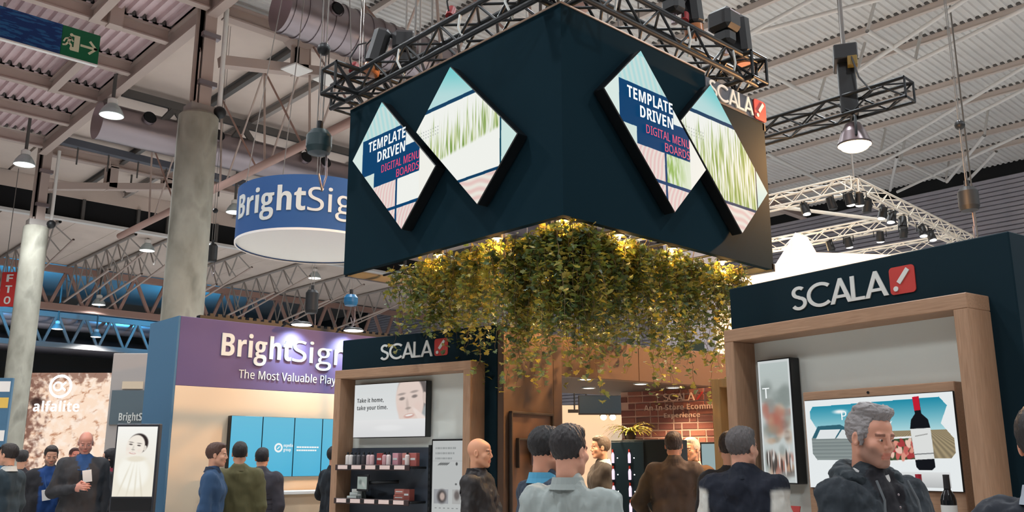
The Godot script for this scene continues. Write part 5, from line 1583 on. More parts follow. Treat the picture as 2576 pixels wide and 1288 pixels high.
func rigging() -> void:
	# black ring truss above the cube
	var y := 5.26
	var g := "black trusses of the ring above the cube"
	var t := box_truss("box_truss", "black truss along the cube's shaded face", Vector3(4.6, y, -4.0), Vector3(4.6, y, -7.6), 0.25, 0.25, 0.025, M.black_metal, g)
	for z in [-0.9, -1.5, -2.4]:
		var s := MB.new(); s.path([Vector3(-0.13, 0.12, z), Vector3(-0.15, -0.02, z), Vector3(-0.09, -0.16, z + 0.03)], 0.012, 6); part(t, "cable_tie", s, M.white_letter)
	t = box_truss("box_truss", "black truss along the cube's warm-lit face", Vector3(4.2, y, -4.42), Vector3(7.2, y, -4.42), 0.25, 0.25, 0.025, M.black_metal, g)
	for x in [0.9, 1.9, 2.6]:
		var s := MB.new(); s.path([Vector3(x, 0.12, 0.13), Vector3(x, -0.02, 0.15), Vector3(x + 0.03, -0.16, 0.09)], 0.012, 6); part(t, "cable_tie", s, M.white_letter)
	box_truss("box_truss", "black truss across the far side of the ring, left end", Vector3(4.2, y, -7.2), Vector3(7.3, y, -7.2), 0.25, 0.25, 0.025, M.black_metal, g)
	box_truss("box_truss", "black truss closing the ring behind the corner sign", Vector3(7.1, y, -4.2), Vector3(7.1, y, -7.4), 0.25, 0.25, 0.025, M.black_metal, g)
	for e in [[4.6, -6.2, "above the shaded face"], [6.3, -4.42, "above the warm-lit face"], [5.2, -7.2, "at its far side"], [7.1, -6.0, "behind the corner sign"]]:
		for k in [-0.1, 0.1]:
			var o := rod(self, "suspension_chain", Vector3(e[0] + k, y + 0.12, e[1]), Vector3(e[0] + k * 0.3, 13.15, e[1]), 0.01, M.cable)
			tag(o, "one of two thin chains holding up the black ring truss " + e[2], "chain", "chains of the ring truss " + e[2])
	moving_head("moving head light on the truss's far left end, beside a red plug", Vector3(4.62, 5.4, -7.0), 2.5, 0.25)
	moving_head("moving head light with an amber lens above the corner sign", Vector3(7.12, 5.42, -4.4), 0.0, 0.1)
	moving_head("moving head light cut off by the picture's top edge", Vector3(6.32, 5.46, -4.4), 0.0, 0.14)
	var s := MB.new(); s.tube(Vector3.ZERO, Vector3(0.05, 0.1, -0.03), 0.04, 12)
	for e in [[Vector3(4.48, 5.42, -7.22), "red cable plug at the black truss's far left end"], [Vector3(4.55, 5.48, -5.75), "red cable plug on the black truss over the shaded face"], [Vector3(6.15, 5.46, -4.36), "red cable plug near the truncated moving head light"]]:
		var o := solo("cable_plug", s, mat("plug_red", Color8(140, 34, 38), 0.5), e[1], "plug", "red plugs on the trusses"); o.position = e[0]
		var w := MB.new(); w.path([Vector3(0, 0, 0), Vector3(-0.05, 0.12, 0.02), Vector3(0.02, 0.28, 0.05), Vector3(0.12, 0.34, 0.04)], 0.009, 6); part(o, "cable", w, M.dark_cable)
	# single black truss with the warm floodlight, right of the cube
	t = box_truss("box_truss", "black truss carrying the glaring warm floodlight", Vector3(8.788, 5.31, -3.5), Vector3(8.788, 5.31, -7.2), 0.21, 0.27, 0.021, M.black_metal)
	var h := thing("hoist_unit", "black hoist with yellow stickers on top of the floodlight's truss", "hoist", Vector3(8.788, 5.22, -4.15), 0.5)
	s = MB.new(); s.cbox(Vector3(0, 0.66, 0), Vector3(0.42, 0.17, 0.24), 0.01); part(h, "housing", s, M.black_plastic)
	s = MB.new(); s.cbox(Vector3(0, 0.33, 0), Vector3(0.2, 0.66, 0.18), 0.01); part(h, "chain_bag", s, M.black_plastic)
	for k in [-0.17, 0.17]:
		s = MB.new(); s.cbox(Vector3(k, 0.54, 0.06), Vector3(0.09, 0.11, 0.1), 0.006); part(h, "yellow_sticker", s, mat("yellow_tag", Color8(128, 104, 38), 0.5))
	for k in [-0.05, 0.05]: rod(h, "chain", Vector3(k, 0.7, 0), Vector3(k * 0.9, 8.1, 0), 0.016, M.cable)
	s = MB.new(); s.path([Vector3(-0.2, 0.6, 0.05), Vector3(-0.3, 0.3, 0.1), Vector3(-0.38, 0.1, 0.2), Vector3(-0.55, 0.06, 0.3)], 0.01, 6); part(h, "cable", s, M.dark_cable)
	var f := thing("floodlight", "glaring warm floodlight hanging below the single black truss", "floodlight", Vector3(8.788, 4.87, -4.13), 0.6)
	s = MB.new(); s.lathe([Vector2(0.17, 0.0), Vector2(0.175, 0.02), Vector2(0.13, 0.14), Vector2(0.08, 0.24), Vector2(0, 0.26)], Vector3.ZERO, 22); part(f, "reflector", s, M.galvanised)
	s = MB.new(); s.ball(Vector3(0, 0.0, 0), Vector3(0.155, 0.07, 0.155), 18); part(f, "lamp_bulb", s, M.warm_glow)
	s = MB.new(); s.path([Vector3(-0.17, 0.06, 0), Vector3(-0.19, 0.26, 0), Vector3(0, 0.36, 0), Vector3(0.19, 0.26, 0), Vector3(0.17, 0.06, 0)], 0.014, 8); part(f, "yoke", s, M.black_metal)
	s = MB.new(); s.tube(Vector3(0, 0.34, 0), Vector3(0, 0.42, 0), 0.03, 10); part(f, "clamp", s, M.black_metal)
	var L := OmniLight3D.new(); L.name = "floodlight_light"; f.add_child(L)
	L.position = Vector3(0, -0.03, 0); L.light_energy = 34.0; L.light_color = Color(1.0, 0.74, 0.48); L.light_size = 0.08; L.omni_range = 60; L.omni_attenuation = 2; L.shadow_enabled = true
	# pale lit square rig of a neighbouring stand
	g = "pale trusses of the neighbouring lighting rig"
	var R := 6.72
	box_truss("pale_truss", "pale truss on the near side of the neighbouring rig", Vector3(15.8, R, -7.5), Vector3(15.7, R, -13.5), 0.26, 0.3, 0.022, M.aluminium, g)
	box_truss("pale_truss", "pale truss on the rig's side towards the slatted wall", Vector3(15.9, R, -7.6), Vector3(23.2, R, -7.9), 0.26, 0.34, 0.022, M.aluminium, g)
	box_truss("pale_truss", "pale truss in the middle of the neighbouring rig", Vector3(19.1, R, -8.0), Vector3(19.0, R, -13.5), 0.26, 0.34, 0.022, M.aluminium, g)
	box_truss("pale_truss", "pale truss on the far side of the neighbouring rig", Vector3(21.8, R, -8.0), Vector3(21.7, R, -14.5), 0.26, 0.4, 0.022, M.aluminium, g)
	s = MB.new(); s.tube(Vector3(16.0, 6.7, -9.3), Vector3(18.9, 6.7, -8.2), 0.04, 8); solo("rig_pole", s, M.aluminium, "pale pole crossing inside the neighbouring rig", "pole")
	for e in [[15.8, -7.5, "near corner"], [23.0, -7.9, "right end"], [19.0, -13.0, "middle truss"], [15.75, -12.5, "end behind the cube"]]:
		var o := rod(self, "suspension_chain", Vector3(e[0], R + 0.13, e[1]), Vector3(e[0], 13.35, e[1]), 0.02, M.cable)
		tag(o, "thin chain holding up the pale lighting rig, " + e[2], "chain", "chains of the pale rig")
	var where := [[15.45, -8.54, "nearest the cube"], [15.45, -7.98, "next to the hanging white lamp"], [15.45, -7.62, "at the near corner"], [15.6, -7.5, "first on the long side"], [16.15, -7.62, "second on the long side"], [16.85, -7.64, "third on the long side"], [17.3, -7.66, "fourth on the long side"], [17.85, -7.68, "fifth on the long side"],
		[18.95, -7.73, "sixth on the long side"], [19.45, -7.75, "last visible on the long side"], [18.72, -9.75, "on the middle truss, left end"], [18.72, -9.31, "on the middle truss, second"], [18.72, -8.57, "on the middle truss, third"], [18.72, -8.05, "on the middle truss, right end"]]
	for i in where.size():
		var e: Array = where[i]
		var p := thing("par_light", "small black spotlight on the pale rig, " + e[2], "spotlight", Vector3(e[0] + 0.35, 6.36, e[1]), i * 0.7, "spotlights on the pale rig")
		s = MB.new(); s.tube(Vector3(0, 0.2, -0.04), Vector3(0, -0.02, 0.02), 0.075, 14, 0.09); part(p, "can", s, M.black_plastic)
		s = MB.new(); s.path([Vector3(-0.13, 0.08, 0), Vector3(-0.13, 0.24, 0), Vector3(0.13, 0.24, 0), Vector3(0.13, 0.08, 0)], 0.014, 6); part(p, "yoke", s, M.black_metal)
		s = MB.new(); s.ball(Vector3(0, -0.025, 0.02), Vector3(0.08, 0.025, 0.08), 12); part(p, "lamp_lens", s, M.white_glow if i % 3 != 1 else M.black_plastic)
	for e in [[15.75, -10.5], [19.05, -10.8]]:
		var w := thing("rig_floodlight", "flat warm floodlight hung under the pale rig's " + ("near truss" if e[0] < 17 else "middle truss"), "floodlight", Vector3(e[0], 6.2, e[1]), 0, "flat floodlights of the pale rig")
		s = MB.new(); s.cbox(Vector3.ZERO, Vector3(0.4, 0.1, 0.3), 0.02); part(w, "housing", s, M.black_plastic)
		s = MB.new(); s.box(Vector3(0, 0.052, 0), Vector3(0.34, 0.006, 0.24)); part(w, "lamp_lens", s, M.warm_glow)
		rod(w, "hanger", Vector3(0, 0, 0), Vector3(0, 0.4, 0), 0.015, M.black_metal)
		L = OmniLight3D.new(); L.name = "rig_floodlight_light"; w.add_child(L)
		L.position = Vector3(0, 0.12, 0); L.light_energy = 2.2; L.light_color = Color(1.0, 0.86, 0.66); L.light_size = 0.1; L.omni_range = 40; L.omni_attenuation = 2; L.shadow_enabled = true
	# hoists on their chains
	hoist("dark green-black hoist hanging left of the cube before the duct", Vector3(4.36, 4.6, -7.6), 13.15, mat("hoist_teal", Color8(34, 56, 60), 0.4), 0.26)
	hoist("grey hoist hanging before the slatted wall", Vector3(12.35, 4.85, -4.3), 13.35, M.black_plastic)
	hoist("small blue hoist above the cosmetics wall", Vector3(8.8, 4.35, -13.9), 13.35, mat("hoist_blue", Color8(20, 96, 140), 0.4), 0.22)
	hoist("black hoist with a red hook between the two concrete columns", Vector3(9.6, 6.6, -21.9), 13.3, M.black_plastic, 0.5)
	hoist("black hoist standing up behind the purple wall", Vector3(9.2, 4.5, -16.0), 13.35, M.black_plastic, 0.5)

# ================================================================ farther things
func far_things() -> void:
	# exit sign hung from the deck
	var e := thing("exit_sign", "long hanging sign with a blue picture and a green exit symbol", "sign", Vector3(7.05, 12.21, -24.5))
	var s := MB.new(); s.cbox(Vector3(-0.49, 0.43, 0), Vector3(0.98, 0.87, 0.1), 0.01); part(e, "green_panel", s, mat("exit_green", Color8(6, 104, 66), 0.5))
	var f := FastNoiseLite.new(); f.seed = 9; f.frequency = 0.03; f.fractal_octaves = 4
	var im := picture(256, 64, Color8(10, 62, 122))
	for y in 64:
		for x in 256:
			var k := smoothstep(0.16, 0.22, absf(fmod(f.get_noise_2d(x * 0.35, y * 1.6) * 2.0, 1.0)) - 0.25)
			im.set_pixel(x, y, Color8(8, 52, 112).lerp(Color8(60, 140, 186), k * 0.5))
	var wm := mat("water_print", Color.WHITE, 0.5); wm.albedo_texture = ImageTexture.create_from_image(im)
	s = MB.new(); s.uvquad(Vector3(-4.98, 0, 0.051), Vector3(-0.98, 0, 0.051), Vector3(-0.98, 0.86, 0.051), Vector3(-4.98, 0.86, 0.051)); var bp := part(e, "blue_print", s, wm)
	s = MB.new(); s.box(Vector3(-2.98, 0.43, 0), Vector3(4.0, 0.87, 0.1)); part(e, "blue_box", s, mat("sign_blue", Color8(8, 52, 112), 0.5))
	s = MB.new(); s.box(Vector3(-2.5, -0.02, 0), Vector3(5.0, 0.04, 0.13)); part(e, "bottom_rail", s, M.white_cloth)
	var pale := mat("exit_pale", Color8(226, 222, 190), 0.5)
	s = MB.new()   # doorway, running figure
	s.prism(PackedVector2Array([Vector2(-0.74, 0.2), Vector2(-0.52, 0.2), Vector2(-0.52, 0.66), Vector2(-0.72, 0.66), Vector2(-0.72, 0.62), Vector2(-0.66, 0.6), Vector2(-0.66, 0.3), Vector2(-0.74, 0.3)]), 0.05, 0.06)
	part(e, "doorway_symbol", s, pale)
	s = MB.new()
	for q in [[Vector2(-0.76, 0.56), Vector2(-0.8, 0.42), 0.075], [Vector2(-0.76, 0.54), Vector2(-0.88, 0.5), 0.04], [Vector2(-0.88, 0.5), Vector2(-0.92, 0.4), 0.04], [Vector2(-0.76, 0.54), Vector2(-0.68, 0.46), 0.04], [Vector2(-0.8, 0.42), Vector2(-0.72, 0.34), 0.05], [Vector2(-0.72, 0.34), Vector2(-0.74, 0.22), 0.045], [Vector2(-0.8, 0.42), Vector2(-0.86, 0.32), 0.05], [Vector2(-0.86, 0.32), Vector2(-0.94, 0.3), 0.045]]:
		s.prism(Geometry2D.offset_polyline(PackedVector2Array([q[0], q[1]]), q[2] / 2, Geometry2D.JOIN_ROUND, Geometry2D.END_ROUND)[0], 0.05, 0.064)
	s.tube(Vector3(-0.74, 0.64, 0.05), Vector3(-0.74, 0.64, 0.064), 0.045, 12)
	part(e, "running_figure", s, pale)
	s = MB.new()
	for q in [[Vector2(-0.46, 0.42), Vector2(-0.1, 0.42)], [Vector2(-0.24, 0.58), Vector2(-0.09, 0.42)], [Vector2(-0.24, 0.26), Vector2(-0.09, 0.42)]]:
		s.prism(Geometry2D.offset_polyline(PackedVector2Array([q[0], q[1]]), 0.032, Geometry2D.JOIN_MITER, Geometry2D.END_SQUARE)[0], 0.05, 0.06)
	part(e, "arrow", s, pale)
	for x in [-0.2, -2.4, -4.6]: rod(e, "hanger", Vector3(x, 0.86, 0), Vector3(x, 1.0, 0), 0.03, M.steel_grey)
	# red vertical banner beside the farther column
	var b := thing("red_banner", "red vertical banner with pale stacked letters behind the farther column", "banner", Vector3(8.72, 7.54, -39.5), deg_to_rad(-43))
	s = MB.new(); s.box(Vector3(0.67, 0.7, 0), Vector3(1.34, 1.4, 0.03)); part(b, "cloth", s, mat("banner_red", Color8(190, 46, 44), 0.7))
	for q in [["F", 1.0, 0.2], ["T", 0.55, 0.2], ["O", 0.1, 0.2]]:
		put_words(b, "letter", q[0], Vector3(q[2], q[1], 0.016), 0.3, 0.26, M.white_letter, true, 0.01)
	for x in [0.1, 1.2]: rod(b, "wire", Vector3(x, 1.4, 0), Vector3(x, 5.75, 0), 0.015, M.cable)
	# far LED wall with the rocky picture
	var l := thing("led_wall", "far glowing LED wall with a sandy rock picture and white logo", "LED wall", Vector3(4.95, 0, -18.9), deg_to_rad(-42.7))
	s = MB.new(); s.cbox(Vector3(0.83, 1.62, -0.1), Vector3(1.8, 3.24, 0.2), 0.01); part(l, "housing", s, M.screen_edge)
	s = MB.new(); s.uvquad(Vector3(-0.06, 1.1, 0.002), Vector3(1.72, 1.1, 0.002), Vector3(1.72, 3.24, 0.002), Vector3(-0.06, 3.24, 0.002)); part(l, "lit_screen", s, shown("show_rocks", rocky_picture(), 1.02))
	var lg := glow("logo_glow", Color(1, 1, 1), 1.5)
	put_words(l, "lettering", "alfalite", Vector3(0.04, 2.5, 0.004), 0.19, 0.88, lg, true, 0.002)
	s = MB.new()
	for k in 28:
		var a := TAU * k / 28
		var c := TAU * (k + 1) / 28
		var o := Vector3(0.52, 2.98, 0.005)
		s.quad(o + Vector3(cos(a), sin(a), 0) * 0.175, o + Vector3(cos(a), sin(a), 0) * 0.225, o + Vector3(cos(c), sin(c), 0) * 0.225, o + Vector3(cos(c), sin(c), 0) * 0.175)
		s.quad(o + Vector3(-0.05 + cos(a) * 0.06, sin(a) * 0.06, 0), o + Vector3(-0.05 + cos(a) * 0.095, sin(a) * 0.095, 0), o + Vector3(-0.05 + cos(c) * 0.095, sin(c) * 0.095, 0), o + Vector3(-0.05 + cos(c) * 0.06, sin(c) * 0.06, 0))
	s.bar(Vector3(0.53, 2.98, 0.005), Vector3(0.62, 3.06, 0.005), 0.003, 0.04, Vector3(-1, 1, 0)); s.bar(Vector3(0.53, 2.98, 0.005), Vector3(0.62, 2.9, 0.005), 0.003, 0.04, Vector3(1, 1, 0))
	part(l, "round_logo", s, lg)
	var L := AreaLight3D.new(); L.name = "led_wall_light"; l.add_child(L)
	L.position = Vector3(0.83, 2.1, 0.05); L.rotation.y = PI; L.area_size = Vector2(1.7, 2.0); L.light_energy = 1.5; L.light_color = Color(1, 0.86, 0.74); L.shadow_enabled = true; L.area_range = 30
	# grey and dark boxes beside the purple wall
	var gb := thing("grey_tower", "plain grey tower left of the purple wall's blue end", "tower", Vector3(4.62, 0, -12.75), deg_to_rad(-42))
	var q := MB.new(); q.cbox(Vector3(0, 1.52, 0), Vector3(0.5, 3.04, 0.4), 0.01); part(gb, "body", q, mat("tower_grey", Color8(176, 170, 166), 0.7))
	q = MB.new(); q.box(Vector3(0.04, 2.3, 0.21), Vector3(0.5, 0.46, 0.02)); part(gb, "dark_poster", q, mat("poster_slate", Color8(92, 108, 116), 0.6))
	put_words(gb, "poster_lettering", "BrightSi", Vector3(-0.08, 2.12, 0.221), 0.1, 0.34, M.white_letter, true, 0.01)
	q = MB.new(); q.box(Vector3(0.06, 2.6, 0.21), Vector3(0.28, 0.1, 0.02)); part(gb, "pale_label", q, M.cream_wall)
	# portrait totem
	var t := thing("totem_display", "portrait totem display with a laughing woman in white", "display", Vector3(3.6, 0, -9.72), deg_to_rad(-43))
	s = MB.new(); s.cbox(Vector3(0, 1.0, -0.04), Vector3(0.455, 1.95, 0.08), 0.008); part(t, "housing", s, mat("totem_edge", Color8(58, 60, 66), 0.4, 0.3))
	s = MB.new(); s.uvquad(Vector3(-0.21, 1.23, 0.002), Vector3(0.21, 1.23, 0.002), Vector3(0.21, 1.945, 0.002), Vector3(-0.21, 1.945, 0.002)); part(t, "lit_screen", s, shown("show_woman", advert_tall_woman(), 0.95))
	s = MB.new(); s.box(Vector3(0, 1.15, 0.002), Vector3(0.42, 0.13, 0.004)); part(t, "lower_bezel", s, M.screen_edge)
	s = MB.new(); s.cbox(Vector3(0, 0.02, 0), Vector3(0.6, 0.04, 0.4), 0.01); part(t, "foot", s, M.black_metal)
	# cream counter and white desk among the visitors
	s = MB.new(); s.cbox(Vector3(1.98, 0.58, -10.95), Vector3(0.7, 1.16, 0.5), 0.01, Basis(Vector3.UP, deg_to_rad(-42)))
	solo("reception_desk", s, M.white_cloth, "white reception desk behind the blue-shirted visitor", "desk")
	# small notices at the left edge
	var nt := thing("notice_board", "tall board with yellow, white and blue notices at the picture's left edge", "board", Vector3(4.05, 0, -17.6), deg_to_rad(-42))
	s = MB.new(); s.cbox(Vector3(0, 1.5, 0), Vector3(0.5, 3.0, 0.06), 0.006); part(nt, "board", s, M.soft_blue)
	for k in 5:
		s = MB.new(); s.box(Vector3(0.12, 2.85 - k * 0.28, 0.032), Vector3(0.2, 0.18, 0.004)); part(nt, "notice", s, [M.white_cloth, mat("yellow_paper", Color8(226, 190, 92), 0.7), M.soft_blue, M.white_cloth, M.screen_edge][k])
	# white canopy of the neighbouring stand, its panels and dark trim
	var c := thing("white_canopy", "bright white pointed canopy behind the nearest navy wall", "canopy", Vector3(11.68, 0, -6.4), deg_to_rad(-42))
	s = MB.new()
	var top := [Vector3(-1.0, 4.1, 0.3), Vector3(-0.35, 4.3, 0.4), Vector3(-0.13, 4.82, 0.1), Vector3(0.08, 4.78, 0.0), Vector3(0.12, 4.5, 0.2), Vector3(1.05, 4.4, 0.5)]
	var bot := [Vector3(-1.3, 3.4, 0.5), Vector3(-0.35, 3.4, 0.55), Vector3(-0.13, 3.4, 0.5), Vector3(0.08, 3.4, 0.5), Vector3(0.12, 3.4, 0.5), Vector3(1.15, 3.4, 0.6)]
	for k in 5: s.quad(bot[k], bot[k + 1], top[k + 1], top[k])
	for k in 5: s.quad(top[k], top[k + 1], top[k + 1] + Vector3(0, -0.3, -1.2), top[k] + Vector3(0, -0.3, -1.2))
	part(c, "cloth", s, M.white_cloth)
	for x in [-1.2, 1.1]: rod(c, "pole", Vector3(x, 0, 0.45), Vector3(x, 4.2, 0.4), 0.03, M.aluminium)
	q = MB.new(); q.cbox(Vector3(10.2, 1.78, -6.72), Vector3(0.42, 3.56, 0.1), 0.008, Basis(Vector3.UP, deg_to_rad(-42)))
	solo("white_partition", q, M.white_cloth, "white upright panel just left of the nearest navy wall", "partition")
	q = MB.new(); q.cbox(Vector3(9.6, 1.55, -6.9), Vector3(0.26, 3.1, 0.1), 0.008, Basis(Vector3.UP, deg_to_rad(-42)))
	solo("navy_partition", q, M.navy, "narrow navy upright panel beside the white one under the ivy", "partition")
	# pale blue light box that shines through gaps in the ivy
	var lb := thing("light_box", "pale blue light box glimpsed through the ivy", "light box", Vector3(9.6, 4.1, -9.6), deg_to_rad(-43))
	s = MB.new(); s.cbox(Vector3(0, 0.3, 0), Vector3(0.8, 0.7, 0.1), 0.01); part(lb, "housing", s, M.aluminium)
	s = MB.new(); s.box(Vector3(0, 0.3, 0.052), Vector3(0.74, 0.64, 0.004)); part(lb, "lit_screen", s, glow("lightbox_glow", Color8(170, 218, 236), 1.0))
	for x in [-0.3, 0.3]: rod(lb, "wire", Vector3(x, 0.65, 0), Vector3(x, 9.25, 0), 0.008, M.cable)
	# two small fixtures under the smooth ceiling left of the nearer column
	for k in 2:
		var fx := thing("ceiling_speaker", ["pale pink box speaker below the far girder, left of the nearer column", "pale blue flat box below the far girder, close to the nearer column"][k], "speaker", [Vector3(12.55, 12.75, -37.2), Vector3(13.7, 12.75, -35.9)][k], -0.7)
		s = MB.new(); s.cbox(Vector3(0, 0, 0), Vector3(0.5, 0.34 if k == 0 else 0.16, 0.34), 0.06); part(fx, "box", s, [M.steel_pink, M.lamp_shade][k])
		rod(fx, "hanger", Vector3.ZERO, Vector3(0, 0.58, 0), 0.04, M.steel_dark)
	# two square acoustic panels below the girder
	for k in 2:
		s = MB.new(); s.cbox(Vector3.ZERO, Vector3(0.6, 0.05, 0.6), 0.01, Basis(Vector3.UP, 0.2))
		var o := solo("roof_panel", s, M.white_cloth, ["first", "second"][k] + " small square white panel under the roof girder, counted from the column", "panel", "square panels under the girder")
		o.position = Vector3(10.75 + k * 0.95, 11.75, -20.1)
		rod(o, "wire", Vector3.ZERO, Vector3(0, 1.05, 0), 0.02, M.cable)

# ================================================================ people
var heads := {}
var hairs := {}
var hands := {}

func head_skin(cell: float, beard: bool) -> MB:   # middle between the ears at the origin, face towards +z
	var key := "%s%s" % [cell, beard]
	if heads.has(key): return heads[key]
	var s := SDF.new(Vector3(-0.115, -0.24, -0.15), Vector3(0.115, 0.15, 0.15), cell)
	s.ell(Vector3(0, 0.032, -0.018), Vector3(0.073, 0.09, 0.094), 0.01)
	s.ell(Vector3(0, -0.035, 0.028), Vector3(0.06, 0.082, 0.064), 0.03)
	s.ell(Vector3(0, 0.045, 0.045), Vector3(0.056, 0.045, 0.045), 0.02)
	s.cap(Vector3(-0.05, -0.06, 0.005), Vector3(-0.016, -0.1, 0.062), 0.02, 0.02, 0.022)
	s.cap(Vector3(0.05, -0.06, 0.005), Vector3(0.016, -0.1, 0.062), 0.02, 0.02, 0.022)
	s.cap(Vector3(-0.036, 0.017, 0.08), Vector3(0.036, 0.017, 0.08), 0.012, 0.012, 0.012)
	for k in [-1.0, 1.0]:
		s.ell(Vector3(0.041 * k, -0.028, 0.062), Vector3(0.024, 0.022, 0.022), 0.02)
		s.ell(Vector3(0.032 * k, -0.003, 0.099), Vector3(0.016, 0.012, 0.014), 0.01, true)
		s.ell(Vector3(0.0315 * k, -0.002, 0.0785), Vector3(0.0135, 0.0105, 0.0125), 0.004)
		s.ell(Vector3(0.0775 * k, -0.006, -0.008), Vector3(0.01, 0.031, 0.02), 0.006)
		s.ell(Vector3(0.086 * k, -0.004, -0.002), Vector3(0.006, 0.018, 0.01), 0.004, true)
	s.cap(Vector3(0, 0.014, 0.088), Vector3(0, -0.027, 0.104), 0.008, 0.0108, 0.008)
	s.cap(Vector3(-0.011, -0.034, 0.094), Vector3(0.011, -0.034, 0.094), 0.008, 0.009, 0.006)
	s.cap(Vector3(-0.019, -0.062, 0.083), Vector3(0.019, -0.062, 0.083), 0.0075, 0.0075, 0.006)
	s.cap(Vector3(-0.015, -0.074, 0.083), Vector3(0.015, -0.074, 0.083), 0.0075, 0.0075, 0.004)
	s.cap(Vector3(-0.02, -0.068, 0.096), Vector3(0.02, -0.068, 0.096), 0.002, 0.002, 0.004)
	s.cap(Vector3(0, -0.06, -0.03), Vector3(0, -0.2, -0.035), 0.053, 0.052, 0.03)
	var mb := MB.new()
	s.emit(mb, func(p: Vector3) -> Color:
		var c := Color.WHITE
		if p.z > 0.072 and absf(p.x) < 0.024 and p.y < -0.055 and p.y > -0.081: c = Color(0.86, 0.62, 0.62)
		if p.z > 0.07 and p.y > 0.012 and p.y < 0.024 and absf(p.x) > 0.014 and absf(p.x) < 0.05: c = Color(0.35, 0.3, 0.28)
		if beard and c == Color.WHITE:
			var line := -0.05 + 0.02 * smoothstep(0.03, 0.06, absf(p.x)) + 0.03 * smoothstep(0.05, 0.0, p.z)
			var k := smoothstep(line + 0.008, line - 0.016, p.y) * smoothstep(-0.15, -0.115, p.y) * smoothstep(-0.005, 0.02, p.z)
			if absf(p.x) < 0.024 and p.y > -0.084 and p.y < -0.052: k *= 0.3
			c = c.lerp(Color(0.62, 0.68, 0.72), k)
		return c)
	heads[key] = mb
	return mb

func hair_cap(style: String, cell: float) -> MB:
	var key := style + str(cell)
	if hairs.has(key): return hairs[key]
	var s := SDF.new(Vector3(-0.125, -0.2, -0.16), Vector3(0.125, 0.18, 0.14), cell)
	match style:
		"short":
			s.ell(Vector3(0, 0.038, -0.022), Vector3(0.083, 0.1, 0.105), 0.01)
			s.ell(Vector3(0, 0.1, 0.03), Vector3(0.06, 0.03, 0.055), 0.03)
			s.ell(Vector3(0, -0.045, 0.075), Vector3(0.088, 0.118, 0.072), 0.012, true)
			s.rough(0.006, Vector3(60, 22, 60), 5)
			s.cut(Vector3(0, -0.062, -0.06), Vector3(0, -0.95, 0.32).normalized())
		"swept":
			s.ell(Vector3(0, 0.038, -0.02), Vector3(0.08, 0.098, 0.102), 0.01)
			s.ell(Vector3(0.01, 0.112, 0.045), Vector3(0.058, 0.03, 0.048), 0.025)
			s.ell(Vector3(-0.03, 0.12, 0.0), Vector3(0.04, 0.03, 0.06), 0.02)
			s.ell(Vector3(0, -0.04, 0.085), Vector3(0.086, 0.11, 0.072), 0.012, true)
			s.cap(Vector3(-0.078, 0.02, 0.02), Vector3(-0.074, -0.03, 0.02), 0.014, 0.007, 0.01)
			s.cap(Vector3(0.078, 0.02, 0.02), Vector3(0.074, -0.03, 0.02), 0.014, 0.007, 0.01)
			s.rough(0.007, Vector3(70, 60, 22), 8)
			s.cut(Vector3(0, -0.058, -0.06), Vector3(0, -0.95, 0.32).normalized())
		"receding":
			s.ell(Vector3(0, 0.032, -0.03), Vector3(0.081, 0.094, 0.1), 0.01)
			s.ell(Vector3(0, -0.02, 0.07), Vector3(0.09, 0.15, 0.08), 0.012, true)
			s.rough(0.006, Vector3(60, 22, 60), 15)
			s.cut(Vector3(0, -0.06, -0.06), Vector3(0, -0.95, 0.32).normalized())
		"fringe":   # hair round the sides and back only
			s.ell(Vector3(0, 0.005, -0.025), Vector3(0.08, 0.07, 0.098), 0.01)
			s.ell(Vector3(0, 0.12, 0.0), Vector3(0.09, 0.09, 0.14), 0.01, true)
			s.ell(Vector3(0, -0.03, 0.085), Vector3(0.1, 0.14, 0.09), 0.012, true)
			s.cut(Vector3(0, -0.058, -0.06), Vector3(0, -0.95, 0.32).normalized())
		"long":
			s.ell(Vector3(0, 0.035, -0.022), Vector3(0.09, 0.104, 0.11), 0.01)
			s.cap(Vector3(0, -0.03, -0.06), Vector3(0, -0.13, -0.06), 0.085, 0.06, 0.04)
			s.ell(Vector3(0, -0.05, 0.085), Vector3(0.075, 0.12, 0.085), 0.012, true)
			s.rough(0.008, Vector3(50, 12, 50), 25)
	var mb := MB.new()
	s.emit(mb)
	hairs[key] = mb
	return mb

func hand_skin(side: float, curl: float, cell: float) -> MB:   # wrist at the origin, fingers down -y, palm towards the body, thumb to the front
	var key := "%s%s%s" % [side, curl, cell]
	if hands.has(key): return hands[key]
	var s := SDF.new(Vector3(-0.085, -0.215, -0.08), Vector3(0.085, 0.05, 0.1), cell)
	s.cap(Vector3(0, 0.045, 0), Vector3(0, -0.02, 0), 0.026, 0.026, 0.02)
	s.ell(Vector3(0, -0.055, 0), Vector3(0.017, 0.052, 0.041), 0.02)
	var l := [0.078, 0.088, 0.082, 0.064]
	for i in 4:
		var p := Vector3(0, -0.096 + absf(i - 1.2) * 0.004, 0.03 - i * 0.0195)
		var a := 0.0
		for k in 3:
			a += curl * [0.5, 0.75, 0.6][k]
			var d := Vector3(-side * sin(a), -cos(a), (1.5 - i) * 0.03).normalized()
			var q: Vector3 = p + d * l[i] * [0.45, 0.31, 0.24][k]
			s.cap(p, q, 0.0096 - k * 0.0008, 0.0092 - k * 0.0008, 0.004)
			p = q
	var t0 := Vector3(-side * 0.004, -0.025, 0.03)
	var t1 := Vector3(-side * 0.016, -0.062, 0.062)
	var t2 := Vector3(-side * (0.022 + 0.016 * curl), -0.092, 0.06 - 0.02 * curl)
	s.cap(t0, t1, 0.015, 0.012, 0.012)
	s.cap(t1, t2, 0.0115, 0.0095, 0.004)
	var mb := MB.new()
	s.emit(mb)
	hands[key] = mb
	return mb

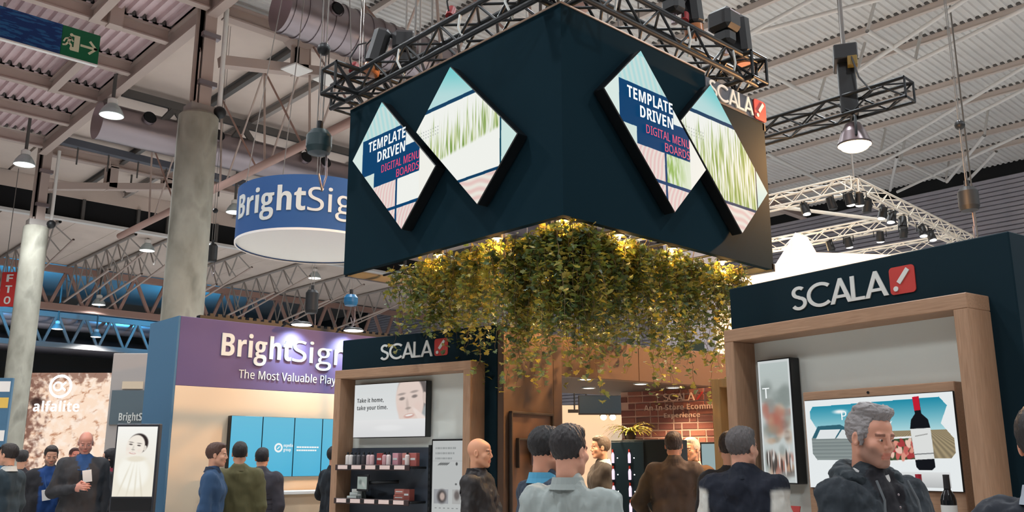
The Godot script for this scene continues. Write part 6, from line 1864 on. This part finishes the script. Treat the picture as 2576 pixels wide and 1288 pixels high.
func skin_mat(c: Color) -> StandardMaterial3D:
	var k := "skin_%02x%02x%02x" % [c.r8, c.g8, c.b8]
	if M.has(k): return M[k]
	var m := mat(k, c, 0.55)
	m.vertex_color_use_as_albedo = true
	m.subsurf_scatter_enabled = true; m.subsurf_scatter_strength = 0.12
	return m

func hair_mat(c: Color) -> StandardMaterial3D:
	var k := "hair_%02x%02x%02x" % [c.r8, c.g8, c.b8]
	if M.has(k): return M[k]
	var m := mat(k, c, 0.6)
	m.albedo_color = Color.WHITE
	if not M.has("strands"):
		M["strands"] = noise_tex(31, 0.03, [Color(0, 0, 0), Color(1, 1, 1)], 3)
	m.albedo_color = c
	m.heightmap_enabled = true; m.heightmap_texture = M["strands"]; m.heightmap_scale = 0.16
	m.uv1_triplanar = true; m.uv1_scale = Vector3(26, 5, 9)
	return m

func cloth_mat(c: Color, rough := 0.85) -> StandardMaterial3D:
	var k := "cloth_%02x%02x%02x" % [c.r8, c.g8, c.b8]
	if M.has(k): return M[k]
	var m := mat(k, c, rough)
	m.rim_enabled = true; m.rim = 0.25; m.rim_tint = 0.6
	return m

func person(label: String, x: float, z: float, rel: float, h: float, o: Dictionary) -> Node3D:
	# rel: 0 looks at the camera, 90 looks to the picture's right, 180 shows the back
	var cam := Vector3(-x, 0, -z).normalized()
	var right := Vector3(0.7345, 0, 0.6785)
	var fwd := (cam * cos(deg_to_rad(rel)) + right * sin(deg_to_rad(rel))).normalized()
	var t := thing("person", label, "person", Vector3(x, 0, z), atan2(fwd.x, fwd.z), "visitors")
	var k := h / 1.75
	t.scale = Vector3(k, k, k)
	var cell: float = o.get("cell", 0.02)
	var near: bool = cell < 0.015
	var lean: float = o.get("lean", 0.0)
	var wide: float = o.get("wide", 1.0)
	var hip := Vector3(0, 0.95, 0)
	var L := func(p: Vector3) -> Vector3: return hip + (p - hip).rotated(Vector3.RIGHT, lean)
	var neck: Vector3 = L.call(Vector3(0, 1.49, -0.015))
	var arms := []
	for sd in [1.0, -1.0]:   # 1 is the person's own left arm
		var sh: Vector3 = L.call(Vector3(0.172 * sd * wide, 1.405, -0.01))
		var a: Array = o.get("left" if sd > 0 else "right", [])
		var el: Vector3 = sh + Vector3(0.05 * sd, -0.285, -0.02)
		var wr: Vector3 = el + Vector3(-0.005 * sd, -0.235, 0.06)
		if a.size(): el = a[0]; wr = a[1]
		arms.append([sh, el, wr, sd])
	# upper garment
	var top: Color = o.top
	var lo := Vector3(-0.3, 0.78, -0.26)
	var hi := Vector3(0.3, 1.58, 0.3)
	for a in arms:
		for i in 3:
			lo = lo.min((a[i] as Vector3) - Vector3.ONE * 0.1); hi = hi.max((a[i] as Vector3) + Vector3.ONE * 0.1)
	hi = hi.max(neck + Vector3.ONE * 0.12)
	var g := SDF.new(lo, hi, cell)
	var puff: float = o.get("puff", 0.0)
	var kk := 0.075
	var C := func(a: Vector3, b: Vector3, ra: float, rb: float, kx: float) -> void: g.cap(L.call(a * Vector3(wide, 1, 1)), L.call(b * Vector3(wide, 1, 1)), ra + puff, rb + puff, kx)
	var belly: float = o.get("belly", 0.0)
	C.call(Vector3(-0.085, 1.3, 0.012), Vector3(0.085, 1.3, 0.012), 0.115, 0.115, kk)
	C.call(Vector3(-0.15, 1.405, -0.012), Vector3(0.15, 1.405, -0.012), 0.07, 0.07, kk)
	C.call(Vector3(-0.075, 1.12, 0.015 + belly), Vector3(0.075, 1.12, 0.015 + belly), 0.112 + belly, 0.112 + belly, kk)
	C.call(Vector3(-0.085, 0.95, 0.0), Vector3(0.085, 0.95, 0.0), 0.118, 0.118, kk)
	C.call(Vector3(0, 1.44, -0.02), Vector3(0, 1.48, -0.018), 0.085, 0.066, 0.05)
	var sleeves: Color = o.get("sleeves", top)
	for a in arms:
		g.cap(a[0], a[1], 0.061 + puff, 0.053 + puff * 0.7, 0.035)
		g.cap(a[1], a[2], 0.052 + puff * 0.7, 0.038 + puff * 0.4, 0.02)
	g.cut(Vector3(0, o.get("hem", 0.86), 0), Vector3(0, -1, 0))
	g.rough(0.016 if not near else 0.02, Vector3(9, 5.5, 9), 3 + taken.get("person", 0))
	if near: g.rough(0.006, Vector3(30, 16, 30), 60 + taken.get("person", 0))
	var shirt: Color = o.get("shirt", top)
	var opened: float = o.get("open", 0.0)   # half width of the opening at the waist
	var vee: bool = o.get("vee", false)
	var inv := Transform3D(Basis(Vector3.RIGHT, -lean), Vector3.ZERO)
	var mb := MB.new()
	var top_t := top.srgb_to_linear()
	var sh_t := shirt.srgb_to_linear()
	var sl_t := sleeves.srgb_to_linear()
	var tint := func(p: Vector3) -> Color:
		var q: Vector3 = hip + inv.basis * (p - hip)
		if opened > 0.0 and q.z > 0.03:
			var w := opened if q.y < 1.3 else opened * clampf(0.55 + (q.y - 1.3) * 3.2, 0.3, 1.2)
			if vee: w = (q.y - 1.3) * 0.42
			if absf(q.x) < w: return sh_t
		if sleeves != top:
			for a in arms:
				var s0: Vector3 = a[0]
				var ax: Vector3 = ((a[1] as Vector3) - s0).normalized()
				var along: float = (p - s0).dot(ax)
				var off: float = (p - s0 - ax * along).length()
				var kq := smoothstep(0.0, 0.03, along) * smoothstep(0.165, 0.185, absf(q.x) / wide)
				if along > 0.24: kq = maxf(kq, smoothstep(0.19, 0.2, absf(q.x)))
				if off < 0.13 and kq > 0.02 and q.x * a[3] > 0: return top_t.lerp(sl_t, kq)
		return top_t
	g.emit(mb, tint if opened > 0.0 or sleeves != top else null)
	var tm := cloth_mat(top, o.get("gloss", 0.85))
	if mb.c.size():
		tm = mat("two_tone_cloth", Color.WHITE, 0.85)
		tm.vertex_color_use_as_albedo = true
	part(t, o.get("wear", "jacket"), mb, tm)
	# collar round the neck
	if o.has("collar"):
		mb = MB.new()
		var rows := []
		for e in [[0.078, -0.022], [0.07, 0.004], [0.066, 0.03], [0.071, 0.03], [0.078, 0.0], [0.088, -0.024]]:
			var ring := []
			for i in 21:
				var a := TAU * i / 20 + PI / 2
				ring.append(neck + Vector3(cos(a) * e[0], e[1] - 0.004 - maxf(sin(a), 0.0) * 0.03, sin(a) * (e[0] + 0.004) - 0.008).rotated(Vector3.RIGHT, lean * 0.6))
			rows.append(ring)
		for i in 5:
			for j in 20: mb.quad(rows[i][j], rows[i][j + 1], rows[i + 1][j + 1], rows[i + 1][j])
		part(t, "collar", mb, cloth_mat(o.collar))
	if o.get("hood", false):
		var hs := SDF.new(neck + Vector3(-0.19, -0.14, -0.2), neck + Vector3(0.19, 0.12, 0.16), 0.011)
		for i in 13:
			var a := -0.5 + (PI + 1.0) * i / 12
			var b := -0.5 + (PI + 1.0) * (i + 1) / 12
			if i < 12: hs.cap(neck + Vector3(cos(a) * 0.1, -0.012 + sin(a) * 0.02, -sin(a) * 0.1 - 0.01), neck + Vector3(cos(b) * 0.1, -0.012 + sin(b) * 0.02, -sin(b) * 0.1 - 0.01), 0.034 + 0.012 * sin(maxf(a, 0.0)), 0.034 + 0.012 * sin(maxf(b, 0.0)), 0.02)
		hs.rough(0.012, Vector3(22, 22, 22), 77)
		mb = MB.new(); hs.emit(mb); part(t, "hood", mb, cloth_mat(top))
	# trousers and shoes, below the picture for most
	var ps := SDF.new(Vector3(-0.26, 0.03, -0.2), Vector3(0.26, 1.05, 0.22), 0.03)
	ps.cap(Vector3(-0.08, 0.93, 0), Vector3(0.08, 0.93, 0), 0.112, 0.112, 0.06)
	for sd in [-1.0, 1.0]:
		ps.cap(Vector3(0.09 * sd, 0.88, 0), Vector3(0.1 * sd, 0.5, 0.015), 0.092, 0.066, 0.05)
		ps.cap(Vector3(0.1 * sd, 0.5, 0.015), Vector3(0.105 * sd, 0.1, -0.01), 0.064, 0.052, 0.03)
	mb = MB.new(); ps.emit(mb); part(t, "trousers", mb, cloth_mat(o.get("legs", Color8(36, 38, 44))))
	for sd in [-1.0, 1.0]:
		var fs := SDF.new(Vector3(0.105 * sd - 0.08, -0.03, -0.12), Vector3(0.105 * sd + 0.08, 0.14, 0.25), 0.02)
		fs.cap(Vector3(0.105 * sd, 0.046, -0.04), Vector3(0.12 * sd, 0.042, 0.15), 0.046, 0.042, 0.02)
		mb = MB.new(); fs.emit(mb); part(t, "shoe", mb, M.black_plastic)
	# the body: head, neck, hands and the limbs inside the clothes, one mesh
	var hc := 0.0042 if near else 0.0085
	mb = MB.new()
	var hs_: float = o.get("head", 0.91)
	var ht := Transform3D((Basis(Vector3.UP, deg_to_rad(o.get("look", 0.0))) * Basis(Vector3.RIGHT, deg_to_rad(o.get("nod", 0.0)))).scaled(Vector3.ONE * hs_), neck + Vector3(0, 0.14, 0.02))
	mb.add(head_skin(hc, o.get("beard", false)), ht)
	mb.path([ht * Vector3(0, -0.2, -0.03), neck, L.call(Vector3(0, 1.3, 0)), L.call(Vector3(0, 1.1, 0)), Vector3(0, 0.93, 0)], 0.05, 10, 0.07)
	for sd in [-1.0, 1.0]: mb.path([Vector3(0.03 * sd, 0.95, 0), Vector3(0.09 * sd, 0.88, 0), Vector3(0.1 * sd, 0.5, 0.015), Vector3(0.105 * sd, 0.1, -0.01), Vector3(0.11 * sd, 0.045, 0.06)], 0.06, 8, 0.03)
	var curl: float = o.get("curl", 0.45)
	for a in arms:
		mb.path([L.call(Vector3(0, 1.42, -0.01)), a[0], a[1], a[2]], 0.028, 8, 0.024)
		var dir := ((a[1] as Vector3) - (a[2] as Vector3)).normalized()
		var inward := Vector3(-a[3], 0, 0.001)
		if o.has("palm"): inward = (o.palm as Vector3) * Vector3(a[3], 1, 1)
		var xa: Vector3 = (inward - dir * inward.dot(dir)).normalized() * -a[3]
		mb.add(hand_skin(a[3], curl, 0.0055 if near else 0.007), Transform3D(Basis(xa, dir, xa.cross(dir)), a[2] - dir * 0.01))
	part(t, "body", mb, skin_mat(o.get("skin", Color8(206, 158, 132))))
	# hair, eyes, glasses
	if o.get("style", "short") != "bald":
		mb = MB.new(); mb.add(hair_cap(o.get("style", "short"), 0.0055 if near else 0.009), ht)
		part(t, "hair", mb, hair_mat(o.hair))
	if absf(rel + o.get("look", 0.0) * -1.0) < 120:
		for sd in [-1.0, 1.0]:
			mb = MB.new(); mb.ball(Vector3(0.0315 * sd, -0.002, 0.0805), Vector3(0.0115, 0.0068, 0.0115), 12); mb.xf = Transform3D()
			var e := part(t, "eye", mb, mat("eye_white", Color8(214, 208, 202), 0.3)); e.transform = ht
			mb = MB.new(); mb.ball(Vector3(0.0315 * sd, -0.003, 0.0905), Vector3(0.0052, 0.0052, 0.003), 10); part(e, "iris", mb, mat("iris", Color8(52, 38, 30), 0.2))
	if o.get("glasses", false):
		mb = MB.new()
		for sd in [-1.0, 1.0]:
			var ring := []
			for i in 13: ring.append(Vector3(0.033 * sd + cos(TAU * i / 12) * 0.024, -0.002 + sin(TAU * i / 12) * 0.017, 0.103))
			mb.path(ring, 0.0022, 5)
			mb.path([Vector3(0.056 * sd, 0.002, 0.1), Vector3(0.078 * sd, 0.006, 0.04), Vector3(0.082 * sd, 0.0, -0.005)], 0.002, 5)
		mb.tube(Vector3(-0.01, 0.002, 0.106), Vector3(0.01, 0.002, 0.106), 0.002, 5)
		var e := part(t, "spectacles", mb, M.black_plastic); e.transform = ht
	if o.has("badge"):
		mb = MB.new(); mb.cbox(o.badge, Vector3(0.085, 0.12, 0.006), 0.002, Basis(Vector3.BACK, 0.15)); part(t, "name_badge", mb, M.white_cloth)
		mb = MB.new(); mb.path([(o.badge as Vector3) + Vector3(0, 0.06, -0.002), Vector3(0.05, 1.36, 0.13), Vector3(0.06, 1.5, 0.03)], 0.005, 5); mb.path([(o.badge as Vector3) + Vector3(0, 0.06, -0.002), Vector3(-0.05, 1.36, 0.13), Vector3(-0.06, 1.5, 0.03)], 0.005, 5); part(t, "lanyard", mb, cloth_mat(Color8(40, 80, 130)))
	return t

func people() -> void:
	var tan_ := Color8(214, 160, 132)
	var pale := Color8(226, 176, 150)
	person("man in a dark slate suit at the picture's left edge", 2.70, -10.95, -105, 1.775, {"top": Color8(48, 62, 70), "wear": "suit_jacket", "hair": Color8(40, 32, 28), "skin": tan_, "collar": Color8(206, 210, 206), "hem": 0.76, "legs": Color8(44, 54, 62)})
	person("figure in dark clothes just behind the man in the slate suit", 3.45, -13.3, 160, 1.73, {"top": Color8(40, 36, 42), "wear": "coat", "hair": Color8(30, 26, 26), "skin": tan_})
	person("man in a blue shirt and open black jacket with a white badge", 3.30, -11.55, 8, 1.765, {"top": Color8(34, 36, 40), "wear": "jacket", "shirt": Color8(28, 66, 124), "open": 0.105, "belly": 0.02, "hair": Color8(44, 34, 30), "skin": tan_, "collar": Color8(26, 58, 108), "nod": 14, "beard": true, "badge": Vector3(-0.03, 1.2, 0.2),
		"left": [Vector3(0.27, 1.12, 0.0), Vector3(0.25, 0.9, 0.14)], "puff": 0.01})
	var ph := person("tall bald man in a dark grey jacket looking at his phone", 3.46, -10.88, 2, 1.92, {"top": Color8(58, 58, 60), "wear": "jacket", "shirt": Color8(34, 74, 124), "open": 0.05, "vee": true, "hair": Color8(150, 140, 134), "style": "fringe", "skin": Color8(214, 150, 130), "collar": Color8(34, 70, 116), "nod": 16, "badge": Vector3(0.04, 1.3, 0.15), "puff": 0.012,
		"right": [Vector3(-0.255, 1.14, 0.02), Vector3(-0.07, 1.18, 0.24)], "curl": 0.9})
	var s := MB.new(); s.cbox(Vector3.ZERO, Vector3(0.075, 0.012, 0.15), 0.004, Basis(Vector3.RIGHT, 0.5))
	var o := solo("smartphone", s, M.black_plastic, "black smartphone in the tall bald man's hand", "phone")
	o.position = ph.to_global(Vector3(0.01, 1.19, 0.28)); o.rotation.y = ph.rotation.y
	person("distant visitor in a pale shirt before the glowing LED wall", 4.99, -16.2, 30, 1.8, {"top": Color8(196, 190, 184), "wear": "shirt", "hair": Color8(70, 40, 34), "skin": Color8(196, 120, 100)})
	person("dark-haired woman half hidden behind the totem display", 3.96, -11.5, -75, 1.74, {"top": Color8(42, 40, 46), "wear": "coat", "hair": Color8(24, 24, 30), "style": "long", "skin": pale, "collar": Color8(160, 60, 80)})
	person("man in a navy shirt leaning right towards the cream counter", 3.94, -8.65, 96, 1.77, {"top": Color8(44, 74, 108), "wear": "shirt", "lean": 0.1, "hair": Color8(78, 52, 42), "skin": tan_, "collar": Color8(34, 48, 70), "hem": 0.93, "legs": Color8(32, 32, 36)})
	person("man in an olive jacket seen from behind before the blue video wall", 4.33, -8.83, 178, 1.785, {"top": Color8(92, 88, 56), "wear": "jacket", "hair": Color8(30, 26, 26), "skin": tan_, "collar": Color8(96, 90, 60), "hem": 0.78, "puff": 0.014, "wide": 1.06})
	var q := person("man in a dark quilted jacket seen from behind, right of the olive one", 4.89, -9.42, 168, 1.735, {"top": Color8(62, 60, 68), "wear": "quilted_jacket", "hair": Color8(26, 24, 28), "skin": tan_, "hem": 0.84, "puff": 0.016})
	for i in 8:
		s = MB.new()
		var ring := []
		for k in 21: ring.append(Vector3(cos(TAU * k / 20) * (0.205 - 0.003 * i), 1.36 - i * 0.055, sin(TAU * k / 20) * 0.143 + 0.012))
		s.path(ring, 0.008, 5); part(q, "quilt_seam", s, cloth_mat(Color8(50, 48, 56)))
	person("person in a black coat whose arm shows left of the cosmetics wall", 5.66, -9.13, 130, 1.76, {"top": Color8(24, 30, 38), "wear": "coat", "hair": Color8(30, 28, 28), "skin": tan_, "puff": 0.012, "left": [Vector3(0.38, 1.2, 0.05), Vector3(0.24, 1.06, 0.22)], "right": [Vector3(-0.34, 1.2, 0.05), Vector3(-0.2, 1.06, 0.22)]})
	var b := person("bald man in a black shirt beside the cosmetics wall, facing right", 4.66, -5.42, 72, 1.775, {"top": Color8(34, 31, 32), "wear": "shirt", "style": "bald", "hair": Color8(60, 50, 46), "skin": Color8(222, 162, 128), "collar": Color8(30, 28, 30), "cell": 0.0125, "belly": 0.02, "gloss": 0.6,
		"right": [Vector3(-0.26, 1.14, 0.0), Vector3(-0.08, 1.08, 0.26)], "left": [Vector3(0.26, 1.14, 0.0), Vector3(0.1, 1.07, 0.27)], "curl": 1.0, "palm": Vector3(-0.6, 0.6, 0)})
	s = MB.new(); s.tube(Vector3(0, -0.05, 0), Vector3(0.01, 0.1, 0.02), 0.006, 8)
	o = solo("pen", s, M.logo_red, "slim red-topped pen held by the bald man in black", "pen")
	o.position = b.to_global(Vector3(0.0, 1.08, 0.36))
	person("black-haired man in a blue suit with a light blue collar", 3.43, -3.44, 118, 1.775, {"top": Color8(38, 50, 66), "wear": "suit_jacket", "hair": Color8(26, 26, 28), "skin": Color8(206, 150, 124), "collar": Color8(74, 150, 186), "cell": 0.012, "nod": 4})
	person("man in a pale grey shirt seen from behind in the foreground", 3.04, -2.90, 156, 1.76, {"top": Color8(150, 160, 158), "wear": "shirt", "hair": Color8(32, 29, 30), "skin": Color8(210, 156, 132), "collar": Color8(146, 156, 154), "cell": 0.011, "wide": 1.06, "look": -14.0})
	person("man in a dark suit facing left inside the passage", 7.50, -6.69, -78, 1.86, {"top": Color8(44, 38, 36), "wear": "suit_jacket", "hair": Color8(96, 80, 68), "skin": tan_, "collar": Color8(210, 206, 200)})
	person("man in a brown bomber jacket seen from behind before the black cabinet", 6.72, -5.10, 172, 1.855, {"top": Color8(68, 58, 50), "wear": "bomber_jacket", "sleeves": Color8(50, 43, 38), "hair": Color8(46, 36, 32), "skin": Color8(196, 140, 112), "collar": Color8(60, 50, 44), "puff": 0.018, "hem": 0.95, "gloss": 0.5, "cell": 0.015, "legs": Color8(38, 44, 58),
		"right": [Vector3(-0.32, 1.16, 0.0), Vector3(-0.24, 0.99, 0.12)], "left": [Vector3(0.32, 1.16, 0.0), Vector3(0.24, 0.99, 0.14)]})
	person("white-haired man with glasses in a brown suit, facing the bomber jacket", 8.08, -5.9, -38, 1.835, {"top": Color8(88, 64, 44), "wear": "suit_jacket", "shirt": Color8(206, 198, 186), "open": 0.035, "vee": true, "hair": Color8(206, 196, 180), "skin": Color8(214, 164, 134), "glasses": true, "collar": Color8(214, 208, 198), "cell": 0.016,
		"right": [Vector3(-0.26, 1.14, 0.0), Vector3(-0.1, 1.1, 0.24)]})
	person("grey-haired man in a navy vest with white sleeves, seen from behind", 4.59, -2.99, 158, 1.79, {"top": Color8(20, 28, 42), "wear": "vest", "sleeves": Color8(206, 206, 198), "hair": Color8(88, 84, 84), "skin": Color8(220, 166, 142), "collar": Color8(20, 28, 42), "cell": 0.0125, "puff": 0.016, "look": -18.0, "wide": 1.03})
	person("dark-haired visitor mostly hidden behind the man in the vest", 5.86, -3.93, 175, 1.81, {"top": Color8(40, 38, 40), "wear": "jacket", "hair": Color8(40, 32, 30), "skin": tan_})
	var m := person("grey-haired bearded man in a dark hooded jacket, nearest to the camera", 3.55, -1.715, 34, 1.812, {"top": Color8(36, 46, 52), "wear": "hooded_jacket", "shirt": Color8(18, 20, 26), "open": 0.062, "style": "swept", "hair": Color8(132, 128, 128), "skin": Color8(204, 148, 124), "beard": true, "hood": true, "collar": Color8(206, 206, 204), "cell": 0.0095, "look": 6.0, "nod": 7, "wide": 1.0, "puff": 0.006})
	for sd in [-1.0, 1.0]:
		s = MB.new(); s.path([Vector3(0.07 * sd, 1.47, 0.1), Vector3(0.075 * sd, 1.4, 0.14), Vector3(0.085 * sd, 1.3, 0.146)], 0.005, 6); var dc := part(m, "drawstring", s, cloth_mat(Color8(86, 92, 96)))
		s = MB.new(); s.tube(Vector3(0.085 * sd, 1.3, 0.146), Vector3(0.086 * sd, 1.275, 0.147), 0.007, 8); part(dc, "string_tip", s, M.galvanised)
	for i in 4:
		s = MB.new(); s.ball(Vector3(0.0, 1.42 - i * 0.045, 0.128 + i * 0.004), Vector3(0.005, 0.005, 0.003), 8); part(m, "shirt_button", s, M.galvanised)
	person("dark-jacketed visitor cut off by the picture's right edge", 2.98, -0.90, 160, 1.765, {"top": Color8(26, 32, 42), "wear": "jacket", "hair": Color8(30, 27, 27), "skin": Color8(206, 146, 118), "collar": Color8(150, 160, 172), "cell": 0.0125})
